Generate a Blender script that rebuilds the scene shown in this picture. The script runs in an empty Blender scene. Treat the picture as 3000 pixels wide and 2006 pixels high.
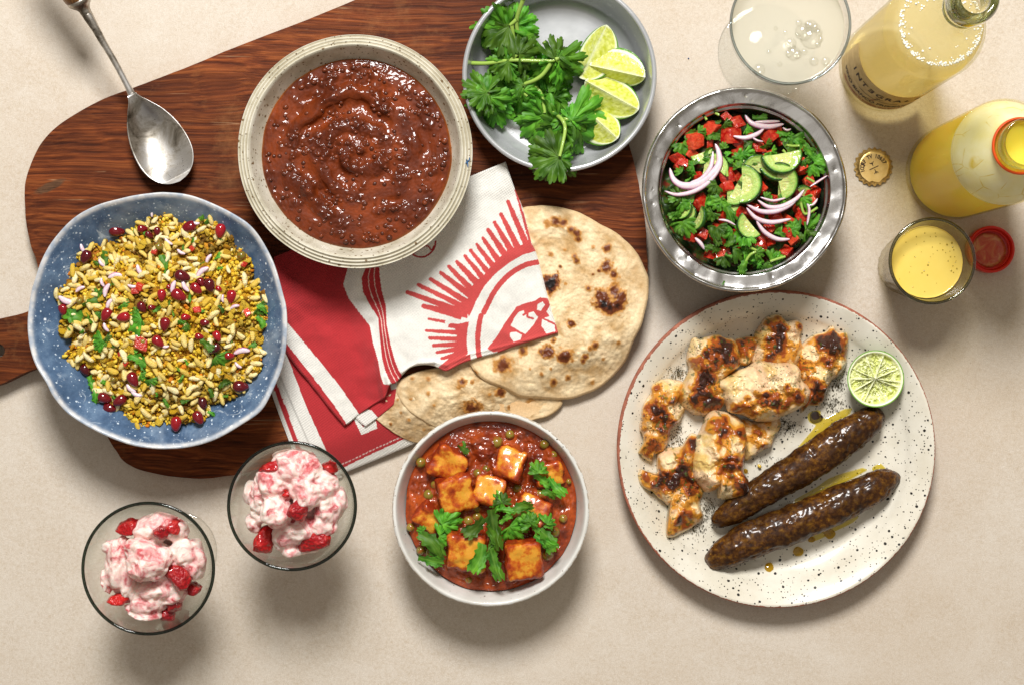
import bpy, bmesh, math, random
import numpy as np
from mathutils import Vector, Matrix, Euler

# ------------------------------------------------------------------ camera, lamps, exposure
SC = bpy.context.scene
COL = SC.collection
CAM_H = 1.5
PXM = 3450.0            # photograph pixels per metre on the table top

cam_d = bpy.data.cameras.new('camera'); cam = bpy.data.objects.new('camera', cam_d); COL.objects.link(cam)
cam.location = (0, 0, CAM_H)
cam_d.sensor_width = 36.0
cam_d.lens = 36.0 * CAM_H / (3000 / PXM)
cam_d.clip_start = 0.05; cam_d.clip_end = 50
SC.camera = cam

world = bpy.data.worlds.new('World'); SC.world = world; world.use_nodes = True
bg = world.node_tree.nodes['Background']
bg.inputs[0].default_value = (1.0, 0.90, 0.76, 1); bg.inputs[1].default_value = 0.27

def area(name, loc, aim, size, power, color, shape='DISK', size_y=None):
    d = bpy.data.lights.new(name, 'AREA'); d.shape = shape; d.size = size
    if size_y: d.size_y = size_y
    d.energy = power; d.color = color
    o = bpy.data.objects.new(name, d); COL.objects.link(o); o.location = loc
    o.rotation_euler = (Vector(aim) - Vector(loc)).to_track_quat('-Z', 'Y').to_euler()
    return o
area('key_softbox', (-0.06, 1.32, 1.85), (0, -0.05, 0), 0.66, 73, (1.0, 0.99, 0.975))
area('overhead_fill', (-0.2, 0.2, 2.7), (-0.2, 0.2, 0), 2.4, 5.5, (1.0, 0.97, 0.93), 'RECTANGLE', 2.4)  # added unseen fill lamp overhead, gives the metal dishes something bright to reflect

SC.view_settings.view_transform = 'Standard'; SC.view_settings.look = 'None'
SC.view_settings.gamma = 1.0; SC.view_settings.exposure = 0.0
SC.view_settings.use_curve_mapping = False
SC.cycles.use_denoising = True
SC.cycles.max_bounces = 14; SC.cycles.transparent_max_bounces = 24
SC.cycles.transmission_bounces = 10; SC.cycles.caustics_reflective = False

rng = np.random.default_rng(7)
random.seed(7)
pi = math.pi

# ------------------------------------------------------------------ placing helpers
def P(px, py, z=0.0):
    """point at height z that stands where photograph pixel (px, py) shows it"""
    k = (CAM_H - z) / CAM_H / PXM
    return np.array([(px - 1500) * k, -(py - 1003) * k, z])
def PX(r, z=0.0): return r * (CAM_H - z) / CAM_H / PXM
def zoomed(ox, oy, s):
    return lambda pts: [(ox + p[0] * s, oy + p[1] * s) + tuple(p[2:]) for p in pts]
def poly3(pts, z): return np.array([P(x, y, z) for x, y in pts])

# ------------------------------------------------------------------ noise in numpy
_perm = np.random.default_rng(11).permutation(256); _perm = np.concatenate([_perm, _perm, _perm])
_grad = np.random.default_rng(12).normal(size=(256, 3)); _grad /= np.linalg.norm(_grad, axis=1)[:, None]
def pnoise(p):
    p = np.asarray(p, float); i = np.floor(p).astype(int); f = p - i; i &= 255
    u = f * f * f * (f * (f * 6 - 15) + 10)
    out = 0
    for dx in (0, 1):
        wx = u[:, 0] if dx else 1 - u[:, 0]
        for dy in (0, 1):
            wy = u[:, 1] if dy else 1 - u[:, 1]
            for dz in (0, 1):
                wz = u[:, 2] if dz else 1 - u[:, 2]
                h = _perm[_perm[_perm[(i[:, 0] + dx) & 255] + ((i[:, 1] + dy) & 255)] + ((i[:, 2] + dz) & 255)]
                g = _grad[h]
                out = out + wx * wy * wz * (g[:, 0] * (f[:, 0] - dx) + g[:, 1] * (f[:, 1] - dy) + g[:, 2] * (f[:, 2] - dz))
    return out * 1.6
def fbm(p, freq, octv=4, seed=0.0, gain=0.5):
    p = np.asarray(p, float) * freq + seed * 17.31; a, s = 1.0, 0
    for k in range(octv):
        s = s + a * pnoise(p); p = p * 2.03 + 5.2; a *= gain
    return s
def worley(p, freq, seed=0):
    """distance to nearest jittered cell point (2-D)"""
    q = np.asarray(p, float)[:, :2] * freq; i = np.floor(q).astype(int); best = np.full(len(q), 9.0)
    r = np.random.default_rng(100 + seed).random((256, 2))
    for dx in (-1, 0, 1):
        for dy in (-1, 0, 1):
            c = i + (dx, dy); h = _perm[_perm[c[:, 0] & 255] + (c[:, 1] & 255)]
            best = np.minimum(best, np.linalg.norm(c + r[h] - q, axis=1))
    return best
def sstep(a, b, x):
    t = np.clip((np.asarray(x, float) - a) / (b - a), 0, 1); return t * t * (3 - 2 * t)
def lerp(a, b, t):
    t = np.asarray(t)[..., None]; return np.asarray(a) * (1 - t) + np.asarray(b) * t
def srgb(r, g, b):
    c = np.array([r, g, b]) / 255.0
    return tuple(np.where(c <= .04045, c / 12.92, ((c + .055) / 1.055) ** 2.4))
def inpoly(pts, poly):
    x, y = pts[:, 0], pts[:, 1]; res = np.zeros(len(pts), bool); n = len(poly); j = n - 1
    for i in range(n):
        xi, yi = poly[i][:2]; xj, yj = poly[j][:2]
        if yi != yj:
            c = ((yi > y) != (yj > y)) & (x < (xj - xi) * (y - yi) / (yj - yi) + xi)
            res ^= c
        j = i
    return res
def catmull(pts, per=8, closed=False):
    pts = np.array(pts, float); n = len(pts); out = []
    for i in range(n if closed else n - 1):
        if closed: a, b, c, d = pts[i - 1], pts[i], pts[(i + 1) % n], pts[(i + 2) % n]
        else: a, b, c, d = pts[max(i - 1, 0)], pts[i], pts[i + 1], pts[min(i + 2, n - 1)]
        for k in range(per):
            t = k / per
            out.append(.5 * ((2 * b) + (-a + c) * t + (2 * a - 5 * b + 4 * c - d) * t * t + (-a + 3 * b - 3 * c + d) * t ** 3))
    if not closed: out.append(pts[-1])
    return np.array(out)
def resample(pts, n):
    pts = np.asarray(pts, float); d = np.concatenate([[0], np.cumsum(np.linalg.norm(np.diff(pts, axis=0), axis=1))])
    t = np.linspace(0, d[-1], n)
    return np.stack([np.interp(t, d, pts[:, k]) for k in range(pts.shape[1])], 1)

# ------------------------------------------------------------------ meshes and objects
def make_mesh(name, V, F, col=None, smooth=True, extra=None):
    me = bpy.data.meshes.new(name)
    V = np.asarray(V, float)
    if isinstance(F, np.ndarray):
        n, k = F.shape
        me.vertices.add(len(V)); me.vertices.foreach_set('co', V.ravel())
        me.loops.add(n * k); me.loops.foreach_set('vertex_index', F.ravel().astype(np.int32))
        me.polygons.add(n); me.polygons.foreach_set('loop_start', np.arange(0, n * k, k, dtype=np.int32))
        me.polygons.foreach_set('loop_total', np.full(n, k, np.int32))
    else:
        me.from_pydata([tuple(v) for v in V], [], [tuple(f) for f in F])
    me.update(calc_edges=True); me.validate()
    if smooth: me.polygons.foreach_set('use_smooth', np.ones(len(me.polygons), bool))
    if col is not None:
        a = me.color_attributes.new('Col', 'FLOAT_COLOR', 'POINT')
        c = np.ones((len(V), 4)); c[:, :3] = col; a.data.foreach_set('color', c.ravel())
    for k, v in (extra or {}).items():
        a = me.attributes.new(k, 'FLOAT', 'POINT'); a.data.foreach_set('value', np.asarray(v, float))
    return me
def tag(o, label=None, cat=None, group=None, kind=None):
    if label: o['label'] = label
    if cat: o['category'] = cat
    if group: o['group'] = group
    if kind: o['kind'] = kind
    return o
def link(name, me, mat=None, parent=None, loc=None, rot=None, scale=None, **tags):
    o = bpy.data.objects.new(name, me); COL.objects.link(o)
    if mat is not None:
        if len(me.materials) == 0: me.materials.append(mat)
    if parent is not None: o.parent = parent
    if loc is not None: o.location = loc
    if rot is not None: o.rotation_euler = rot
    if scale is not None: o.scale = scale if hasattr(scale, '__len__') else (scale,) * 3
    return tag(o, **tags)
def root_of(o):
    v = Vector((0, 0, 0))
    while o is not None: v += o.location; o = o.parent
    return np.array(v)
def mk(name, V, F, mat, parent=None, col=None, smooth=True, extra=None, **tags):
    """mesh object from world-space vertices; its origin is its parent's or its own base"""
    V = np.asarray(V, float)
    if parent is not None:
        return link(name, make_mesh(name, V - root_of(parent), F, col, smooth, extra), mat, parent, **tags)
    org = np.array([V[:, 0].mean(), V[:, 1].mean(), V[:, 2].min()])
    return link(name, make_mesh(name, V - org, F, col, smooth, extra), mat, None, loc=org, **tags)
def thing(name, loc, label, cat, group=None):
    o = bpy.data.objects.new(name, None); COL.objects.link(o); o.location = loc
    o.empty_display_size = .02
    return tag(o, label, cat, group)
def place(name, me, mat, parent, world_loc, rot=(0, 0, 0), scale=1.0, **tags):
    return link(name, me, mat, parent, loc=np.asarray(world_loc) - root_of(parent), rot=rot, scale=scale, **tags)

def grid_faces(nu, nv, wrap_u=False, wrap_v=False, off=0):
    """vertex (i,j) = off + i*nv + j"""
    I = np.arange(nu if wrap_u else nu - 1); J = np.arange(nv if wrap_v else nv - 1)
    i, j = np.meshgrid(I, J, indexing='ij'); i2 = (i + 1) % nu; j2 = (j + 1) % nv
    return np.stack([off + i * nv + j, off + i2 * nv + j, off + i2 * nv + j2, off + i * nv + j2], -1).reshape(-1, 4)
def lathe(prof, segs=96, c=(0, 0, 0), rfun=None, zfun=None, per=1):
    """prof list of (r, z); r==0 ends are closed by tiny rings. Order bottom-outside -> rim -> inside gives outward normals."""
    prof = np.array(prof, float)
    if per > 1: prof = catmull(prof, per)
    prof[:, 0] = np.maximum(prof[:, 0], 1e-5)
    th = np.linspace(0, 2 * pi, segs, endpoint=False)
    R = prof[:, 0][:, None] * np.ones(segs); Z = prof[:, 1][:, None] * np.ones(segs)
    if rfun is not None: R = rfun(R, Z, th[None, :])
    if zfun is not None: Z = zfun(R, Z, th[None, :])
    V = np.stack([c[0] + R * np.cos(th), c[1] + R * np.sin(th), c[2] + Z], -1).reshape(-1, 3)
    F = grid_faces(len(prof), segs, False, True)[:, ::-1]
    return V, F
def tube(path, radii, segs=10, flat=1.0, cap=True):
    path = np.asarray(path, float); n = len(path); radii = np.broadcast_to(np.asarray(radii, float), (n,))
    T = np.gradient(path, axis=0); T /= np.linalg.norm(T, axis=1)[:, None] + 1e-12
    up = np.array([0, 0, 1.0]); V = []
    th = np.linspace(0, 2 * pi, segs, endpoint=False)
    for k in range(n):
        s = np.cross(T[k], up); L = np.linalg.norm(s); s = s / L if L > 1e-6 else np.array([1.0, 0, 0]); b = np.cross(s, T[k])
        V.append(path[k] + radii[k] * (np.cos(th)[:, None] * s + flat * np.sin(th)[:, None] * b))
    V = np.concatenate(V); F = [tuple(f) for f in grid_faces(n, segs, False, True)]
    if cap: F += [tuple(range(segs))[::-1], tuple((n - 1) * segs + k for k in range(segs))]
    return V, F
def polar_outline(pts, center=None, segs=360):
    """sampled closed outline (world xy) as seen from center at even angles: centre, radius(theta)"""
    pts = np.asarray(pts, float)[:, :2]
    c = pts.mean(0) if center is None else np.asarray(center)[:2]
    th = np.linspace(0, 2 * pi, segs, endpoint=False)
    d = pts - c; d2 = np.roll(d, -1, 0); R = np.zeros(segs)
    for a, b in zip(d, d2):
        den = a[0] * b[1] - a[1] * b[0]
        e = b - a
        dirs = np.stack([np.cos(th), np.sin(th)], 1)
        cr = dirs[:, 0] * e[1] - dirs[:, 1] * e[0]
        with np.errstate(divide='ignore', invalid='ignore'):
            t = (a[0] * e[1] - a[1] * e[0]) / cr
            u = (a[0] * dirs[:, 1] - a[1] * dirs[:, 0]) / cr
        ok = np.isfinite(t) & (t > 0) & (u >= -1e-6) & (u <= 1 + 1e-6)
        R[ok] = np.maximum(R[ok], t[ok])
    z = R <= 0
    if z.any(): R[z] = np.interp(th[z], th[~z], R[~z], period=2 * pi)
    return c, th, R
def blob_patch(outline, rings=40, segs=160, center=None):
    """polar grid inside an outline; returns XY (rings+1, segs, 2), t (0 centre .. 1 edge)"""
    c, th, R = polar_outline(outline, center, segs)
    t = np.linspace(0, 1, rings + 1); t[0] = 1e-4
    XY = c + (t[:, None, None] * R[None, :, None]) * np.stack([np.cos(th), np.sin(th)], 1)[None]
    return XY, t, R
def normals_of(V, F):
    a, b, c = V[F[:, 0]], V[F[:, 1]], V[F[:, 2]]; n = np.cross(b - a, c - a); N = np.zeros_like(V)
    for k in range(F.shape[1]): np.add.at(N, F[:, k], n)
    return N / (np.linalg.norm(N, axis=1)[:, None] + 1e-12)
def ico(sub=1):
    bm = bmesh.new(); bmesh.ops.create_icosphere(bm, subdivisions=sub, radius=1)
    V = np.array([v.co[:] for v in bm.verts]); F = np.array([[v.index for v in f.verts] for f in bm.faces]); bm.free()
    return V, F
def rotm(rx, ry, rz): return np.array(Euler((rx, ry, rz)).to_matrix())

# ------------------------------------------------------------------ materials
class Mat:
    def __init__(s, name, base=(.8, .8, .8), rough=.5, **kw):
        s.m = bpy.data.materials.new(name); s.m.use_nodes = True; s.t = s.m.node_tree
        s.p = s.t.nodes['Principled BSDF']; s.out = s.t.nodes['Material Output']
        s.set('Base Color', base); s.set('Roughness', rough)
        if not kw.get('Metallic'): s.set('Specular IOR Level', .22)
        for k, v in kw.items(): s.set(k.replace('_', ' '), v)
        s._oc = None
    def set(s, k, v, node=None):
        sock = (node or s.p).inputs[k]
        if isinstance(v, bpy.types.NodeSocket): s.t.links.new(v, sock)
        elif hasattr(v, '__len__') and len(v) == 3 and sock.type == 'RGBA': sock.default_value = (*v, 1)
        else: sock.default_value = v
    def n(s, typ, ins=None, **props):
        nd = s.t.nodes.new('ShaderNode' + typ)
        for k, v in props.items(): setattr(nd, k, v)
        for k, v in (ins or {}).items(): s.set(k, v, nd)
        return nd
    @property
    def oc(s):
        if s._oc is None: s._oc = s.n('TexCoord').outputs['Object']
        return s._oc
    def mapped(s, rot=(0, 0, 0), scale=(1, 1, 1), loc=(0, 0, 0), vec=None):
        return s.n('Mapping', {'Vector': vec or s.oc, 'Rotation': rot, 'Scale': scale, 'Location': loc}).outputs[0]
    def noise(s, scale, detail=4, rough=.55, vec=None, dist=0.0, col=False):
        nd = s.n('TexNoise', {'Vector': vec or s.oc, 'Scale': scale, 'Detail': detail, 'Roughness': rough, 'Distortion': dist})
        return nd.outputs['Color' if col else 'Fac']
    def vor(s, scale, vec=None, feature='F1', rnd=1.0, out='Distance'):
        return s.n('TexVoronoi', {'Vector': vec or s.oc, 'Scale': scale, 'Randomness': rnd}, feature=feature).outputs[out]
    def ramp(s, fac, stops, interp='LINEAR'):
        nd = s.n('ValToRGB', {'Fac': fac}); r = nd.color_ramp; r.interpolation = interp
        while len(r.elements) < len(stops): r.elements.new(.5)
        for e, (p, c) in zip(r.elements, stops):
            e.position = p; e.color = (*c, 1) if hasattr(c, '__len__') else (c, c, c, 1)
        return nd.outputs['Color']
    def mix(s, fac, a, b, mode='MIX'):
        nd = s.n('Mix', data_type='RGBA', blend_type=mode)
        s.set(0, fac, nd); s.set(6, a, nd); s.set(7, b, nd); return nd.outputs[2]
    def math(s, op, a, b=0.0, clamp=False):
        nd = s.n('Math', operation=op, use_clamp=clamp); s.set(0, a, nd); s.set(1, b, nd); return nd.outputs[0]
    def attr(s, name='Col', out='Color'): return s.n('Attribute', attribute_name=name).outputs[out]
    def rand(s): return s.n('ObjectInfo').outputs['Random']
    def bump(s, h, strength=.3, dist=.001, normal=None):
        ins = {'Height': h, 'Strength': strength, 'Distance': dist}
        if normal is not None: ins['Normal'] = normal
        return s.n('Bump', ins).outputs[0]
    def nrm(s, b): s.set('Normal', b); return s
def glassy(name, tint=(.97, .98, .97), edge=(.30, .36, .32), power=2.2, gloss=1.0, body=None, body_fac=0.0, ior=1.5):
    """thin-walled clear glass: straight transmission, tinted by its longer path at grazing angles, plus Fresnel gloss"""
    M = Mat(name); t = M.t
    lw = M.n('LayerWeight', {'Blend': .5}).outputs['Facing']
    f = M.math('POWER', lw, power)
    c = M.mix(f, tint, edge)
    tr = M.n('BsdfTransparent', {'Color': c}).outputs[0]
    surf = tr
    if body is not None:
        df = M.n('BsdfDiffuse', {'Color': body}).outputs[0]
        tl = M.n('BsdfTranslucent', {'Color': body}).outputs[0]
        dt = M.n('MixShader', {0: .45}); M.set(1, df, dt); M.set(2, tl, dt)
        mx = M.n('MixShader', {0: body_fac}); M.set(1, tr, mx); M.set(2, dt.outputs[0], mx); surf = mx.outputs[0]
    f0 = ((ior - 1) / (ior + 1)) ** 2
    fr = M.math('ADD', M.math('MULTIPLY', M.math('POWER', lw, 5.0), 1 - f0), f0)
    gl = M.n('BsdfGlossy', {'Color': (1, 1, 1), 'Roughness': .03}).outputs[0]
    mx = M.n('MixShader'); M.set(0, M.math('MULTIPLY', fr, gloss, True), mx); M.set(1, surf, mx); M.set(2, gl, mx)
    t.links.new(mx.outputs[0], M.out.inputs['Surface'])
    return M.m
# ------------------------------------------------------------------ table top
M = Mat('beige_table', rough=.62)
n1 = M.noise(2.2, 4, .6); n2 = M.noise(420, 3, .7); n3 = M.noise(1100, 2, .6); n4 = M.noise(14, 5, .65, dist=.6)
c = M.ramp(n2, [(.22, (.48, .39, .285)), (.45, (.56, .485, .395)), (.62, (.60, .53, .445)), (.8, (.64, .585, .51))])
c = M.mix(M.math('MULTIPLY', M.ramp(n4, [(.42, 0), (.66, 1)]), .42), c, (.66, .605, .53))
c = M.mix(M.math('MULTIPLY', M.ramp(M.noise(4, 6, .72), [(.46, 0), (.72, 1)]), .42), c, (.49, .38, .265))
sp = M.ramp(M.vor(70), [(.0, 1), (.06, 0)])
sp = M.math('MULTIPLY', sp, M.ramp(M.noise(30, 2), [(.62, 0), (.66, 1)]))
c = M.mix(M.math('MULTIPLY', sp, .6), c, (.22, .15, .10))
c = M.mix(.5, c, M.ramp(n3, [(.3, (.75, .73, .70)), (.7, (1.2, 1.2, 1.2))]), 'MULTIPLY')
M.set('Base Color', c); M.set('Roughness', M.ramp(n4, [(.3, .52), (.7, .72)]))
M.nrm(M.bump(M.mix(.5, n2, n3), .25, .0006))
V = [(-3, -3, 0), (3, -3, 0), (3, 3, 0), (-3, 3, 0), (-3, -3, -.03), (3, -3, -.03), (3, 3, -.03), (-3, 3, -.03)]
F = [(0, 1, 2, 3), (4, 7, 6, 5), (0, 4, 5, 1), (1, 5, 6, 2), (2, 6, 7, 3), (3, 7, 4, 0)]
mk('table_top', V, F, M.m, smooth=False, kind='structure', label='pale beige speckled stone table top')

# ------------------------------------------------------------------ chopping board
BZ = .018
M = Mat('old_dark_wood', rough=.5); M.set('Specular IOR Level', .10)
ga = math.radians(-16)
wv = M.n('VectorMath', operation='ADD'); M.set(0, M.oc, wv)
M.set(1, M.n('VectorMath', {0: M.noise(5, 3, .5, col=True), 'Scale': .035}, operation='SCALE').outputs[0], wv)
def along(sy, sx=1): return M.mapped(rot=(0, 0, ga), scale=(sx, sy, sy), vec=wv.outputs[0])
ring = M.noise(8, 3, .6, vec=along(52, .6)); ring2 = M.noise(9, 2, .5, vec=along(9, .5))
fib = M.noise(24, 6, .75, vec=along(44, 1.5))
c = M.ramp(ring, [(.32, (.058, .0130, .0038)), (.44, (.112, .0265, .0070)), (.54, (.170, .043, .0105)), (.68, (.26, .075, .018))])
c = M.mix(.8, c, M.ramp(ring2, [(.3, (.55, .50, .48)), (.55, (1, .97, .94)), (.75, (1.3, 1.2, 1.1))]), 'MULTIPLY')
c = M.mix(.7, c, M.ramp(fib, [(.3, (.48, .42, .40)), (.5, (.95, .92, .9)), (.7, (1.5, 1.4, 1.3))]), 'MULTIPLY')
big = M.noise(5.5, 4, .6)
c = M.mix(M.math('MULTIPLY', M.ramp(big, [(.45, 0), (.68, 1)]), .6), c, (.030, .009, .004))
c = M.mix(M.math('MULTIPLY', M.ramp(M.noise(11, 6, .75), [(.56, 0), (.70, 1)]), .30), c, (.38, .16, .055))
def scratches(rot, sc, lo):
    s = M.noise(90, 2, .5, vec=M.mapped(rot=(0, 0, math.radians(rot)), scale=(.05, 2.2, 1)))
    a = M.ramp(s, [(lo, 0), (lo + .015, 1), (lo + .03, 0)])
    return M.math('MULTIPLY', a, M.ramp(M.noise(sc, 3, .6), [(.52, 0), (.6, 1)]))
sc = M.math('MAXIMUM', M.math('MAXIMUM', scratches(68, 22, .70), scratches(-50, 17, .71)), scratches(25, 19, .70))
c = M.mix(M.math('MULTIPLY', sc, .6), c, (.50, .30, .16))
# old gouge near the rounded corner and darkened, knocked edges
gx, gy, _ = P(145, 548, BZ)
gm_ = M.mapped(rot=(0, 0, math.radians(-24)), scale=(1, 1, 1), loc=(0, 0, 0), vec=M.n('VectorMath', {0: M.oc, 1: (gx, gy, BZ)}, operation='SUBTRACT').outputs[0])
gd = M.n('VectorMath', {0: M.n('VectorMath', {0: gm_, 1: (64, 230, 0)}, operation='MULTIPLY').outputs[0]}, operation='LENGTH').outputs['Value']
gouge = M.ramp(M.math('ADD', gd, M.math('MULTIPLY', M.math('SUBTRACT', M.noise(120, 3), .5), .5)), [(.7, 1), (1, 0)])
c = M.mix(gouge, c, M.ramp(M.noise(60, 4, .7, vec=along(20)), [(.3, (.02, .008, .004)), (.7, (.16, .075, .035))]))
M.set('Base Color', c)
M.set('Roughness', M.ramp(fib, [(.3, .62), (.7, .42)]))
hgt = M.mix(.5, ring, fib)
M.nrm(M.bump(gouge, -.9, .003, M.bump(sc, -.4, .0006, M.bump(hgt, .55, .0009))))
wood_m = M.m

out = [(900, 58), (714, 129), (580, 185), (491, 219), (379, 263), (286, 299), (183, 359), (125, 415), (90, 482), (74, 536), (72, 590), (76, 650), (88, 713),
       (108, 770), (120, 830), (110, 880), (79, 914), (0, 934), (-70, 952), (-120, 990), (-130, 1050), (-105, 1110), (-60, 1136), (0, 1124), (94, 1083), (160, 1080), (225, 1130), (285, 1220),
       (322, 1293), (343, 1325), (363, 1350), (412, 1374), (477, 1391), (567, 1401), (649, 1397), (720, 1383), (800, 1356), (1000, 1281), (1300, 1166), (1600, 1050),
       (1790, 977), (1860, 940), (1890, 885), (1898, 800), (1896, 730), (1892, 670), (1880, 580), (1862, 490), (1845, 427), (1790, 280), (1700, 50), (1610, -170), (1570, -215), (1500, -190), (1200, -66)]
o3 = catmull([P(x, y, BZ) for x, y in out], 5, True)
o3[:, :2] += (fbm(o3, 40, 3, 1) * .0007)[:, None]
bm = bmesh.new()
hc = P(-6, 1027, BZ); hole = [bm.verts.new((hc[0] + .0058 * math.cos(a), hc[1] + .0058 * math.sin(a), BZ)) for a in np.linspace(0, 2 * pi, 28, endpoint=False)]
rim = [bm.verts.new(p) for p in o3]
ed = [bm.edges.new((L[i], L[(i + 1) % len(L)])) for L in (hole, rim) for i in range(len(L))]
bmesh.ops.triangle_fill(bm, use_beauty=True, edges=ed)
# fill may also close the hole: drop faces wholly made of hole verts
hs = set(hole); bmesh.ops.delete(bm, geom=[f for f in bm.faces if all(v in hs for v in f.verts)], context='FACES_ONLY')
bmesh.ops.recalc_face_normals(bm, faces=bm.faces)
if sum(f.normal.z for f in bm.faces) < 0: bmesh.ops.reverse_faces(bm, faces=bm.faces)
ret = bmesh.ops.extrude_face_region(bm, geom=list(bm.faces))
bmesh.ops.translate(bm, verts=[v for v in ret['geom'] if isinstance(v, bmesh.types.BMVert)], vec=(0, 0, 0))
top = [f for f in bm.faces if f.normal.z > .5]
tv = {v for g in ret['geom'] if isinstance(g, bmesh.types.BMVert) for v in [g]}
for v in bm.verts:
    if v not in tv: v.co.z = .0005
bmesh.ops.recalc_face_normals(bm, faces=bm.faces)
me = bpy.data.meshes.new('chopping_board'); bm.to_mesh(me); bm.free()
board = link('chopping_board', me, wood_m, label='large dark brown wooden chopping board with short holed handle', cat='chopping board')
bv = board.modifiers.new('soft_edges', 'BEVEL'); bv.width = .0024; bv.segments = 3; bv.limit_method = 'ANGLE'; bv.angle_limit = math.radians(50)
# bottom edge line of the board, used to drape cloth and bread over it
_e0, _e1 = P(720, 1383, BZ)[:2], P(1790, 977, BZ)[:2]
_en = np.array([-(_e1 - _e0)[1], (_e1 - _e0)[0]]); _en /= np.linalg.norm(_en)
def drape(xy, lo=.0012):
    d = (np.asarray(xy)[..., :2] - _e0) @ _en
    return lo + (BZ + .0012 - lo) * (1 - sstep(-.003, .042, -d))
# ------------------------------------------------------------------ glazes
def speckle(M, base, specks, seed=(0, 0, 0)):
    """specks: list of (scale, radius, keep, colour)"""
    c = base
    for i, (sc, rad, keep, colr) in enumerate(specks):
        v = M.mapped(loc=(i * 3.7 + seed[0], i * 1.3, .5 * i))
        d = M.vor(sc, v)
        k = M.n('TexVoronoi', {'Vector': v, 'Scale': sc}, feature='F1').outputs['Color']
        sep = M.n('SeparateColor', {0: k}).outputs
        on = M.math('LESS_THAN', sep[0], keep)
        size = M.math('MULTIPLY', M.math('ADD', sep[1], .25), rad)
        f = M.math('MULTIPLY', M.math('LESS_THAN', M.math('ADD', d, M.math('MULTIPLY', M.math('SUBTRACT', M.noise(sc * 3, 2), .5), rad * .8)), size), on)
        c = M.mix(f, c, colr)
    return c

# ------------------------------------------------------------------ lentil bowl (stoneware with ridged rim)
M = Mat('oatmeal_stoneware', rough=.42, Coat_Weight=.25, Coat_Roughness=.25)
c = M.ramp(M.noise(60, 5, .65), [(.3, (.42, .38, .28)), (.5, (.56, .52, .41)), (.7, (.66, .62, .52))])
c = M.mix(M.attr('groove', 'Fac'), c, (.30, .25, .15))
c = speckle(M, c, [(230, .24, .42, (.17, .11, .05)), (420, .26, .35, (.12, .075, .035))])
M.set('Base Color', c); M.nrm(M.bump(M.noise(500, 2), .25, .0004))
dal_c = P(1039, 443, .080)[:2]
prof = [(0, .0005), (.046, .0005), (.05, .003), (.060, .012), (.074, .030), (.084, .045), (.0895, .0535), (.0935, .0570)]
n0 = len(prof); G = []
# ridged flange: from outer lip up to the inner edge
for k, t in enumerate(np.linspace(0, 1, 25)):
    r = .0943 - t * .0088; z = .0585 + t * .0035 + .0007 * math.cos(t * 2 * pi * 3.3)
    prof.append((r, z))
prof += [(.0848, .0612), (.0838, .0585), (.0815, .052), (.078, .0440), (.070, .032), (.055, .020), (.03, .012), (0, .0105)]
gr = [0] * len(prof)
for k, t in enumerate(np.linspace(0, 1, 25)): gr[n0 + k] = max(0, -math.cos(t * 2 * pi * 3.3)) * .75
V, F = lathe(prof, 180, (*dal_c, BZ), rfun=lambda R, Z, th: R * (1 + .004 * np.cos(2 * th + 1) + .002 * np.cos(5 * th)))
V[:, 2] += fbm(V, 30, 2, 3) * .0004
bowl = thing('stoneware_bowl', (*dal_c, BZ), 'oatmeal speckled stoneware bowl with ridged rim holding brown lentils', 'bowl')
mk('bowl_body', V, F, M.m, bowl, extra={'groove': np.repeat(gr, 180)})
Mb = Mat('blue_glaze_mark', (.03, .10, .22), .35)
pts = []
for (sx, sy, ex, ey, w) in [(1366, 468, 1371, 490, 2.2), (1372, 470, 1360, 482, 1.8), (1376, 462, 1372, 474, 2.0)]:
    a, b = P(sx, sy, .0792), P(ex, ey, .0792)
    pts.append(tube([a, (a + b) / 2 + (0.0004, 0, .0003), b], [PX(w * .6), PX(w), PX(w * .5)], 6, .35))
V = np.concatenate([p[0] for p in pts]); F = []; o = 0
for v, f in pts: F += [tuple(i + o for i in q) for q in f]; o += len(v)
mk('glaze_mark', V, F, Mb.m, bowl, label='small blue glaze mark on the rim')

# ------------------------------------------------------------------ blue bowl with wavy rim
M = Mat('blue_speckled_glaze', rough=.36, Coat_Weight=.2, Coat_Roughness=.15)
c = M.ramp(M.noise(45, 6, .7), [(.3, (.030, .060, .115)), (.5, (.065, .115, .20)), (.7, (.14, .215, .32))])
c = M.mix(M.math('MULTIPLY', M.ramp(M.noise(14, 4, .6, dist=1.5), [(.55, 0), (.72, 1)]), .45), c, (.42, .50, .58))
c = M.mix(M.math('MULTIPLY', M.ramp(M.noise(38, 5, .7, dist=3.0), [(.60, 0), (.68, 1)]), .5), c, (.55, .62, .68))
c = speckle(M, c, [(330, .26, .32, (.50, .58, .66)), (150, .17, .14, (.70, .75, .80)), (520, .24, .3, (.34, .42, .52))])
c = M.mix(M.attr('rimw', 'Fac'), c, M.ramp(M.noise(90, 3, .6), [(.35, (.36, .42, .50)), (.6, (.68, .66, .63))]))
M.set('Base Color', c); M.nrm(M.bump(M.noise(300, 3), .2, .0004))
rim_px = zoomed(50, 540, .523)([(830, 48), (960, 60), (1100, 110), (1250, 190), (1330, 260), (1400, 370), (1450, 480), (1490, 620), (1508, 700), (1513, 850), (1490, 1000), (1440, 1130),
    (1370, 1260), (1260, 1340), (1120, 1420), (980, 1465), (830, 1480), (680, 1465), (560, 1430), (420, 1365), (290, 1285), (210, 1190), (170, 1110), (100, 1000), (65, 880), (55, 750), (70, 620),
    (100, 530), (150, 400), (210, 300), (320, 190), (450, 120), (600, 80), (740, 55)])
BR = .076
o3 = catmull([P(x, y, BR)[:2] for x, y in rim_px], 6, True)
blue_c, th, Rr = polar_outline(o3, None, 240)
Rm = Rr.mean()
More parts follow.
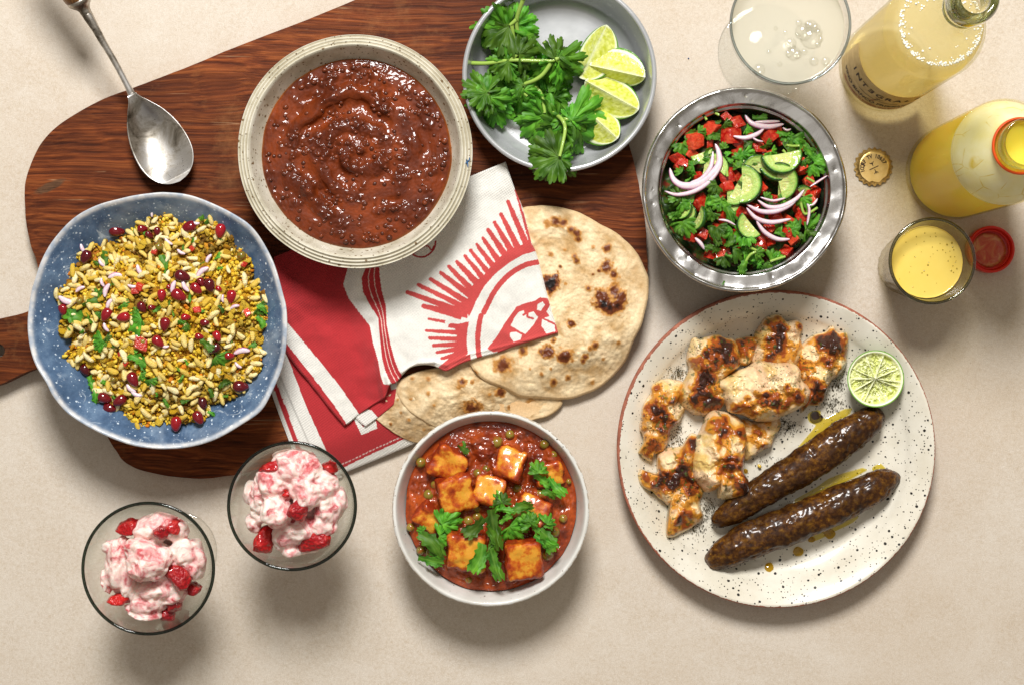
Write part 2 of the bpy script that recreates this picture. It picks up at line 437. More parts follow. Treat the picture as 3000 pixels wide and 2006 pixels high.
prof = [(0, .0005), (.040, .0005), (.045, .003), (.058, .014), (.074, .030), (.089, .044), (.0985, .0535), (.1005, .0565), (.1000, .0580), (.0985, .0578), (.0960, .0555), (.090, .049), (.078, .037), (.062, .024), (.045, .014), (.02, .010), (0, .0098)]
fine = catmull(prof, 4)
def rf(R, Z, t):
    k = sstep(.02, .10, R); return R * (1 + k * (Rr[None, :] / .1003 - 1))
def zf(R, Z, t):
    k = sstep(.05, .1, R); return Z + k * (.0022 * np.cos(3 * t + .6) + .0014 * np.cos(7 * t) + .0009 * np.cos(13 * t + 2)) 
V, F = lathe(fine, 240, (*blue_c, BZ), rf, zf)
V += (fbm(V, 26, 3, 5) * .0009)[:, None] * np.array([.3, .3, 1])
rw = np.repeat(np.exp(-((fine[:, 1] - .0575) / .0013) ** 2) * (fine[:, 0] > .09), 240)
bowl = thing('blue_bowl', (*blue_c, BZ), 'wide blue speckled ceramic bowl with wavy rim', 'bowl')
mk('bowl_body', V, F, M.m, bowl, extra={'rimw': rw * .9})
def blue_in(r):   # inner surface height above the table at mean radius r
    ins = np.array([(0, .0098), (.02, .010), (.045, .014), (.062, .024), (.078, .037), (.090, .049), (.0985, .0578)])
    return BZ + np.interp(r, ins[:, 0], ins[:, 1])

# ------------------------------------------------------------------ aluminium dish
M = Mat('scuffed_aluminium', (.80, .81, .82), .34, Metallic=.40)
s1 = M.noise(70, 3, .5, vec=M.mapped(rot=(0, 0, .6), scale=(.06, 2.5, 1))); s2 = M.noise(70, 3, .5, vec=M.mapped(rot=(0, 0, -.9), scale=(.06, 2.5, 1)))
sc = M.math('MAXIMUM', M.ramp(s1, [(.66, 0), (.69, 1), (.72, 0)]), M.ramp(s2, [(.66, 0), (.69, 1), (.72, 0)]))
cl = M.noise(9, 5, .65)
c = M.ramp(cl, [(.3, (.40, .41, .42)), (.7, (.54, .545, .55))])
c = M.mix(M.math('MULTIPLY', sc, .35), c, (.8, .8, .8))
M.set('Base Color', c); M.set('Roughness', M.ramp(cl, [(.3, .18), (.7, .25)]))
M.nrm(M.bump(M.mix(.6, sc, M.noise(400, 2)), .12, .0003))
dish_c = P(1639, 221, .052)[:2]; DR = PX(285, .052)
prof = [(0, .0005), (DR - .020, .0005), (DR - .013, .003), (DR - .006, .014), (DR - .003, .028), (DR - .0025, .0325), (DR - .0004, .0335), (DR, .0348), (DR - .0006, .0360), (DR - .0022, .0365), (DR - .0038, .0357), (DR - .0046, .033),
        (DR - .0075, .0200), (DR - .0115, .0085), (DR - .017, .0038), (DR - .024, .0022), (DR - .05, .0020), (0, .0020)]
V, F = lathe(catmull(prof, 3), 160, (*dish_c, BZ))
V[:, 2] += np.where(V[:, 2] > BZ + .001, fbm(V, 22, 2, 9) * .00045, 0)
dish = mk('aluminium_dish', V, F, M.m, label='round shallow aluminium dish holding coriander and lime wedges', cat='dish')
DF = BZ + .0022   # dish floor

# ------------------------------------------------------------------ hammered steel bowl
M = Mat('tarnished_steel', (.62, .60, .57), .22, Metallic=1.0)
cl = M.noise(22, 6, .7, dist=.8)
c = M.ramp(cl, [(.30, (.22, .205, .195)), (.46, (.50, .485, .465)), (.62, (.72, .71, .70))])
M.set('Base Color', c); M.set('Roughness', M.ramp(cl, [(.3, .34), (.65, .16)]))
d = M.vor(105); dent = M.ramp(d, [(.0, 0), (.22, .8), (.4, 1)])
gate = M.ramp(M.noise(30, 2), [(.5, 0), (.56, 1)])
hh = M.mix(gate, (1, 1, 1), dent)
M.nrm(M.bump(M.noise(60, 4, .6), .22, .0012, M.bump(hh, .55, .0011)))
steel_c = P(2180, 556, .075)[:2]; SR = PX(301, .075)
prof = [(0, .0005), (.045, .0005), (.056, .006), (.068, .020), (.0735, .038), (.0745, .055), (.0755, .0670), (.0785, .0705), (SR - .0012, .0735), (SR, .0745), (SR - .0006, .0758), (SR - .0022, .0764), (.0788, .0750),
        (.0705, .0742), (.0695, .0738), (.0690, .0725), (.0688, .0690), (.0668, .0675), (.0660, .0662), (.0658, .062), (.0655, .050), (.063, .032), (.055, .016), (.04, .007), (0, .0055)]
V, F = lathe(catmull(prof, 3), 200, (*steel_c, 0), rfun=lambda R, Z, th: R * (1 + .0035 * np.cos(3 * th) + .002 * np.cos(7 * th + 1)))
m = V[:, 2] > .06; V[m, 2] += fbm(V[m], 55, 2, 4) * .0011
mk('steel_bowl', V, F, M.m, label='dented steel bowl with wide hammered rim full of chopped salad', cat='bowl')

# ------------------------------------------------------------------ speckled plate
M = Mat('white_speckled_glaze', rough=.30, Coat_Weight=.4, Coat_Roughness=.12)
c = M.ramp(M.noise(30, 4, .6), [(.35, (.62, .57, .46)), (.65, (.72, .68, .58))])
c = speckle(M, c, [(190, .20, .62, (.02, .018, .015)), (420, .24, .50, (.05, .043, .035)), (75, .12, .22, (.012, .012, .012)), (330, .16, .25, (.30, .26, .2))])
clay = M.ramp(M.noise(140, 4, .7), [(.3, (.19, .065, .04)), (.6, (.36, .125, .075)), (.8, (.45, .19, .12))])
edge = M.math('ADD', M.attr('clay', 'Fac'), M.math('MULTIPLY', M.math('SUBTRACT', M.noise(220, 4, .7), .5), 1.0))
edge = M.math('GREATER_THAN', edge, .5)
c = M.mix(edge, c, clay)
M.set('Base Color', c); M.set('Coat Weight', M.math('MULTIPLY', M.math('SUBTRACT', 1.0, edge), .4)); M.set('Roughness', M.math('ADD', M.math('MULTIPLY', edge, .4), .3))
M.nrm(M.bump(M.noise(200, 3), .12, .0004))
PR_Z = .027
plate_c = P(2274, 1314.5, PR_Z)[:2]; PR = PX(466, PR_Z)
prof = [(0, .0005), (.085, .0005), (.088, .002), (.105, .006), (.122, .0135), (PR - .0018, .0215), (PR - .0002, .0245), (PR, .0262), (PR - .0006, .0272), (PR - .0018, .0276), (PR - .0035, .0272), (PR - .010, .0238), (PR - .018, .0185), (.110, .0140), (.1035, .0098), (.098, .0078), (.09, .0068), (.05, .0062), (0, .0060)]
clay_w = [1, 1, 1, 1, 1, 1, 1, .95, .62, .25, 0, 0, 0, 0, 0, 0, 0, 0, 0]
fp = catmull([(r, z, w) for (r, z), w in zip(prof, clay_w)], 4)
V, F = lathe(fp[:, :2], 240, (*plate_c, 0), rfun=lambda R, Z, th: R * (1 + .0025 * np.cos(2 * th + .7)))
V[:, 2] += np.where(V[:, 2] > .004, fbm(V, 14, 2, 8) * .0007, 0)
plate = mk('speckled_plate', V, F, M.m, extra={'clay': np.clip(np.repeat(fp[:, 2], 240) + .80 * np.clip(np.tile(np.cos(np.linspace(0, 2 * pi, 240, endpoint=False) - 2.35), len(fp)) + .15, 0, 1) * np.repeat(np.exp(-((fp[:, 0] - PR) / .0036) ** 2), 240), 0, 1)}, label='large white black-speckled dinner plate with terracotta edge', cat='plate')
def plate_z(r): return np.interp(r, [0, .05, .09, .098, .1035, .11, .1167, .1247], [.006, .0062, .0068, .0078, .0098, .014, .0185, .0238])

# ------------------------------------------------------------------ curry bowl
M = Mat('grey_white_glaze', rough=.28, Coat_Weight=.5, Coat_Roughness=.1)
c = M.ramp(M.noise(40, 4, .6), [(.35, (.58, .56, .51)), (.65, (.70, .69, .65))])
c = speckle(M, c, [(170, .13, .22, (.06, .045, .03)), (360, .17, .16, (.12, .09, .06))])
e2 = M.math('GREATER_THAN', M.math('ADD', M.attr('rimw', 'Fac'), M.math('MULTIPLY', M.math('SUBTRACT', M.noise(160, 3, .7), .5), 1.1)), .72)
c = M.mix(M.math('MULTIPLY', e2, .7), c, (.36, .27, .17))
M.set('Base Color', c); M.nrm(M.bump(M.noise(120, 3), .12, .0005))
curry_c = P(1437, 1490, .064)[:2]; CR = PX(288, .064)
prof = [(0, .0005), (.042, .0005), (.045, .003), (.054, .012), (.066, .030), (.0735, .046), (CR - .0012, .0605), (CR, .0628), (CR - .0008, .0640), (CR - .0022, .0644), (CR - .0034, .0636), (CR - .0050, .0600), (.0715, .050), (.066, .036), (.054, .018), (.035, .009), (0, .0065)]
fp = catmull(prof, 4)
V, F = lathe(fp, 180, (*curry_c, 0), rfun=lambda R, Z, th: R * (1 + .004 * np.cos(2 * th) + .003 * np.cos(3 * th + 1)))
V[:, 2] += np.where(V[:, 2] > .004, fbm(V, 24, 2, 2) * .0008, 0)
rw = np.repeat(np.exp(-((fp[:, 0] - (CR - .0005)) / .0012) ** 2), 180)
mk('curry_bowl', V, F, M.m, extra={'rimw': rw * .75}, label='off-white speckled ceramic bowl full of red curry', cat='bowl')

# ------------------------------------------------------------------ two dessert coupes
coupe_glass = glassy('dessert_glass', (.985, .985, .975), (.50, .54, .50), 4.0, 1.0)
coupe_rim = glassy('glass_rim', (.22, .27, .22), (.005, .012, .008), .8, .9)
CH = .122
def coupe(cx, cy, rpx, zbase, label):
    c = P(cx, cy, CH)[:2]; R = PX(rpx, CH); s = R / .05
    t = thing('dessert_coupe', (*c, zbase), label, 'dessert glass', 'dessert coupes')
    outer = [(.0055, .052), (.016, .0535), (.030, .062), (.040, .078), (.0465, .098), (.0498, .1195)]
    inner = [(.0480, .1195), (.0446, .098), (.0380, .0800), (.0285, .0655), (.016, .0585), (.0001, .0568)]
    V, F = lathe([(r * s, z) for r, z in catmull(outer, 5)], 96, (*c, zbase)); mk('bowl', V, F, coupe_glass, t)
    V, F = lathe([(r * s, z) for r, z in catmull(inner, 5)], 96, (*c, zbase)); mk('inner_wall', V, F, coupe_glass, t)
    th = np.linspace(0, 2 * pi, 96, endpoint=False); ph = np.linspace(0, 2 * pi, 12, endpoint=False)
    rr = .0489 * s + .0013 * np.cos(ph)[None, :]; zz = zbase + .1198 + .0013 * np.sin(ph)[None, :]
    V = np.stack([c[0] + rr * np.cos(th)[:, None], c[1] + rr * np.sin(th)[:, None], zz + 0 * th[:, None]], -1).reshape(-1, 3)
    mk('rim', V, grid_faces(96, 12, True, True), coupe_rim, t)
    V, F = lathe(catmull([(.0055, .052), (.0045, .045), (.0042, .028), (.0060, .012), (.012, .0062), (.030, .0030), (.0335, .0018), (.0335, .0008), (.03, .0003), (0, .0003)][::-1], 3), 72, (*c, zbase)); mk('stem_and_foot', V, F, coupe_glass, t)
    return t, c
coupe_a, ca_c = coupe(433, 1665, 196, .0006, 'lower dessert coupe of clear glass, nearest the table corner')
coupe_b, cb_c = coupe(856, 1481, 190, .0032, 'upper dessert coupe of clear glass, beside the red napkin corner')

# ------------------------------------------------------------------ wine coupe
wg = glassy('wine_glass', (.985, .99, .985), (.5, .54, .54), 4.0, 1.0)
wr = glassy('wine_glass_rim', (.72, .77, .79), (.06, .075, .085), 1.0, 1.6)
WH = .133
wc = P(2316, 71, WH)[:2]; WR = PX(177, WH); s = WR / .0468
wine_glass = thing('wine_coupe', (*wc, .0005), 'clear stemmed coupe of pale sparkling wine beside the wine bottle', 'wine glass')
V, F = lathe([(r * s, z) for r, z in catmull([(.004, .075), (.012, .077), (.028, .085), (.040, .098), (.0455, .115), (.0466, .1325)], 5)], 96, (*wc, .0005)); mk('bowl', V, F, wg, wine_glass)
th = np.linspace(0, 2 * pi, 96, endpoint=False); ph = np.linspace(0, 2 * pi, 12, endpoint=False)
rr = .0462 * s + .0011 * np.cos(ph)[None, :]; zz = .1325 + .0012 * np.sin(ph)[None, :]
V = np.stack([wc[0] + rr * np.cos(th)[:, None], wc[1] + rr * np.sin(th)[:, None], zz + 0 * th[:, None]], -1).reshape(-1, 3)
mk('rim', V, grid_faces(96, 12, True, True), wr, wine_glass)
V, F = lathe(catmull([(.004, .075), (.0036, .06), (.0034, .03), (.005, .012), (.012, .006), (.036, .0028), (.0405, .0018), (.0405, .0008), (.036, .0003), (0, .0003)][::-1], 3), 80, (*wc, .0005)); mk('stem_and_foot', V, F, wg, wine_glass)
wl = glassy('pale_wine', (.975, .965, .91), (.92, .90, .80), 1.5, .8, body=(.92, .90, .80), body_fac=.42, ior=1.33)
V, F = lathe([(r * s, z) for r, z in catmull([(.0001, .0772), (.012, .0785), (.027, .0865), (.0385, .098), (.0435, .112), (.0442, .1180), (.0430, .1176), (.03, .1175), (.0001, .1175)], 4)], 96, (*wc, .0005))
pw = mk('sparkling_wine', V, F, wl, label='pale cloudy sparkling wine filling the stemmed coupe', cat='wine')
# bubbles lying on the wine
bub = glassy('bubble_film', (.98, .98, .97), (.80, .80, .76), 2.2, 1.4)
bV, bF = ico(2)
bme = make_mesh('bubble', bV, bF)
for (bx, by, br) in zoomed(2060, 0, .4008)([(735, 235, 26), (790, 195, 20), (825, 205, 14), (790, 275, 34), (770, 180, 12), (845, 240, 12), (640, 320, 18), (655, 350, 10), (620, 330, 9), (660, 390, 22), (690, 400, 14), (625, 395, 12), (410, 510, 18), (895, 450, 14), (900, 480, 9),
                                            (810, 450, 14), (700, 170, 10), (560, 470, 8), (740, 380, 10), (600, 240, 7), (480, 380, 7), (840, 330, 9), (690, 260, 8), (860, 290, 8), (530, 210, 7)]):
    place('bubble', bme, bub, pw, P(bx, by, .118), (0, 0, 0), (PX(br, .118), PX(br, .118), PX(br, .118) * .6))
# ------------------------------------------------------------------ lettering helper
def text_mesh(body, size=1.0, align='CENTER', xscale=1.0, mirror_last=None):
    cu = bpy.data.curves.new('lettering', 'FONT'); cu.body = body; cu.size = size; cu.align_x = align; cu.align_y = 'CENTER'; cu.resolution_u = 3; cu.offset = size * .028
    o = bpy.data.objects.new('lettering', cu); COL.objects.link(o)
    dg = bpy.context.evaluated_depsgraph_get(); dg.update()
    me = o.evaluated_get(dg).to_mesh()
    V = np.array([v.co[:] for v in me.vertices]) if len(me.vertices) else np.zeros((0, 3)); F = [tuple(p.vertices) for p in me.polygons]
    o.evaluated_get(dg).to_mesh_clear(); bpy.data.objects.remove(o); bpy.data.curves.remove(cu)
    V[:, 0] *= xscale
    return V, F
def join_parts(parts):
    V, F, o = [], [], 0
    for v, f in parts:
        V.append(np.asarray(v)); F += [tuple(int(i) + o for i in q) for q in f]; o += len(v)
    return np.concatenate(V), F
def densify(V, F, step):
    """split long edges so that flat lettering can follow a curved surface"""
    bm = bmesh.new(); vs = [bm.verts.new(v) for v in V]
    for f in F:
        try: bm.faces.new([vs[i] for i in f])
        except ValueError: pass
    bmesh.ops.triangulate(bm, faces=bm.faces)
    for _ in range(3):
        le = [e for e in bm.edges if e.calc_length() > step]
        if not le: break
        bmesh.ops.subdivide_edges(bm, edges=le, cuts=1)
    bm.verts.index_update()
    V = np.array([v.co[:] for v in bm.verts]); F = [tuple(v.index for v in f.verts) for f in bm.faces]; bm.free()
    return V, F
def stroke(a, b, w):
    a, b = np.array(a, float), np.array(b, float); d = b - a; d /= np.linalg.norm(d); n = np.array([-d[1], d[0]]) * w / 2
    return [(*(a + n), 0), (*(a - n), 0), (*(b - n), 0), (*(b + n), 0)], [(0, 1, 2, 3)]

# ------------------------------------------------------------------ wine bottle
bc = P(2590, 195, 0)[:2]; BRD = .0385
bottle = thing('wine_bottle', (*bc, .0005), 'clear glass bottle of cloudy pale wine with printed gold label', 'bottle')
bg_ = glassy('bottle_glass', (.99, .99, .975), (.76, .74, .58), 4.5, .3)
prof = [(0, .004), (.02, .003), (.030, .0015), (.0355, .0005), (.0378, .003), (BRD, .009), (BRD, .165), (.0375, .180), (.034, .195), (.027, .211), (.0195, .226), (.0158, .240), (.0148, .255), (.0146, .283)]
V, F = lathe(catmull(prof, 4), 120, (*bc, .0005)); mk('body', V, F, bg_, bottle)
lipm = glassy('bottle_lip_glass', (.62, .66, .42), (.05, .07, .02), .8, 1.6)
prof = [(.0146, .276), (.0166, .277), (.0172, .282), (.0172, .293), (.0160, .2975), (.0145, .3000), (.0118, .3000), (.0105, .2975), (.0100, .290), (.0102, .27)]
V, F = lathe(catmull(prof, 3), 72, (*bc, .0005)); mk('mouth', V, F, lipm, bottle)
V, F = lathe(catmull([(.0148, .262), (.0153, .264), (.0153, .267), (.0148, .269)], 3), 72, (*bc, .0005)); mk('neck_ring', V, F, lipm, bottle)
# wine inside
wm = glassy('cloudy_wine', (.985, .955, .80), (.96, .87, .50), 1.0, .15, body=(.95, .88, .56), body_fac=.30, ior=1.33)
prof = [(0, .0065), (.025, .006), (.0345, .006), (.0366, .010), (.0370, .02), (.0370, .163), (.0362, .177), (.0340, .190), (.0310, .1985), (.0300, .1985), (.015, .1985), (0, .1985)]
V, F = lathe(prof, 96, (*bc, .0005))
wine = mk('white_wine', V, F, wm, label='cloudy pale yellow wine inside the clear bottle', cat='wine')
# froth ring where the wine meets the glass
Mf = Mat('froth', (.93, .92, .86), .55); Mf.nrm(Mf.bump(Mf.vor(500), .8, .001))
fV, fF = ico(1); parts = []
for k in range(420):
    a = rng.uniform(0, 2 * pi); r = .0308 - abs(rng.normal()) * .0016 - (rng.random() < .12) * rng.uniform(0, .012)
    s = rng.uniform(.0004, .0011)
    parts.append((fV * (s, s, s * .7) + (bc[0] + r * math.cos(a), bc[1] + r * math.sin(a), .1993), fF))
V, F = join_parts(parts); mk('froth', V, F, Mf.m, wine, kind='stuff')
# label: a curved gold paper sheet on the side facing down-left, with printing
lab = Mat('gold_label', (.62, .43, .13), .42)
lab.set('Base Color', lab.ramp(lab.noise(120, 4, .6), [(.3, (.50, .33, .085)), (.7, (.68, .50, .19))]))
ink = Mat('label_ink', (.045, .025, .02), .6)
inkr = Mat('label_ink_red', (.45, .10, .05), .6)
A0 = math.radians(-118)          # label centre direction as seen from above
def on_bottle(V, r):             # label-plane x (along the circle, metres), y (up) -> cylinder
    a = A0 + V[:, 0] / BRD
    return np.stack([bc[0] + r * np.cos(a), bc[1] + r * np.sin(a), .0005 + V[:, 1]], 1)
W, H0, H1 = .047, .014, .088
X, Y = np.meshgrid(np.linspace(-W, W, 60), np.linspace(H0, H1, 12), indexing='ij')
V = on_bottle(np.stack([X.ravel(), Y.ravel()], 1), BRD + .00025)
label_o = mk('label', V, grid_faces(60, 12), lab.m, bottle, label='gold paper label with dark lettering')
def print_on(name, parts, mat):
    V, F = join_parts(parts); V, F = densify(V, F, .0022)
    mk(name, on_bottle(V, BRD + .00045), F, mat, label_o)
# the name in wide capitals, its two Es reversed
parts = []; xs = np.linspace(-.030, .032, 9)
for ch, x in zip('INTEGRALE', xs):
    v, f = text_mesh(ch, .0095)
    if ch == 'E': v[:, 0] *= -1
    parts.append((v * (1.0, 1.55, 1) + (x, .064, 0), f))
print_on('label_name', parts, ink.m)
v, f = text_mesh('VINO BIANCO FRIZZANTE', .0062, xscale=1.0)
parts = [(v * (1.0, 1.6, 1) + (.0, .0330, 0), f)]
print_on('label_words', parts, ink.m)
v, f = text_mesh('rifermentato in bottiglia vino biologico', .0045)
print_on('label_small_print', [(v * (.92, 1.6, 1) + (0, .0215, 0), f)], inkr.m)
parts = [stroke((-.016, .0465), (.020, .0455), .0011), stroke((.0005, .047), (.0035, .0545), .001), stroke((.0028, .052), (.0002, .0545), .0008), stroke((.0028, .052), (.0068, .0535), .0008)]
print_on('label_mark', parts, ink.m)
parts = [stroke((.001, .0445), (-.001, .0385), .0009), stroke((-.0002, .0405), (-.0028, .0388), .0007), stroke((-.0002, .0405), (.0014, .0382), .0007)]
print_on('label_mark_red', parts, inkr.m)

# ------------------------------------------------------------------ crown cap
cc = P(2562, 488, .006)[:2]
gold = Mat('gold_cap_metal', (.62, .42, .13), .36, Metallic=1.0); gold.nrm(gold.bump(gold.noise(300, 3), .2, .0004))
gold.set('Base Color', gold.ramp(gold.noise(160, 4), [(.3, (.40, .25, .06)), (.6, (.78, .58, .24))]))
cap = thing('crown_cap', (*cc, .0003), 'gold crown bottle cap with printed code lying on the table', 'bottle cap')
segs = 168
def capr(R, Z, th):
    k = sstep(.0048, .0008, Z); return R * (1 + k * .045 * np.cos(21 * th))
prof = [(.0138, .0002), (.0160, .0004), (.0157, .0018), (.0148, .0035), (.0138, .0048), (.0130, .0056), (.0118, .0060), (.006, .0061), (.0001, .0061)]
V, F = lathe(catmull(prof, 3), segs, (*cc, .0003), capr); mk('cap_shell', V, F, gold.m, cap)
pap = Mat('cap_print_paper', (.68, .50, .22), .38); pap.set('Base Color', pap.ramp(pap.noise(150, 4), [(.3, (.58, .38, .12)), (.7, (.72, .52, .22))]))
off = np.array([-.0006, -.0014])
th = np.linspace(0, 2 * pi, 60, endpoint=False); r = .0121 + .0006 * np.clip(np.cos(th + 1.2), 0, 1) * np.sin(9 * th); r = np.where((th > 4.35) & (th < 4.75), r - .0009 * np.abs(np.sin(th * 20)), r)
V = np.concatenate([[[cc[0] + off[0], cc[1] + off[1], .0068]], np.stack([cc[0] + off[0] + r * np.cos(th), cc[1] + off[1] + r * np.sin(th), .00655 + 0 * th], 1), np.stack([cc[0] + off[0] + r * np.cos(th), cc[1] + off[1] + r * np.sin(th), .0060 + 0 * th], 1)])
F = [(0, 1 + k, 1 + (k + 1) % 60) for k in range(60)] + [(1 + k, 61 + k, 61 + (k + 1) % 60, 1 + (k + 1) % 60) for k in range(60)]
sticker = mk('printed_disc', V, F, pap.m, cap, smooth=False, label='pale gold printed disc with dark code')
parts = []
word = 'ICQRF TV 10637'; angs = np.linspace(math.radians(197), math.radians(28), len(word))
for ch, a in zip(word, angs):
    if ch == ' ': continue
    v, f = text_mesh(ch, .0047, xscale=.80)
    R2 = np.array([[math.cos(a - pi / 2), -math.sin(a - pi / 2), 0], [math.sin(a - pi / 2), math.cos(a - pi / 2), 0], [0, 0, 1]])
    parts.append((v @ R2.T + (.0098 * math.cos(a), .0098 * math.sin(a), 0), f))
def rot2(p, a): return (p[0] * math.cos(a) - p[1] * math.sin(a), p[0] * math.sin(a) + p[1] * math.cos(a))
ra = math.radians(25)
for a, b, w in [((-.0042, 0), (.0042, 0), .0007), ((0, .0018), (0, .0050), .0006), ((0, .0034), (-.0018, .0052), .0006), ((0, .0034), (.0018, .0052), .0006), ((0, -.0014), (0, -.0052), .0006), ((0, -.0034), (-.0018, -.0050), .0006), ((0, -.0034), (.0018, -.0050), .0006)]:
    parts.append(stroke(rot2(a, ra), rot2(b, ra), w))
V, F = join_parts(parts); V[:, :2] += cc + off; V[:, 2] = .0070
mk('cap_lettering', V, F, ink.m, sticker)

# ------------------------------------------------------------------ mango drink bottle
mc = P(2792, 505, 0)[:2]; MR = .0405
mb = thing('mango_bottle', (*mc, .0005), 'open glass bottle of yellow mango drink with orange neck ring', 'bottle')
mg = glassy('clear_bottle_glass', (.99, .99, .975), (.90, .84, .55), 4.5, .15)
prof = [(0, .004), (.03, .0025), (.036, .0005), (.0392, .003), (MR, .009), (MR, .148), (.0400, .156), (.0375, .166), (.0325, .178), (.0265, .188), (.0225, .194), (.0205, .199), (.0200, .204)]
V, F = lathe(catmull(prof, 4), 120, (*mc, .0005)); mk('body', V, F, mg, mb)
om = Mat('orange_plastic', (.72, .09, .015), .35)
def torus(c, R, r, z, nseg=96, ns=12, flat=1.0):
    th = np.linspace(0, 2 * pi, nseg, endpoint=False); ph = np.linspace(0, 2 * pi, ns, endpoint=False)
    rr = R + r * np.cos(ph)[None, :]; zz = z + r * flat * np.sin(ph)[None, :]
    return np.stack([c[0] + rr * np.cos(th)[:, None], c[1] + rr * np.sin(th)[:, None], zz + 0 * th[:, None]], -1).reshape(-1, 3), grid_faces(nseg, ns, True, True)
V, F = torus(mc, .0203, .0011, .2000, flat=1.7); mk('seal_ring', V, F, om.m, mb, label='orange plastic seal ring round the neck')
rimg = glassy('bottle_rim_glass', (.93, .93, .86), (.55, .55, .42), 1.5, 1.2)
V, F = lathe(catmull([(.0195, .200), (.0190, .206), (.0188, .2155), (.0178, .2175), (.0162, .2170), (.0156, .214), (.0160, .2), (.0165, .19)], 3), 72, (*mc, .0005)); mk('neck', V, F, rimg, mb)
# drink
ym = Mat('mango_drink', (.95, .69, .07), .4, Subsurface_Weight=.9, Subsurface_Scale=.035); ym.set('Subsurface Radius', (1, .6, .15))
prof = [(0, .006), (.036, .0055), (.0388, .009), (.0393, .014), (.0393, .148), (.0385, .156), (.0358, .1650), (.0308, .1762), (.0250, .1858), (.0195, .1925), (.0165, .1950), (.0150, .1945), (0, .1945)]
V, F = lathe(prof, 96, (*mc, .0005))
mango = mk('mango_drink', V, F, ym.m, label='thick yellow mango drink inside the open bottle', cat='drink')
# thin milky film left on the shoulder glass
fm = Mat('milky_film', (.83, .78, .50), .35)
crk = fm.vor(62, fm.mapped(scale=(1, 1, .5), vec=None), feature='DISTANCE_TO_EDGE')
ff = fm.math('MULTIPLY', fm.ramp(crk, [(.0, 1), (.03, 0)]), fm.ramp(fm.noise(45, 3), [(.46, 0), (.56, 1)]))
fm.set('Base Color', fm.mix(ff, fm.ramp(fm.noise(50, 4), [(.3, (.86, .78, .34)), (.65, (.90, .86, .56))]), (.74, .56, .08)))
fm.set('Alpha', .9)
prof = [(.0396, .1512), (.0390, .156), (.0366, .1652), (.0317, .1768), (.0258, .1866), (.0218, .1926), (.0200, .1965), (.0190, .198)]
V, F = lathe(catmull(prof, 4), 96, (*mc, .0005)); mk('film', V, F, fm.m, mango, label='pale milky film on the bottle shoulder')

# ------------------------------------------------------------------ tumbler of mango drink
tc = P(2732, 765, .094)[:2]; TR = PX(128, .094)
tm = thing('glass_tumbler', (*tc, .0005), 'small fluted glass tumbler of yellow mango drink', 'glass')
tg = glassy('tumbler_glass', (.975, .97, .93), (.55, .50, .34), 3.5, .5)
def flute(R, Z, th): return R * (1 + .012 * np.cos(24 * th) * sstep(.078, .06, Z))
prof = [(0, .001), (.022, .0005), (.0240, .002), (.0252, .008), (.0290, .045), (.0318, .072), (.0330, .082), (TR - .0006, .0925)]
V, F = lathe(catmull(prof, 4), 192, (*tc, .0005), flute); mk('outer_wall', V, F, tg, tm)
prof = [(TR - .0022, .0925), (.0305, .080), (.0292, .070), (.0262, .045), (.0232, .015), (.020, .0115), (0, .011)]
V, F = lathe(catmull(prof, 4), 192, (*tc, .0005), flute); mk('inner_wall', V, F, tg, tm)
rg = glassy('tumbler_rim', (.60, .60, .45), (.03, .035, .02), .9, 1.6)
V, F = torus(tc, TR - .0013, .0014, .0930); mk('rim', V, F, rg, tm)
ym2 = Mat('poured_mango_drink', (.84, .64, .12), .2, Coat_Weight=.6); ym2.set('Base Color', ym2.mix(ym2.math('MULTIPLY', ym2.ramp(ym2.noise(30, 3), [(.4, 0), (.7, 1)]), .6), (.80, .60, .13), (.76, .52, .07)))
prof = [(0, .012), (.0195, .0125), (.0225, .016), (.0255, .045), (.0282, .0705), (.0290, .0735), (.0283, .0728), (.02, .0727), (0, .0727)]
V, F = lathe(catmull(prof, 3), 192, (*tc, .0005), flute)
lassi = mk('mango_drink', V, F, ym2.m, label='yellow mango drink in the small tumbler', cat='drink')
dot = Mat('drink_bubble', (.42, .30, .03), .2, Coat_Weight=1.0)
dme = make_mesh('drink_bubble', *ico(2))
zz3 = zoomed(2440, 300, .408)
for (bx, by, br) in zz3([(660, 940, 5), (600, 965, 5), (655, 1000, 4), (700, 965, 4), (740, 965, 5), (735, 940, 4), (820, 1022, 7), (855, 1010, 8), (770, 1015, 4), (790, 1060, 5), (750, 1065, 4), (860, 1040, 6), (868, 1060, 5), (840, 1070, 4), (875, 1110, 4), (845, 1110, 5), (828, 1140, 5), (862, 1175, 5), (850, 1210, 6), (866, 1222, 5), (890, 1195, 6),
     (683, 1168, 7), (655, 1210, 6), (640, 1225, 5), (679, 1240, 6), (688, 1150, 4), (590, 1110, 5), (635, 1075, 3), (525, 1005, 4), (575, 1328, 4), (550, 1220, 3), (660, 1360, 4), (480, 1270, 3), (510, 1100, 3), (720, 1090, 3), (700, 1110, 3), (880, 1150, 4), (885, 1140, 3), (810, 1080, 4), (600, 1020, 3), (715, 1040, 4), (560, 1180, 3), (745, 1300, 3)]):
    place('bubble', dme, dot.m, lassi, P(bx, by, .0734), (0, 0, 0), (PX(br * .408, .073), PX(br * .408, .073), PX(br * .3, .073)))

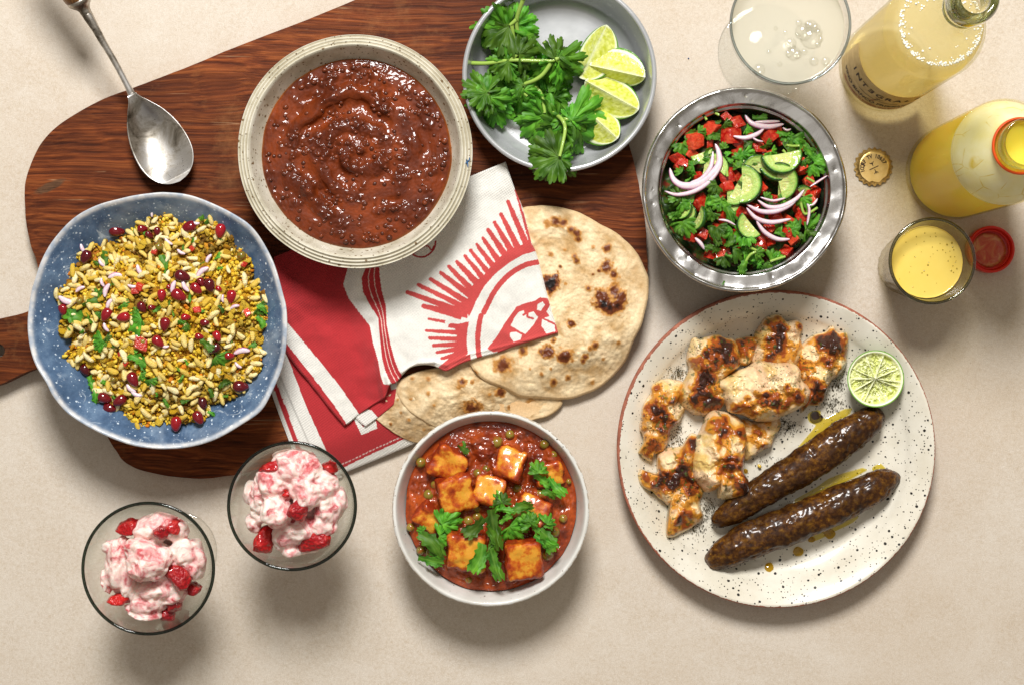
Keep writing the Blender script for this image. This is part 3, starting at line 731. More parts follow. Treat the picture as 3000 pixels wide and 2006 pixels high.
# ------------------------------------------------------------------ red screw cap lying upside down
rc = P(2905, 731, .013)[:2]; RR = PX(69, .013)
rp = Mat('red_plastic', (.62, .018, .008), .32, Coat_Weight=.3)
sc_ = thing('screw_cap', (*rc, .0004), 'red plastic screw cap lying upside down beside the tumbler', 'bottle cap')
prof = [(0, .0002), (RR - .001, .0002), (RR, .0012), (RR, .0118), (RR - .0006, .0128), (RR - .0018, .0128), (RR - .0024, .0118), (RR - .0026, .0040), (RR - .004, .0030), (0, .0028)]
V, F = lathe(prof, 160, (*rc, .0004), lambda R, Z, th: R * (1 + .012 * np.cos(60 * th) * ((R > RR - .0004) & (Z > .0013) & (Z < .0117))))
shell = mk('cap_shell', V, F, rp.m, sc_)
th = np.linspace(0, 3.4 * pi, 150); r = RR - .0034
V, F = tube(np.stack([rc[0] + r * np.cos(th), rc[1] + r * np.sin(th), .0050 + .0016 * th / pi], 1), .0008, 6); mk('thread', V, F, rp.m, sc_)
res = Mat('cap_residue', (.72, .25, .10), .25, Coat_Weight=.4)
res.set('Base Color', res.ramp(res.noise(90, 4, .6, dist=1.2), [(.36, (.50, .04, .015)), (.52, (.56, .12, .045)), (.66, (.66, .32, .10))]))
V, F = lathe([(RR - .0052, .0031), (RR - .0056, .0040), (RR - .008, .0036), (.006, .0035), (0, .0036)], 80, (*rc, .0004), lambda R, Z, th: R * (1 + .02 * np.cos(3 * th) + .015 * np.cos(5 * th + 1)))
mk('drink_residue', V, F, res.m, sc_, label='smear of yellow drink left inside the cap')

# ------------------------------------------------------------------ silver spoon
M = Mat('old_silver', (.66, .63, .58), .22, Metallic=1.0)
cl = M.noise(38, 6, .7, dist=.5)
tar = M.ramp(cl, [(.34, (.12, .10, .075)), (.45, (.46, .42, .36)), (.58, (.84, .82, .80))])
pit = M.math('MULTIPLY', M.ramp(M.vor(420), [(.10, 1), (.16, 0)]), M.ramp(M.noise(45, 2), [(.52, 0), (.6, 1)]))
M.set('Base Color', M.mix(pit, tar, (.05, .045, .04))); M.set('Roughness', M.ramp(cl, [(.3, .46), (.6, .30)]))
M.nrm(M.bump(M.noise(500, 3), .12, .0003))
silver = M.m
zs = zoomed(0, 0, .4464)
tipz, neckz = BZ + .004, BZ + .024
tip = P(*zs([(1178, 1192)])[0], BZ + .016); nk = P(*zs([(872, 625)])[0], BZ + .020)
axis = (tip - nk)[:2]; L = np.linalg.norm(axis); axis /= L; side = np.array([axis[1], -axis[0]])   # side -> right of axis
spoon = thing('serving_spoon', (*((tip + nk) / 2)[:2], BZ), 'old tarnished silver serving spoon with turned wooden handle resting on the board', 'spoon')
# half widths along the bowl, from neck to tip
ts = np.array([0, .03, .08, .15, .28, .45, .62, .76, .87, .94, .98, 1.0])
hw = np.array([.0036, .0044, .0066, .0108, .0172, .0219, .0236, .0226, .0188, .0136, .0080, .0004])
n_u, n_v = 60, 33
uu = np.concatenate([np.linspace(0, .9, 40), .9 + .1 * np.sin(np.linspace(0, pi / 2, 21))[1:]])
cw = catmull(np.stack([ts, hw], 1), 12); W = np.interp(uu, cw[:, 0], cw[:, 1])
vv = np.linspace(-1, 1, n_v); V = []
def spoon_surf(off):
    VV = []
    for u, w in zip(uu, W):
        dep = .0125 * math.sin(min(1, u * 1.06) ** .8 * pi) ** .75 * min(1, w / .02)
        base_z = BZ + .020 - .004 * u + (.006 * (1 - u) ** 3)
        for v in vv:
            p = nk[:2] + axis * (u * L) + side * (v * w)
            prof_ = 1 - abs(v) ** 2.4
            VV.append((p[0], p[1], base_z - dep * prof_ - off * (.55 + .45 * prof_)))
    return np.array(VV)
Vt, Vb = spoon_surf(0), spoon_surf(.0015)
V = np.concatenate([Vt, Vb]); nn = len(uu)
Ft = grid_faces(nn, n_v); Fb = grid_faces(nn, n_v, off=len(Vt))[:, ::-1]
per = [i * n_v for i in range(nn)] + [(nn - 1) * n_v + j for j in range(1, n_v)] + [i * n_v + n_v - 1 for i in range(nn - 2, -1, -1)] + [j for j in range(n_v - 2, 0, -1)]
Fs = np.array([(per[i], per[i] + len(Vt), per[(i + 1) % len(per)] + len(Vt), per[(i + 1) % len(per)]) for i in range(len(per))])
mk('spoon_bowl', V, np.concatenate([Ft, Fb, Fs]), silver, spoon)
path_px = zs([(872, 640), (852, 595), (800, 495), (740, 385), (680, 285), (630, 195), (592, 130), (567, 88)])
zsm = [BZ + .0205, BZ + .0235, BZ + .027, BZ + .031, BZ + .035, BZ + .0385, BZ + .041, BZ + .0425]
pth = catmull([P(x, y, z) for (x, y), z in zip(path_px, zsm)], 6)
rad = np.interp(np.linspace(0, 1, len(pth)), [0, .08, .2, .45, .7, .88, 1], [.0044, .0034, .0027, .0026, .0033, .0042, .0044])
V, F = tube(pth, rad, 16, .75); mk('stem', V, F, silver, spoon)
d = P(*zs([(420, -180)])[0], BZ + .055) - pth[-1]; Ld = np.linalg.norm(d); d /= Ld
def along_handle(prof):   # (distance, radius)
    return np.array([pth[-1] + d * s for s, r in prof]), [r for s, r in prof]
pr = catmull([(-.001, .0040), (.001, .0046), (.003, .0048), (.0055, .0062), (.0085, .0094), (.0105, .0104), (.0118, .0104), (.0122, .0100)], 3)
a, r = along_handle(pr); V, F = tube(a, r, 28); mk('collar', V, F, silver, spoon)
hw_m = Mat('honey_wood_handle', (.24, .10, .028), .38, Coat_Weight=.3)
hw_m.set('Base Color', hw_m.ramp(hw_m.noise(30, 5, .65, vec=hw_m.mapped(rot=(0, 0, 1.0), scale=(8, 1, 1))), [(.3, (.07, .026, .008)), (.5, (.24, .11, .032)), (.7, (.42, .22, .08))]))
pr = catmull([(.0115, .0100), (.014, .0112), (.019, .0118), (.023, .0105), (.0265, .0092), (.030, .0100), (.05, .0115), (.075, .0108), (.095, .0085), (.105, .0040)], 4)
a, r = along_handle(pr); V, F = tube(a, r, 28); mk('handle', V, F, hw_m.m, spoon, label='turned honey-brown wooden handle')
# ------------------------------------------------------------------ coriander leaves
Mlf = Mat('coriander_leaf', rough=.5); Mlf.set('Specular IOR Level', .35)
c = Mlf.attr('Col')
c = Mlf.mix(.55, c, Mlf.ramp(Mlf.noise(3.5, 3, .6), [(.3, (.62, .72, .6)), (.7, (1.35, 1.25, 1.2))]), 'MULTIPLY')
hs = Mlf.n('HueSaturation', {'Color': c}); Mlf.set('Hue', Mlf.math('ADD', Mlf.math('MULTIPLY', Mlf.rand(), .03), .485), hs); Mlf.set('Value', Mlf.math('ADD', Mlf.math('MULTIPLY', Mlf.rand(), 1.1), .5), hs)
Mlf.set('Base Color', hs.outputs[0])
# thin leaf: some light passes through
tl = Mlf.n('BsdfTranslucent', {'Color': Mlf.mix(1.0, hs.outputs[0], (1.5, 1.6, .6), 'MULTIPLY')}).outputs[0]
mx = Mlf.n('MixShader', {0: .30}); Mlf.set(1, Mlf.p.outputs[0], mx); Mlf.set(2, tl, mx); Mlf.t.links.new(mx.outputs[0], Mlf.out.inputs['Surface'])
Mlf.nrm(Mlf.bump(Mlf.attr('vein', 'Fac'), -.25, .015))
leaf_m = Mlf.m
stem_m = Mat('coriander_stem', (.30, .45, .08), .35, Coat_Weight=.3).m
def leaf_mesh(seed, droop=.25, sides=2, spread=1.15, cup=.06):
    """compound coriander leaf: a middle lobe and side lobes, each a small scalloped fan with its own tilt"""
    r_ = np.random.default_rng(seed); segs, rings = 64, 9; VV, FF, CC, VE, o = [], [], [], [], 0
    lobes = [(0.0, 1.0)] + [(sg * (spread + r_.normal(0, .08)), r_.uniform(.74, .92)) for sg in (-1, 1)][:sides]
    if sides == 4: lobes += [(sg * (spread * 1.85 + r_.normal(0, .1)), r_.uniform(.5, .62)) for sg in (-1, 1)]
    for li, (ang, size) in enumerate(lobes):
        half = r_.uniform(.70, .86); th = np.linspace(-half, half, segs); u = th / half
        sub = np.abs(np.cos(u * 1.5 * pi)) ** .55                                  # three sub-lobes
        R = size * (.66 + .34 * sub) * (1 - .10 * u ** 2)
        ph = (u + 1) * 4.5 + r_.uniform(0, 1); R = R * (1 - .11 * (1 - np.abs(np.sin(ph * pi))) ** 1.5)   # rounded teeth
        R = R * np.clip((1.0 - np.abs(u)) / .10, .35, 1) ** .6
        t = np.linspace(0, 1, rings); t[0] = .02; r = t[:, None] * R[None, :]
        # narrow at the base: wedge-shaped lobe
        wn = (.45 + .55 * sstep(0, .55, t))[:, None]
        x = r * np.cos(th * wn); y = r * np.sin(th * wn)
        tilt, rol, dr = r_.normal(0, .14), r_.normal(0, .20), droop * r_.uniform(.4, 1.3)
        z = -dr * r ** 2 + cup * (np.abs(y) ** 1.5) * r_.choice([-1, 1.4]) + tilt * r + rol * y + .045 * r * np.cos(u * 1.5 * pi * 2)[None, :]
        q = np.stack([x.ravel(), y.ravel(), 0 * x.ravel()], 1)
        z = z + (.12 * fbm(q, 2.6, 3, seed + li) * np.minimum(1, 3 * r.ravel())).reshape(x.shape)
        vein = np.zeros_like(r)
        for v0 in (-.66, 0, .66): vein = np.maximum(vein, np.clip(1 - np.abs(u - v0)[None, :] * half * r / .014, 0, 1) * sstep(1.0, .3, t)[:, None])
        vein = np.maximum(vein, .5 * np.clip(1 - np.abs(np.sin(ph * pi + pi / 2))[None, :] * 2.5, 0, 1) * sstep(.35, .7, t)[:, None])
        vein = np.maximum(vein, sstep(.16, .03, r))
        ca, sa = math.cos(ang), math.sin(ang)
        VV.append(np.stack([x * ca - y * sa, x * sa + y * ca, z], -1).reshape(-1, 3)); FF.append(grid_faces(rings, segs, off=o)); o += rings * segs
        base = lerp((.050, .175, .011), (.130, .335, .022), np.clip(.5 + .9 * fbm(q, 2.4, 3, seed + 7 + li), 0, 1)); CC.append(lerp(base, (.22, .42, .07), vein.ravel() * .42)); VE.append(vein.ravel())
    return make_mesh('leaf', np.concatenate(VV), np.concatenate(FF), np.concatenate(CC), True, {'vein': np.concatenate(VE)})
LEAF = [leaf_mesh(1, .25, 2, 1.15), leaf_mesh(2, .45, 2, .95, .1), leaf_mesh(3, .15, 4, 1.05), leaf_mesh(4, .6, 2, .85, .1), leaf_mesh(5, .1, 2, 1.25, .1), leaf_mesh(6, .5, 1, 1.0, .1)]
def shred_mesh(seed):
    """a chopped bit of leaf: cut straight at one end, scalloped at the other, folded along its rib"""
    r_ = np.random.default_rng(seed); n, m = 20, 22
    u = np.linspace(0, 1, n)[:, None]; v = np.linspace(-1, 1, m)[None, :]
    w0, w1 = r_.uniform(.05, .16), r_.uniform(.18, .32); sk = r_.uniform(-.25, .25); bend = r_.uniform(-.5, .5)
    L = 1 - .13 * (1 - np.abs(np.cos(v * 1.5 * pi + seed)) ** .6) - .10 * v ** 2 - .07 * (1 - np.abs(np.sin(v * 7 + seed)))
    side_n = .03 * np.sin(u * 17 + seed) + .025 * np.sin(u * 31 + 2 * seed)
    W = w0 + (w1 - w0) * u ** .8 + side_n
    X = u * (L + sk * v * (1 - u) * .6) - .5; Y = v * W + bend * (u - .5) ** 2
    fold, tw, lift = r_.uniform(-.9, .9), r_.uniform(-.5, .5), r_.uniform(-.35, .35)
    Z = fold * np.abs(v * W) * .8 + tw * v * W * (u - .5) * 2 + lift * (u - .5) ** 2 + .05 * np.sin(u * 6 + seed) * v
    V = np.stack([X, Y, Z], -1).reshape(-1, 3); V[:, 2] += .06 * fbm(V, 3, 2, seed)
    ve = (np.exp(-(v * W / .018) ** 2) * np.ones_like(u)).ravel(); ve = np.maximum(ve, (np.exp(-((np.abs(v) - .5 * u) * W / .012) ** 2) * .5).ravel())
    col = lerp(lerp((.040, .150, .010), (.115, .30, .02), np.clip(.5 + fbm(V, 3, 2, seed), 0, 1)), (.26, .46, .08), ve * .4)
    return make_mesh('shred', V, grid_faces(n, m), col, True, {'vein': ve})
SHRED = [shred_mesh(s) for s in range(20, 28)]
def leaf_at(name, parent, bx, by, tx, ty, z, me, tilt=0., roll=0., tipz=None, squeeze=1.0):
    """leaf with its stalk end at pixel (bx,by) and tip towards (tx,ty)"""
    a = P(bx, by, z); b = P(tx, ty, z if tipz is None else tipz); d = b - a; L = np.linalg.norm(d)
    yaw = math.atan2(d[1], d[0]); pit = -math.asin(np.clip(d[2] / L, -1, 1)) - tilt
    return place(name, me, leaf_m, parent, a, (Matrix.Rotation(yaw, 3, 'Z') @ Matrix.Rotation(pit, 3, 'Y') @ Matrix.Rotation(roll, 3, 'X')).to_euler(), (L, L * squeeze, L))

# ------------------------------------------------------------------ coriander sprigs in the dish
zd = zoomed(1320, 0, .3571)
def sprig(label, stems, leaves, grp='coriander sprigs in the dish'):
    x0, y0 = zd([stems[0][0][:2]])[0]
    t = thing('coriander_sprig', tuple(P(x0, y0, DF)), label, 'coriander', grp)
    for st in stems:
        pts = catmull([P(*zd([(x, y)])[0], DF + z) for x, y, z in st], 6)
        V, F = tube(pts, np.linspace(.0019, .0013, len(pts)), 8); mk('stem', V, F, stem_m, t)
    for i, (bx, by, tx, ty, z, tz, k, roll) in enumerate(leaves):
        (b, e) = zd([(bx, by), (tx, ty)]); leaf_at('leaf', t, *b, *e, DF + z, LEAF[k], 0, roll, DF + tz)
        if i % 2 == 0:      # a smaller side leaflet beside it
            a_ = rng.choice([-1, 1]) * rng.uniform(.6, 1.1); dx, dy = (e[0] - b[0]) * .62, (e[1] - b[1]) * .62
            e2 = (b[0] + dx * math.cos(a_) - dy * math.sin(a_), b[1] + dx * math.sin(a_) + dy * math.cos(a_))
            if (e2[0] - 1639) ** 2 + (e2[1] - 221) ** 2 < 262 ** 2: leaf_at('leaf', t, *b, *e2, DF + max(z - .002, .004), LEAF[(k + 3) % 6], 0, rng.uniform(-.5, .5), DF + max(tz - .001, .003))
    return t
sprig('coriander sprig with long pale stem running up to the dish rim',
      [[(600, -10, .046), (545, 150, .036), (550, 260, .030), (600, 380, .026), (560, 500, .020), (590, 620, .014)], [(545, 160, .036), (500, 200, .034), (490, 215, .034)], [(500, 200, .034), (520, 330, .028), (545, 430, .024)], [(765, 345, .026), (820, 430, .026), (830, 490, .024)]],
      [(540, 210, 745, 250, .030, .026, 0, .1), (575, 300, 770, 370, .028, .02, 1, -.3), (480, 215, 200, 250, .034, .026, 0, .3), (470, 230, 210, 390, .030, .012, 2, -.4), (420, 300, 270, 400, .026, .016, 4, 0), (520, 330, 545, 480, .030, .022, 1, .4), (500, 330, 440, 420, .028, .018, 3, 0)])
sprig('coriander sprig with pale horizontal stem pointing at the dish wall',
      [[(160, 520, .020), (300, 522, .026), (490, 497, .032), (650, 500, .034), (820, 502, .034), (860, 490, .034)], [(825, 520, .033), (760, 610, .030), (690, 660, .028), (600, 695, .024), (545, 735, .020), (470, 800, .016)], [(490, 490, .032), (550, 450, .034)], [(860, 490, .034), (905, 470, .034)]],
      [(560, 445, 770, 420, .036, .030, 1, .2), (480, 500, 290, 480, .034, .028, 0, .1), (470, 510, 300, 590, .032, .024, 2, -.2), (470, 520, 560, 620, .032, .020, 1, .3), (480, 560, 420, 680, .028, .020, 3, .2), (850, 490, 950, 300, .036, .032, 1, .5), (880, 470, 960, 380, .036, .03, 3, -.5), (860, 500, 990, 740, .034, .018, 0, .3), (890, 500, 1030, 660, .034, .016, 1, -.6), (620, 640, 440, 690, .026, .016, 5, 0), (590, 700, 480, 620, .026, .022, 4, .2)])
sprig('broad coriander leaves spilling over the side of the dish nearest the lentil bowl',
      [[(470, 800, .016), (400, 830, .020), (345, 660, .028)], [(345, 660, .026), (330, 720, .030), (310, 780, .030)]],
      [(300, 760, 90, 660, .034, .036, 2, .1), (290, 790, 80, 790, .034, .034, 0, -.2), (300, 820, 150, 900, .032, .030, 1, .2), (310, 800, 360, 990, .030, .020, 0, .2), (340, 740, 480, 820, .028, .014, 2, -.3), (350, 840, 440, 1060, .022, .010, 4, .2), (330, 830, 290, 1020, .022, .010, 3, 0), (420, 760, 500, 900, .018, .006, 1, 0)])
sprig('dark coriander leaves lying in the middle of the dish',
      [[(590, 620, .012), (640, 700, .014), (730, 750, .018), (770, 900, .018), (770, 930, .018)], [(590, 720, .02), (600, 760, .022), (630, 790, .022)]],
      [(600, 740, 640, 860, .026, .020, 0, 0), (600, 720, 720, 740, .026, .02, 1, .3), (570, 740, 560, 980, .018, .004, 2, .2), (700, 620, 860, 820, .016, .006, 0, .1), (720, 560, 980, 780, .014, .004, 2, .2), (640, 560, 760, 700, .012, .006, 1, 0), (800, 760, 1020, 820, .012, .006, 0, .2), (700, 780, 750, 920, .014, .006, 1, -.2), (660, 840, 600, 1050, .012, .003, 4, .2), (640, 880, 540, 1000, .008, .003, 5, .2), (840, 800, 920, 930, .010, .004, 2, 0), (560, 540, 700, 600, .008, .004, 0, 0), (480, 860, 500, 1000, .008, .003, 1, 0), (420, 600, 600, 760, .006, .003, 2, 0)])
sprig('coriander sprig hanging over the dish rim above the napkin',
      [[(780, 870, .014), (850, 930, .020), (915, 985, .034), (940, 1060, .036), (920, 1180, .040), (895, 1285, .0415)], [(915, 985, .026), (950, 980, .028), (985, 985, .028)]],
      [(890, 1290, 610, 1350, .038, .034, 2, .1), (880, 1280, 650, 1420, .038, .032, 0, -.2), (880, 1300, 740, 1450, .037, .028, 1, .1), (900, 1300, 1035, 1330, .038, .034, 3, .3), (985, 985, 1090, 870, .030, .028, 1, .2), (985, 990, 960, 880, .030, .028, 3, -.2), (990, 990, 1250, 1200, .030, .012, 0, .1), (1000, 1010, 1110, 1240, .028, .010, 1, -.2), (985, 1000, 970, 1130, .028, .012, 4, 0), (900, 1000, 820, 930, .026, .022, 1, .2), (900, 1010, 880, 1180, .024, .012, 0, 0), (880, 1010, 700, 1230, .024, .006, 2, .3), (860, 1000, 640, 1160, .020, .006, 0, .2), (780, 960, 570, 1130, .016, .004, 2, -.2), (760, 950, 600, 1240, .012, .003, 0, .1), (800, 960, 740, 1100, .014, .006, 5, 0)])
# ------------------------------------------------------------------ lime wedges and half lime
peel_m = Mat('lime_peel', (.10, .26, .012), .32, Coat_Weight=.3)
peel_m.set('Base Color', peel_m.ramp(peel_m.noise(60, 4), [(.3, (.045, .15, .008)), (.7, (.16, .33, .03))]))
peel_m.nrm(peel_m.bump(peel_m.vor(450), .35, .0006)); peel_m = peel_m.m
fl = Mat('lime_flesh', rough=.22, Subsurface_Weight=.15, Subsurface_Scale=.004, Coat_Weight=.5, Coat_Roughness=.12)
fl.set('Subsurface Radius', (.9, 1.0, .25)); fl.set('Base Color', fl.attr('Col'))
fl.nrm(fl.bump(fl.noise(260, 3, .6), .6, .0016)); flesh_m = fl.m
zl = zoomed(1660, 40, .2552)
def wedge(label, e0, e1, halfang=50, roll=0., R=.0220, lift=0., zend=(0, 0)):
    """e0,e1: pixel ends of the sharp edge"""
    a = zl([e0])[0]; b = zl([e1])[0]; z0 = DF + R * .93
    A, B = P(*a, z0 + zend[0]), P(*b, z0 + zend[1]); d = B - A; Lh = np.linalg.norm(d) / 2; mid = (A + B) / 2
    yaw = math.atan2(d[1], d[0])
    t = thing('lime_wedge', (mid[0], mid[1], DF), label, 'lime', 'lime wedges in the dish')
    R3 = np.array((Matrix.Rotation(yaw, 3, 'Z') @ Matrix.Rotation(-math.asin(d[2] / (2 * Lh)), 3, 'Y') @ Matrix.Rotation(roll, 3, 'X')))
    h = math.radians(halfang); n, m = 40, 24
    x = -np.cos(np.linspace(0, pi, n)); rho = R * np.clip(1 - np.abs(x) ** 2.2, 0, 1) ** .62
    ph = np.linspace(-h, h, m)
    V = np.stack([x[:, None] * Lh + 0 * ph, rho[:, None] * np.sin(ph), -rho[:, None] * np.cos(ph)], -1).reshape(-1, 3)
    W = V @ R3.T; sink = W[:, 2].min(); org = np.array([mid[0], mid[1], DF + .0003 - sink + lift])
    mk('peel', W + org, grid_faces(n, m)[:, ::-1], peel_m, t)
    for s in (-1, 1):
        k = 18; q = np.linspace(0, 1, k)
        Y = s * np.sin(h) * rho[:, None] * q; Z = -np.cos(h) * rho[:, None] * q
        X = x[:, None] * Lh + 0 * q
        nrm_ = np.array([0, s * math.cos(h), math.sin(h)])
        D = np.maximum(q[None, :] * np.ones((n, 1)), np.abs(x)[:, None] ** 3)      # closeness to the peel
        pith = sstep(.77, .84, q)[None, :] * np.ones((n, 1)); pith = np.maximum(pith, sstep(.90, .97, np.abs(x))[:, None])
        core = np.exp(-(q / .09) ** 2)[None, :] * np.ones((n, 1))
        V = np.stack([X, Y, Z], -1).reshape(-1, 3)
        nz = fbm(V, 900, 2, s + Lh * 1000)
        V = V + nrm_ * ((1 - pith.ravel()) * (.0004 * nz - .0005) * (q[None, :] * (1 - q[None, :]) * 4 * np.ones((n, 1))).ravel())[:, None]
        streak = fbm(V * (700, 260, 260), 1, 3, s) * .8 + .5
        c = lerp((.48, .52, .025), (.72, .75, .24), np.clip(streak, 0, 1))
        c = lerp(c, (.82, .85, .55), np.clip(core.ravel() * .7, 0, 1)); c = lerp(c, (.80, .84, .58), pith.ravel())
        c = lerp(c, (.09, .25, .015), sstep(.905, .94, q[None, :] * np.ones((n, 1))).ravel())
        mk('cut_face', V @ R3.T + org, grid_faces(n, k) if s > 0 else grid_faces(n, k)[:, ::-1], flesh_m, t, col=c)
    return t
wedge('lime wedge standing closest to the coriander, pointing up the dish', (460, 135), (160, 750), 50, roll=.30)
wedge('lime wedge nearest the dish rim, second from the far end', (262, 600), (900, 740), 50, roll=.38)
wedge('lime wedge in the middle of the row, third from the far end', (212, 775), (825, 1110), 50, roll=.02)
wedge('lime wedge nearest the napkin, partly under a coriander leaf', (165, 1060), (585, 1440), 50, roll=-.05)

# squeezed half lime on the plate
zc = zoomed(2040, 960, .4719)
hx, hy = zc([(1106, 314)])[0]; HZ = .026
hc = P(hx, hy, HZ); HR = PX(83, HZ)
half = thing('lime_half', (hc[0], hc[1], .0105), 'squeezed half lime lying cut side up on the speckled plate', 'lime')
V, F = lathe(catmull([(.0001, 0.0), (.006, .0004), (.013, .0035), (.0195, .0095), (.0228, .0165), (.0236, .0205)], 4), 96, (hc[0], hc[1], .0105))
mk('peel', V, F, peel_m, half)
n, m = 40, 180
th = np.linspace(0, 2 * pi, m, endpoint=False); q = np.linspace(0, 1, n); q[0] = .005
nseg = 10; bnd = np.sort(np.linspace(0, 2 * pi, nseg, endpoint=False) + np.random.default_rng(5).normal(0, .17, nseg))
dm = np.min(np.abs((th[:, None] - bnd[None, :] + pi) % (2 * pi) - pi), axis=1)
rr = q[:, None]; mem = np.exp(-(dm[None, :] * rr / .022) ** 2); pith = sstep(.86, .92, rr) * np.ones((1, m)); core = np.exp(-(rr / .09) ** 2) * np.ones((1, m))
X = HR * rr * np.cos(th); Y = HR * rr * np.sin(th)
pts = np.stack([X.ravel(), Y.ravel(), 0 * X.ravel()], 1)
pul = fbm(np.stack([(rr * 5 + 0 * th).ravel(), (th * 6 + 0 * rr).ravel(), 0 * X.ravel()], 1), 1, 3, 2).reshape(n, m)
gapw = np.abs(np.sin((th * nseg / 2 + .6 * fbm(np.stack([np.cos(th), np.sin(th), 0 * th], 1), 2, 2, 4))))
hollow = sstep(.25, .05, np.abs(pul)) * (1 - pith) * (1 - mem) * sstep(.85, .5, rr) * sstep(.1, .3, rr)
Z = .0310 - .0058 * (1 - pith) * (1 - .6 * mem) * (.35 + .65 * np.clip(np.abs(pul) * 1.6, 0, 1)) - .0050 * hollow + .0012 * core
c = lerp((.56, .60, .16), (.80, .82, .45), np.clip(pul * .9 + .5, 0, 1).ravel())
c = lerp(c, (.86, .87, .62), np.clip(np.maximum(mem * .75, np.maximum(pith, core)), 0, 1).ravel())
c = lerp(c, (.15, .34, .03), (sstep(.955, .975, rr) * np.ones((1, m))).ravel())
mk('cut_face', np.stack([hc[0] + X, hc[1] + Y, Z], -1).reshape(-1, 3), grid_faces(n, m, False, True), flesh_m, half, col=c)
# ------------------------------------------------------------------ rotis
M = Mat('roti', rough=.62); M.set('Base Color', M.mix(.6, M.attr('Col'), M.ramp(M.noise(500, 3, .7), [(.3, (.72, .70, .66)), (.7, (1.18, 1.18, 1.2))]), 'MULTIPLY'))
M.set('Roughness', M.math('SUBTRACT', .62, M.math('MULTIPLY', M.attr('burn', 'Fac'), .34)))
M.nrm(M.bump(M.noise(420, 4, .65), .35, .0007)); roti_m = M.m
def roti(name_label, outline_px, zbase, spots, seed, shade=1.0, rings=120, segs=420, grp='rotis under the napkin'):
    oz = zbase
    o3 = catmull([P(x, y, BZ + oz)[:2] for x, y in outline_px], 6, True)
    o3 = o3 + fbm(np.c_[o3, 0 * o3[:, 0]], 60, 3, seed)[:, None] * .0006
    XY, t, R = blob_patch(o3, rings, segs)
    q = np.c_[XY.reshape(-1, 2), np.zeros((rings + 1) * segs)]
    tt = np.repeat(t, segs)
    base = drape(q) + oz
    w = worley(q + fbm(q, 90, 2, seed)[:, None] * .004, 95, seed); bub = np.clip(1 - w * 1.5, 0, 1) ** 1.3
    puff = fbm(q, 28, 3, seed + 1)
    inner = sstep(1.0, .90, tt)
    z = base + .0022 * (1 - sstep(.975, 1.0, tt) * .8) + inner * (.0014 * bub * (.5 + puff) + .0008 * puff + .0006 * fbm(q, 260, 2, seed + 2))
    flour = np.clip(fbm(q, 55, 4, seed + 5) * .9 + .5, 0, 1)
    c = lerp((.50, .33, .155), (.80, .66, .45), flour)
    c = lerp(c, (.86, .74, .52), np.clip(bub * (.6 + puff), 0, .8)); c = lerp(c, (.62, .46, .27), sstep(.90, .985, tt) * .7)
    brown = np.clip(fbm(q, 75, 3, seed + 8) * 1.3 - .55, 0, 1) * inner
    c = lerp(c, (.40, .20, .065), brown * .32)
    burn = np.zeros(len(q))
    for (sx, sy, sr, k) in spots:
        p0 = P(sx, sy, BZ + oz)[:2]; d = np.linalg.norm(q[:, :2] - p0, axis=1) / PX(sr, BZ)
        d = d * (1 + .38 * fbm(q, 180, 3, seed + sx * .01)) + .20 * fbm(q, 420, 2, seed + sy * .01)
        m = np.exp(-np.clip(d, 0, 9) ** 2.6 * 1.2) * k
        burn = np.maximum(burn, m); z += .0011 * np.exp(-(d * .75) ** 2) * (k > .3)
    c = lerp(c, (.50, .24, .06), sstep(.06, .32, burn)); c = lerp(c, (.13, .034, .012), sstep(.30, .62, burn)); c = lerp(c, (.014, .010, .010), sstep(.78, 1.05, burn))
    c = c * shade * np.array([1.02, .975, .885])
    V = np.c_[q[:, :2], z]
    # underside
    Vb = V[-segs:].copy(); Vb[:, 2] = (base[-segs:]) + .0002
    Vb2 = np.c_[V[:segs, :2], base[:segs] + .0002]
    n = len(V); VV = np.concatenate([V, Vb, Vb2]); F = [grid_faces(rings + 1, segs, False, True)]
    i = np.arange(segs); j = (i + 1) % segs
    F.append(np.stack([rings * segs + i, n + i, n + j, rings * segs + j], 1)); F.append(np.stack([n + i, n + segs + i, n + segs + j, n + j], 1))
    C = np.concatenate([c, c[-segs:], c[:segs]]); B = np.concatenate([burn, burn[-segs:], burn[:segs]])
    return mk('roti', VV, np.concatenate(F), roti_m, col=C, extra={'burn': np.clip(B, 0, 1)}, label=name_label, cat='flatbread', group=grp)
zr = zoomed(1100, 580, .4718)
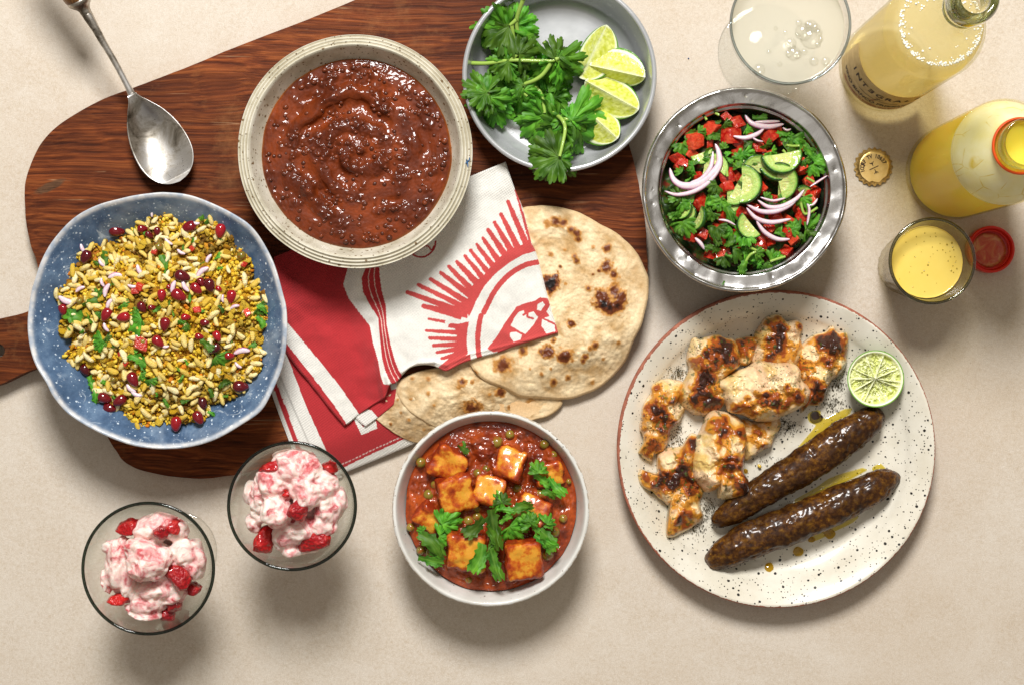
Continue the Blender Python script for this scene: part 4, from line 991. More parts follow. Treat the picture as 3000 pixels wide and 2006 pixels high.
roti('charred round roti on top of the bread stack, largest part showing',
     zr([(900, 70), (1000, 48), (1100, 50), (1200, 70), (1300, 110), (1400, 165), (1500, 225), (1590, 300), (1650, 390), (1690, 490), (1695, 580), (1680, 680), (1650, 790), (1600, 900), (1560, 1010), (1480, 1110), (1380, 1190), (1280, 1230), (1180, 1255), (1050, 1250), (900, 1235), (790, 1180), (680, 1130), (610, 1070), (560, 980), (540, 860), (545, 700), (600, 500), (680, 320), (780, 160)]), .0075,
     [(zr([(x, y)])[0][0], zr([(x, y)])[0][1], r * .4718, k) for x, y, r, k in
      [(1090, 535, 55, 1.25), (1120, 150, 40, .62), (1165, 158, 30, .62), (1070, 165, 30, .45), (1215, 200, 28, .62), (1250, 225, 30, .7), (1260, 255, 26, .6), (1435, 315, 28, .72), (1235, 365, 20, .55), (1245, 395, 24, .6), (1090, 350, 16, .5), (1145, 425, 11, .8), (1430, 430, 42, .8), (1480, 480, 34, .72), (1385, 455, 13, .8), (1400, 610, 50, .85), (1480, 580, 48, .65), (1520, 620, 42, .8), (1420, 660, 50, 1.05), (1500, 670, 46, 1.0), (1450, 685, 45, 1.0), (1320, 565, 20, .65),
       (1350, 475, 9, .7), (1215, 780, 27, .78), (1175, 325, 12, .4), (1350, 310, 14, .4), (790, 1035, 58, .68), (1075, 950, 45, .85), (1175, 985, 50, .9), (1030, 950, 22, .6), (915, 945, 30, .62), (1105, 885, 20, .6), (1365, 915, 28, .58), (1330, 930, 20, .5), (1300, 985, 24, .66), (1290, 1010, 20, .6), (1110, 1140, 24, .6), (1195, 1115, 22, .55), (1030, 1090, 12, .5), (1350, 1150, 16, .4), (610, 1090, 28, .7), (1510, 900, 16, .45), (1415, 1000, 14, .35), (1090, 1060, 12, .4), (960, 1060, 10, .35)]], 1)
roti('middle roti of the stack, under the charred one',
     zr([(120, 1200), (150, 1130), (250, 1080), (380, 1050), (520, 1010), (700, 990), (900, 1050), (1050, 1150), (1150, 1240), (1160, 1290), (1090, 1350), (980, 1385), (800, 1440), (600, 1460), (420, 1440), (330, 1410), (240, 1350), (180, 1290)]), .0040,
     [(zr([(x, y)])[0][0], zr([(x, y)])[0][1], r * .4718, k) for x, y, r, k in [(540, 1140, 28, .6), (600, 1140, 16, .45), (330, 1120, 18, .5), (230, 1115, 14, .45), (330, 1210, 20, .35), (775, 1205, 34, .68), (590, 1300, 52, .66), (630, 1300, 40, .55), (830, 1300, 16, .5), (960, 1270, 40, .3), (365, 1285, 12, .4), (520, 1170, 20, .4), (710, 1220, 14, .35)]], 4, .93, 70, 320)
roti('bottom roti of the stack, lying half on the red napkin corner',
     zr([(-90, 1310), (-40, 1200), (60, 1130), (200, 1150), (330, 1250), (400, 1380), (420, 1480), (340, 1530), (250, 1525), (150, 1480), (60, 1420), (0, 1370)]), .0024,
     [(zr([(x, y)])[0][0], zr([(x, y)])[0][1], r * .4718, k) for x, y, r, k in [(95, 1400, 12, .55), (210, 1375, 16, .35), (160, 1330, 14, .3), (220, 1240, 14, .4), (140, 1250, 12, .35), (300, 1440, 16, .25)]], 6, .82, 50, 240)
# ------------------------------------------------------------------ folded printed napkin
M = Mat('printed_linen', rough=.85, Sheen_Weight=.15)
wx = M.n('TexWave', {'Vector': M.mapped(rot=(0, 0, .4)), 'Scale': 260.0, 'Distortion': .6, 'Detail': 2}, wave_type='BANDS', bands_direction='X').outputs['Fac']
wy = M.n('TexWave', {'Vector': M.mapped(rot=(0, 0, .4)), 'Scale': 260.0, 'Distortion': .6, 'Detail': 2}, wave_type='BANDS', bands_direction='Y').outputs['Fac']
wv = M.math('MULTIPLY', M.math('ADD', wx, wy), .5)
c = M.mix(.35, M.attr('Col'), M.ramp(wv, [(.2, (.78, .77, .75)), (.8, (1.1, 1.1, 1.1))]), 'MULTIPLY')
c = M.mix(.4, c, M.ramp(M.noise(700, 2, .6), [(.3, (.8, .8, .8)), (.7, (1.15, 1.15, 1.15))]), 'MULTIPLY')
M.set('Base Color', c); M.nrm(M.bump(wv, .8, .0008)); linen = M.m
RED = (.50, .030, .036); PRED = (.62, .075, .070); WHT = (.85, .83, .765); DRED = (.42, .02, .026)
N1 = zoomed(780, 700, .4464); N2 = zoomed(1100, 460, .4082)
def coons(top, right, bottom, left, nu, nv):
    """top,bottom run left->right; left,right run top->bottom (pixels). returns (nu,nv,2): u left->right, v top->bottom"""
    T, B = resample(catmull(top, 8), nu), resample(catmull(bottom, 8), nu); Lf, R = resample(catmull(left, 8), nv), resample(catmull(right, 8), nv)
    u = np.linspace(0, 1, nu)[:, None, None]; v = np.linspace(0, 1, nv)[None, :, None]
    return ((1 - v) * T[:, None] + v * B[:, None] + (1 - u) * Lf[None] + u * R[None]
            - ((1 - u) * (1 - v) * T[0] + u * (1 - v) * T[-1] + (1 - u) * v * B[0] + u * v * B[-1]))
napkin = thing('linen_napkin', tuple(P(1100, 900, BZ)), 'folded white and red linen napkin printed with a red sunburst over the rotis', 'napkin')
def cloth(name, grid, zf, cf, thick=.0016, roll=.0012, **kw):
    nu, nv = grid.shape[:2]; px = grid.reshape(-1, 2)
    kb = (CAM_H - BZ) / CAM_H / PXM; g = np.stack([(px[:, 0] - 1500) * kb, -(px[:, 1] - 1003) * kb], 1); z = zf(px, g)
    u = np.repeat(np.linspace(0, 1, nu), nv); v = np.tile(np.linspace(0, 1, nv), nu)
    e = np.minimum.reduce([u * nu, (1 - u) * nu, v * nv, (1 - v) * nv]); z = z - roll * np.clip(1 - e / 3.0, 0, 1) ** 2
    k = (CAM_H - z) / CAM_H / PXM
    V = np.stack([(px[:, 0] - 1500) * k, -(px[:, 1] - 1003) * k, z], 1)
    col = cf(px)
    per = [i * nv for i in range(nu)] + [(nu - 1) * nv + j for j in range(1, nv)] + [i * nv + nv - 1 for i in range(nu - 2, -1, -1)] + [j for j in range(nv - 2, 0, -1)]
    Vs = V[per] - (0, 0, thick); n = len(V); m = len(per)
    i = np.arange(m); pa = np.array(per)
    Fs = np.stack([pa[i], n + i, n + (i + 1) % m, pa[(i + 1) % m]], 1)
    # shrink the lower rim inward slightly so the edge reads as a rounded fold
    F = np.concatenate([grid_faces(nu, nv)[:, ::-1], Fs])
    return mk(name, np.concatenate([V, Vs]), F, linen, napkin, col=np.concatenate([col, col[per]]), **kw)
def pdist(px, path):
    d = np.full(len(px), 1e9); path = np.asarray(path, float)
    for a, b in zip(path[:-1], path[1:]):
        ab = b - a; t = np.clip(((px - a) @ ab) / (ab @ ab + 1e-9), 0, 1); d = np.minimum(d, np.linalg.norm(px - (a + t[:, None] * ab), axis=1))
    return d
def paint(col, mask, c): col[mask] = c
def half(px, a, b):   # signed side of a line
    a, b = np.array(a), np.array(b); d = b - a; return (px[:, 0] - a[0]) * d[1] - (px[:, 1] - a[1]) * d[0]
def wob(px, s=.05, a=3.0): return a * fbm(np.c_[px * s, 0 * px[:, 0]], 1, 3, 2)

# lowest ply: pale hem, thin red line, white
g = coons(N1([(20, 800), (180, 740)]), N1([(180, 740), (270, 1000), (420, 1390), (500, 1560)]), N1([(262, 1640), (380, 1600), (500, 1560)]), N1([(20, 800), (30, 990), (150, 1325), (262, 1640)]), 40, 200)
def cf(px):
    c = np.tile(WHT, (len(px), 1)); l = N1([(-20, 860), (40, 990), (160, 1325), (270, 1640)]); d = pdist(px, N1([(58, 960), (195, 1325), (310, 1640)])) + wob(px, .1, .6)
    paint(c, d < 7, RED); return c
cloth('lower_hem', g, lambda px, w: drape(w) + .0012, cf, .001)
# second ply: white stripe then red ground, stitched white hem along the bottom
g = coons(N1([(30, 770), (150, 680), (400, 620), (800, 560)]), N1([(800, 560), (880, 900), (930, 1180), (985, 1335)]), N1([(300, 1610), (420, 1570), (540, 1520), (760, 1430), (985, 1335)]), N1([(30, 770), (85, 895), (195, 1150), (272, 1330), (300, 1400), (300, 1610)]), 200, 220)
def cf(px):
    px = px + wob(px, .12, .5)[:, None]
    c = np.tile(RED, (len(px), 1))
    paint(c, inpoly(px, N1([(-60, 640), (120, 730), (165, 840), (260, 1090), (385, 1365), (470, 1560), (400, 1700), (200, 1700), (-60, 900)])), WHT)
    st = N1([(440, 1500), (520, 1467), (700, 1380), (880, 1300), (1000, 1245)])
    hem = N1([(380, 1560), (520, 1490), (700, 1404), (880, 1322), (1010, 1262)])
    paint(c, inpoly(px, hem + N1([(1100, 1400), (900, 1600), (300, 1800)])), WHT)
    d = pdist(px, st); dash = (np.abs(((px[:, 0] * .9) % 9) - 4.5) < 3.2)
    paint(c, (d < 1.5) & dash, (.78, .60, .56))
    paint(c, inpoly(px, N1([(575, 1180), (590, 1150), (635, 1232), (718, 1185), (728, 1241), (625, 1283)])), WHT)
    return c
cloth('lower_fold', g, lambda px, w: drape(w) + .0030 + .0008 * fbm(np.c_[px * .008, 0 * px[:, 0]], 1, 2, 3), cf, .0016)
# turned-under lip
g = coons(N1([(560, 1120), (680, 1020), (780, 960), (850, 890)]), N1([(850, 890), (862, 925), (856, 985), (838, 1085)]), N1([(652, 1229), (725, 1176), (790, 1125), (838, 1085)]), N1([(560, 1120), (585, 1168), (615, 1200), (652, 1229)]), 90, 60)
def cf(px):
    c = np.tile(RED, (len(px), 1)); paint(c, inpoly(px, N1([(500, 1100), (670, 1118), (690, 1120), (735, 1172), (650, 1260), (520, 1240)])), WHT)
    paint(c, half(px, *N1([(590, 1185), (650, 1237)])) < -9999, RED)
    paint(c, inpoly(px, N1([(815, 940), (870, 940), (870, 975), (820, 990)])), WHT); return c
cloth('turned_lip', g, lambda px, w: drape(w) + .0062, cf, .002)
# upper ply
top = [N1([(50, 120)])[0], (1100, 632), (1300, 549), N2([(935, 35)])[0]]
right = N2([(935, 35), (965, 130), (1000, 230), (1060, 380), (1115, 600), (1150, 680), (1180, 780), (1230, 980), (1260, 1090), (1300, 1220), (1312, 1265)])
bottom = N1([(512, 1226), (545, 1205), (610, 1152), (700, 1090), (776, 1042), (800, 985), (812, 955), (850, 945), (885, 905)]) + N2([(190, 1567), (250, 1512), (330, 1492), (400, 1495), (455, 1515), (512, 1535), (620, 1482), (740, 1442), (880, 1405), (1000, 1360), (1150, 1315), (1312, 1268)])
left = N1([(50, 120), (40, 450), (118, 722), (300, 962), (440, 1140), (512, 1226)])
g = coons(top, right, bottom, left, 420, 400)
# keep the sampling of the left part straight
rays = [((945, 310), (1080, 622), 13, 24), ((895, 400), (1025, 660), 13, 24), ((848, 460), (985, 692), 13, 26), ((800, 512), (945, 725), 14, 26), ((765, 574), (895, 765), 12, 24), ((720, 620), (860, 805), 12, 22), ((674, 662), (825, 850), 12, 22), ((634, 702), (790, 893), 12, 22), ((576, 744), (750, 930), 14, 28), ((517, 778), (720, 985), 13, 26),
        ((458, 824), (700, 1010), 13, 26), ((384, 870), (675, 1055), 14, 24), ((296, 913), (650, 1085), 14, 22), ((216, 967), (600, 1105), 16, 24), ((330, 1067), (620, 1140), 16, 30), ((372, 1161), (500, 1184), 9, 12), ((528, 1206), (650, 1225), 14, 20), ((355, 1245), (620, 1262), 10, 18), ((377, 1298), (615, 1308), 12, 18), ((404, 1352), (605, 1342), 12, 20), ((432, 1402), (600, 1375), 10, 20), ((465, 1447), (640, 1400), 10, 22), ((1002, 232), (1112, 612), 7, 12)]
def cf(px):
    q = px + wob(px, .10, 1.1)[:, None] * np.array([1, -.6])
    c = np.tile(WHT, (len(px), 1))
    # red ground on the left part
    paint(c, inpoly(px, N1([(-200, -200), (540, 0), (533, 200), (505, 300), (540, 390), (600, 470), (680, 570), (700, 680), (735, 800), (752, 900), (770, 950), (806, 955), (840, 1000), (800, 1100), (560, 1300), (-200, 1400)])), RED)
    # white border stripe and thin red edge along the lower-left fold
    s0, s1 = N1([(60, 430)])[0], N1([(640, 1160)])[0]
    paint(c, inpoly(px, N1([(60, 470), (130, 540), (300, 740), (480, 960), (612, 1150), (640, 1190), (530, 1300), (430, 1200), (120, 690), (60, 560)])), WHT)
    paint(c, inpoly(px, N1([(60, 600), (132, 684), (240, 820), (350, 960), (440, 1080), (520, 1200), (545, 1230), (500, 1300), (60, 760)])), RED)
    # banded stripe
    bl = N1([(650, 195), (625, 260), (635, 350), (690, 450), (735, 520), (745, 640), (760, 780), (780, 860), (806, 918), (830, 960)]); br = N1([(742, 185), (745, 250), (758, 340), (785, 440), (790, 560), (815, 690), (845, 800), (872, 866), (900, 905)])
    paint(c, inpoly(px, bl + br[::-1]), RED)
    for f in (.36, .68):
        mid = [((1 - f) * np.array(a) + f * np.array(b)) for a, b in zip(resample(bl, 14), resample(br, 14))]
        paint(c, pdist(px, mid) < 1.15, (.82, .62, .55))
    # sunburst
    pr = np.zeros(len(px), bool)
    band = N2([(1112, 608), (1055, 632), (1000, 648), (950, 672), (910, 705), (870, 738), (835, 780), (800, 818), (768, 862), (712, 890), (685, 950), (668, 1003), (645, 1052), (612, 1084), (560, 1096), (500, 1098), (560, 1130), (620, 1150), (662, 1158), (660, 1130), (672, 1145), (690, 1110), (720, 1040), (780, 930), (860, 840), (960, 760), (1060, 702), (1155, 676)])
    pr |= inpoly(q, band)
    pr |= inpoly(q, N2([(525, 1200), (600, 1198), (672, 1180), (660, 1240), (654, 1330), (662, 1412), (620, 1440), (560, 1465), (500, 1500), (460, 1500), (520, 1450), (540, 1415), (590, 1385), (580, 1340), (585, 1260), (570, 1230), (520, 1225)]))
    for a, b, w0, w1 in rays:
        A, B = np.array(N2([a])[0]), np.array(N2([b])[0]); d = B - A; Ld = np.linalg.norm(d); d /= Ld
        s = (q - A) @ d; o = (q - A) @ np.array([-d[1], d[0]]); w = (w0 + (w1 - w0) * np.clip(s / Ld, 0, 1)) * .4082
        w = w * np.sqrt(np.clip(1 - np.clip(-(s - w0 * .4) / (w0 * .4), 0, 1) ** 2, 0, 1))
        pr |= (np.abs(o) < w) & (s > 0) & (s < Ld)
    pr |= pdist(q, catmull(N2([(1175, 754), (1080, 775), (980, 830), (900, 905), (840, 990), (800, 1070), (778, 1115)]), 5)) < 19 * .4082
    pr |= pdist(q, catmull(N2([(757, 1140), (745, 1200), (735, 1290), (738, 1380), (748, 1450)]), 5)) < 19 * .4082
    fig = inpoly(q, N2([(800, 1375), (870, 1290), (930, 1190), (990, 1110), (1010, 1075), (1080, 1050), (1150, 1030), (1180, 1008), (1240, 1018), (1258, 1060), (1226, 1108), (1255, 1140), (1212, 1156), (1290, 1192), (1305, 1225), (1330, 1290), (1200, 1300), (1000, 1350), (850, 1400)]))
    for h in [[(1030, 1112), (1062, 1104), (1074, 1132), (1132, 1108), (1167, 1150), (1130, 1210), (1076, 1272), (1030, 1246), (970, 1210), (1000, 1150)], [(1160, 1060), (1200, 1038), (1217, 1060), (1186, 1106), (1160, 1096)], [(1195, 1163), (1284, 1208), (1290, 1252), (1230, 1266), (1190, 1215)], [(965, 1260), (1010, 1254), (1052, 1276), (1042, 1310), (990, 1326), (965, 1290)], [(1230, 1110), (1262, 1095), (1275, 1150), (1250, 1150)]]:
        fig &= ~inpoly(q, N2(h))
    fig |= pdist(q, N2([(1060, 1135), (1085, 1120), (1095, 1150), (1130, 1160)])) < 3.2
    pr |= fig
    fold = inpoly(px, N2([(455, 1500), (510, 1492), (600, 1440), (680, 1412), (690, 1500), (560, 1560), (440, 1560)]) ) | inpoly(px, N2([(725, 1425), (762, 1412), (770, 1480), (730, 1480)])) | inpoly(px, N2([(880, 1368), (1000, 1345), (1100, 1312), (1200, 1285), (1320, 1262), (1320, 1300), (1100, 1370), (870, 1430)]))
    pr |= fold
    paint(c, pr, PRED)
    paint(c, (pdist(px, catmull(N2([(270, 700), (300, 716), (350, 717), (395, 690), (424, 650), (431, 608)]), 5)) < 2.6) | (pdist(px, catmull(N2([(275, 690), (330, 652), (375, 640), (402, 668), (420, 640)]), 5)) < 2.2), DRED)
    return c
def zf(px, w):
    z = drape(w) + .0068 + .0078 * sstep(1120, 1330, px[:, 0] + .25 * (px[:, 1] - 800))
    hump = catmull(N1([(600, 150), (565, 300), (620, 430), (715, 560), (730, 700), (770, 850), (800, 940)]), 4)
    z += .0050 * np.exp(-(pdist(px, hump) / 40) ** 2) * sstep(700, 860, px[:, 1] + 0)
    z -= .0025 * np.exp(-(pdist(px, N1([(700, 560), (770, 760), (850, 900)])) / 16) ** 2)
    z += .0030 * np.exp(-(pdist(px, N1([(150, 420), (420, 330), (520, 260)])) / 45) ** 2)
    z += .0030 * np.exp(-(pdist(px, N2([(640, 380), (760, 480), (900, 700)])) / 60) ** 2) * .6
    z += .0032 * fbm(np.c_[px * .0065, 0 * px[:, 0]], 1, 3, 5) + .0010 * np.exp(-(np.abs(fbm(np.c_[px * .0045, 0 * px[:, 0]], 1, 1, 15)) / .16) ** 2) + .0006 * fbm(np.c_[px * .02, 0 * px[:, 0]], 1, 2, 6)
    for pth_ in (N1([(776, 1042), (750, 900), (735, 800)]), N1([(830, 1080), (808, 960), (790, 900)])): z += .0030 * np.exp(-(pdist(px, pth_) / 9) ** 2)
    cr = N2([(190, 1545), (300, 1480), (420, 1470), (500, 1490)]); z += .0022 * np.exp(-(pdist(px, cr) / 9) ** 2) - .002 * np.exp(-(pdist(px, N2([(200, 1560), (300, 1500), (420, 1492)])) / 6) ** 2)
    z += .0012 * np.exp(-(pdist(px, N2([(510, 1490), (680, 1412), (880, 1366), (1100, 1310), (1305, 1255)])) / 5) ** 2)
    return z
cloth('upper_fold', g, zf, cf, .0042, .0026)
# ------------------------------------------------------------------ black lentil stew
M = Mat('lentil_sauce', rough=.5, Coat_Weight=.42, Coat_Roughness=.05); M.set('Specular IOR Level', .1)
M.set('Base Color', M.mix(.5, M.attr('Col'), M.ramp(M.noise(350, 4, .6), [(.3, (.6, .57, .55)), (.7, (1.35, 1.3, 1.25))]), 'MULTIPLY')); M.nrm(M.bump(M.noise(150, 3, .5), .20, .0016)); dal_m = M.m
DZ = BZ + .0445
def dal_h(q):
    d = q[:, :2] - dal_c - np.array([.0, .002]); r = np.hypot(d[:, 0], d[:, 1] * 1.12); a = np.arctan2(d[:, 1], d[:, 0])
    wr = r + .0085 * fbm(q, 26, 3, 21)
    sw = np.cos(2 * pi * wr / .024 - a * 1.0 + .6); sw = np.sign(sw) * np.abs(sw) ** .7
    h = .0032 * sw * sstep(.074, .050, r) * np.clip(fbm(q, 24, 2, 22) * 1.6 + .55, 0, 1.2) + .0030 * np.exp(-(r / .03) ** 2)
    wl = worley(q + (fbm(q, 130, 2, 23) * .002)[:, None], 165, 3); lump = np.clip(1 - wl * 1.7, 0, 1) ** .8
    pat = np.clip(fbm(q, 60, 3, 24) * 1.4 + .35, 0, 1)
    h += .0017 * lump * pat + .0008 * fbm(q, 90, 2, 25) * pat + .0002 * fbm(q, 420, 2, 26)
    return h, sw, lump * pat, pat
rings, segs = 190, 440
t = np.linspace(0, 1, rings) ** .8; t[0] = .002; th = np.linspace(0, 2 * pi, segs, endpoint=False)
edge = .0782 + .0008 * fbm(np.stack([np.cos(th), np.sin(th), 0 * th], 1), 3, 3, 5)
X = dal_c[0] + t[:, None] * edge * np.cos(th); Y = dal_c[1] + t[:, None] * edge * np.sin(th)
q = np.stack([X.ravel(), Y.ravel(), 0 * X.ravel()], 1); tt = np.repeat(t, segs)
h, sw, lump, pat = dal_h(q)
fade = sstep(1.0, .93, tt); z = DZ + h * fade + .0015 * sstep(1, .8, tt) - .0022 * sstep(.97, 1, tt)
mixv = np.clip(.5 - .30 * sw * sstep(.074, .05, np.hypot(q[:, 0] - dal_c[0], q[:, 1] - dal_c[1])) + .5 * fbm(q, 40, 3, 27) - .35 * pat, 0, 1)
c = lerp((.085, .0145, .0035), (.205, .035, .0045), mixv); c = lerp(c, (.070, .0125, .0035), np.clip(lump * 1.0, 0, .6))
c = lerp(c, (.42, .13, .018), sstep(.965, 1.0, tt) * .7)
dal = thing('lentil_stew', (*dal_c, BZ + .012), 'dark red-brown swirled lentil stew in the stoneware bowl', 'stew')
Vb = np.array([[*dal_c, DZ - .02]]); V = np.concatenate([np.c_[q[:, :2], z], np.c_[q[-segs:, :2] * .8 + dal_c * .2, np.full(segs, DZ - .014)]])
n = rings * segs; i = np.arange(segs); j = (i + 1) % segs
F = np.concatenate([grid_faces(rings, segs, False, True), np.stack([n - segs + i, n + i, n + j, n - segs + j], 1)])
mk('sauce', V, F, dal_m, dal, col=np.concatenate([c, c[-segs:]]))
lm = Mat('black_lentil', rough=.5, Coat_Weight=.35, Coat_Roughness=.1); lm.set('Specular IOR Level', .25)
lm.set('Base Color', lm.ramp(lm.rand(), [(0, (.065, .012, .0035)), (.5, (.11, .020, .004)), (1, (.17, .031, .005))]))
lv, lf = ico(2); lme = make_mesh('lentil', lv * (1, .85, .75) * (1 + .06 * fbm(lv, 2, 2, 3))[:, None], lf)
r_ = np.random.default_rng(3); cnt = 0
while cnt < 300:
    p = dal_c + r_.uniform(-.076, .076, 2); r = np.hypot(*(p - dal_c))
    if r > .0735: continue
    hh, s_, l_, pt = dal_h(np.array([[p[0], p[1], 0]]))
    if r_.random() > .25 + .75 * pt[0]: continue
    s = r_.uniform(.0015, .0027)
    place('lentil', lme, lm.m, dal, (p[0], p[1], DZ + hh[0] + .0014 - s * .30), r_.uniform(-.6, .6, 3), s); cnt += 1
# ------------------------------------------------------------------ paneer curry
M = Mat('curry_sauce', rough=.45, Coat_Weight=.5, Coat_Roughness=.08); M.set('Specular IOR Level', .2)
M.set('Base Color', M.mix(.55, M.attr('Col'), M.ramp(M.noise(300, 4, .65), [(.3, (.45, .4, .4)), (.7, (1.5, 1.5, 1.4))]), 'MULTIPLY')); M.nrm(M.bump(M.noise(260, 3, .6), .25, .0014)); curry_m = M.m
KZ = .0492
zp = zoomed(1120, 1180, .3953)
cubes = [(490, 430, 210, 28, .004, 12), (945, 455, 190, 20, .007, -14), (545, 670, 215, -14, .009, 10), (800, 655, 200, 12, .007, -12), (350, 835, 175, 38, .005, 16), (1235, 510, 185, -8, .004, 10), (1110, 800, 215, 24, .006, -10), (620, 1090, 240, 4, .009, 8), (1035, 1150, 225, -6, .011, 12), (760, 335, 120, 30, -.001, 6), (1180, 905, 130, -20, .001, 8)]
peas = [(850, 290, 46), (285, 440, 40), (710, 525, 40), (770, 490, 30), (395, 605, 38), (345, 680, 42), (1000, 630, 34), (1170, 675, 42), (700, 772, 38), (638, 870, 42), (700, 840, 36), (560, 900, 38), (210, 920, 32), (1275, 955, 42), (1225, 1120, 46), (1340, 855, 32), (285, 1090, 34), (350, 1105, 34), (1200, 305, 36), (945, 232, 34), (1265, 385, 32), (640, 1310, 26), (1380, 580, 22)]
ctr = [P(*zp([(c_[0], c_[1])])[0], KZ + .01)[:2] for c_ in cubes]; pctr = [P(*zp([(p_[0], p_[1])])[0], KZ + .004)[:2] for p_ in peas]
rings, segs = 130, 340; t = np.linspace(0, 1, rings) ** .8; t[0] = .002; th = np.linspace(0, 2 * pi, segs, endpoint=False)
cz = P(1439, 1481, KZ)[:2]; edge = PX(250, KZ) + .0012 * fbm(np.stack([np.cos(th), np.sin(th), 0 * th], 1), 2.5, 3, 8)
X = cz[0] + t[:, None] * edge * np.cos(th); Y = cz[1] + t[:, None] * edge * np.sin(th)
q = np.stack([X.ravel(), Y.ravel(), 0 * X.ravel()], 1); tt = np.repeat(t, segs)
h = .0014 * fbm(q, 70, 3, 31) + .0011 * fbm(q, 220, 3, 32) + .0012 * np.clip(1 - worley(q, 190, 5) * 1.7, 0, 1) * np.clip(fbm(q, 50, 2, 33) + .4, 0, 1)
near = np.full(len(q), 9.0)
for p_, c_ in zip(ctr, cubes): near = np.minimum(near, np.linalg.norm(q[:, :2] - p_, axis=1) / PX(c_[2] * .3953 * .62, KZ))
h += .0045 * sstep(1.7, .9, near)
for p_ in pctr: h += .0022 * np.exp(-(np.linalg.norm(q[:, :2] - p_, axis=1) / .0065) ** 2)
z = KZ + h * sstep(1, .93, tt) - .001 * sstep(.97, 1, tt)
c = lerp((.16, .018, .004), (.40, .066, .007), np.clip(.5 + .8 * fbm(q, 40, 4, 34), 0, 1)); c = lerp(c, (.34, .05, .008), sstep(.94, 1, tt) * .6)
c = lerp(c, (.10, .016, .006), np.clip(fbm(q, 110, 3, 35) * 1.6 - .4, 0, .8))
curry = thing('paneer_curry', (*cz, .012), 'red paneer and pea curry with coriander in the off-white bowl', 'curry')
V = np.concatenate([np.c_[q[:, :2], z], np.c_[q[-segs:, :2] * .8 + cz * .2, np.full(segs, KZ - .014)]]); n = rings * segs; i = np.arange(segs); j = (i + 1) % segs
F = np.concatenate([grid_faces(rings, segs, False, True), np.stack([n - segs + i, n + i, n + j, n - segs + j], 1)])
mk('sauce', V, F, curry_m, curry, col=np.concatenate([c, c[-segs:]]))
# paneer cubes: rounded uneven boxes smeared with sauce
pm = Mat('paneer', rough=.4, Coat_Weight=.45, Coat_Roughness=.12, Subsurface_Weight=.25, Subsurface_Scale=.004)
cov = pm.math('ADD', pm.attr('sauce', 'Fac'), pm.math('MULTIPLY', pm.math('SUBTRACT', pm.noise(170, 4, .65), .5), 1.3))
pc = pm.ramp(cov, [(.22, (.70, .32, .030)), (.38, (.58, .17, .012)), (.56, (.44, .072, .007)), (.80, (.25, .026, .005))])
pm.set('Base Color', pc); pm.nrm(pm.bump(pm.noise(320, 4, .6), .35, .0012)); paneer_m = pm.m
def rounded_box(n=9):
    g = np.linspace(-1, 1, n); V, F, o = [], [], 0
    for ax in range(3):
        for s in (-1, 1):
            a, b = np.meshgrid(g, g, indexing='ij'); p = np.zeros((n, n, 3)); p[..., ax] = s; p[..., (ax + 1) % 3] = a; p[..., (ax + 2) % 3] = b
            f = grid_faces(n, n, off=o); F.append(f if s > 0 else f[:, ::-1]); V.append(p.reshape(-1, 3)); o += n * n
    V = np.concatenate(V); k = .72; core = np.clip(V, -k, k); d = V - core; L = np.linalg.norm(d, axis=1)[:, None]
    V = core + d / np.maximum(L, 1e-9) * np.minimum(L, 1) * 0 + np.where(L > 1e-9, d / np.maximum(L, 1e-9), 0) * (1 - k)
    return V, np.concatenate(F)
bV, bF = rounded_box(13)
for i_, (cx, cy, sz, rz, lift, tilt) in enumerate(cubes):
    p = P(*zp([(cx, cy)])[0], KZ + lift); hs = PX(sz * .3953 / 2 * 1.2, KZ)
    Vn = bV * (1, .92 + .12 * math.sin(i_), .80) * (1 + .16 * fbm(bV, .8, 3, i_ + 3)[:, None]) + .06 * np.stack([fbm(bV, 3, 2, i_ + 11), fbm(bV, 3, 2, i_ + 12), fbm(bV, 3, 2, i_ + 13)], 1)
    cov_ = np.clip(.78 - .40 * bV[:, 2] + .35 * sstep(.72, 1.0, np.maximum(np.abs(bV[:, 0]), np.abs(bV[:, 1]))) + .45 * fbm(bV, 1.3, 2, i_ + 20) - .12 * (lift > .006), 0, 1)
    cov_ = np.where(lift < 0, cov_ + .4, cov_)
    me = make_mesh('paneer_cube', Vn * hs, bF, None, True, {'sauce': cov_})
    place('paneer_cube', me, paneer_m, curry, p - (0, 0, .0024), (math.radians(tilt), math.radians(tilt * .7), math.radians(-rz)))
pe = Mat('pea', rough=.25, Coat_Weight=.8, Coat_Roughness=.1)
pe.set('Base Color', pe.mix(pe.math('MULTIPLY', pe.ramp(pe.noise(1.6, 3, .6), [(.45, 0), (.62, 1)]), .8), pe.ramp(pe.rand(), [(0, (.15, .12, .012)), (1, (.27, .21, .03))]), (.30, .06, .01)))
pv, pf = ico(3); pme = make_mesh('pea', pv * (1 + .03 * fbm(pv, 1.5, 2, 1))[:, None], pf)
for (x, y, r) in peas:
    place('pea', pme, pe.m, curry, P(*zp([(x, y)])[0], KZ + .0026), rng.uniform(0, 6, 3), PX(r * .3953, KZ))
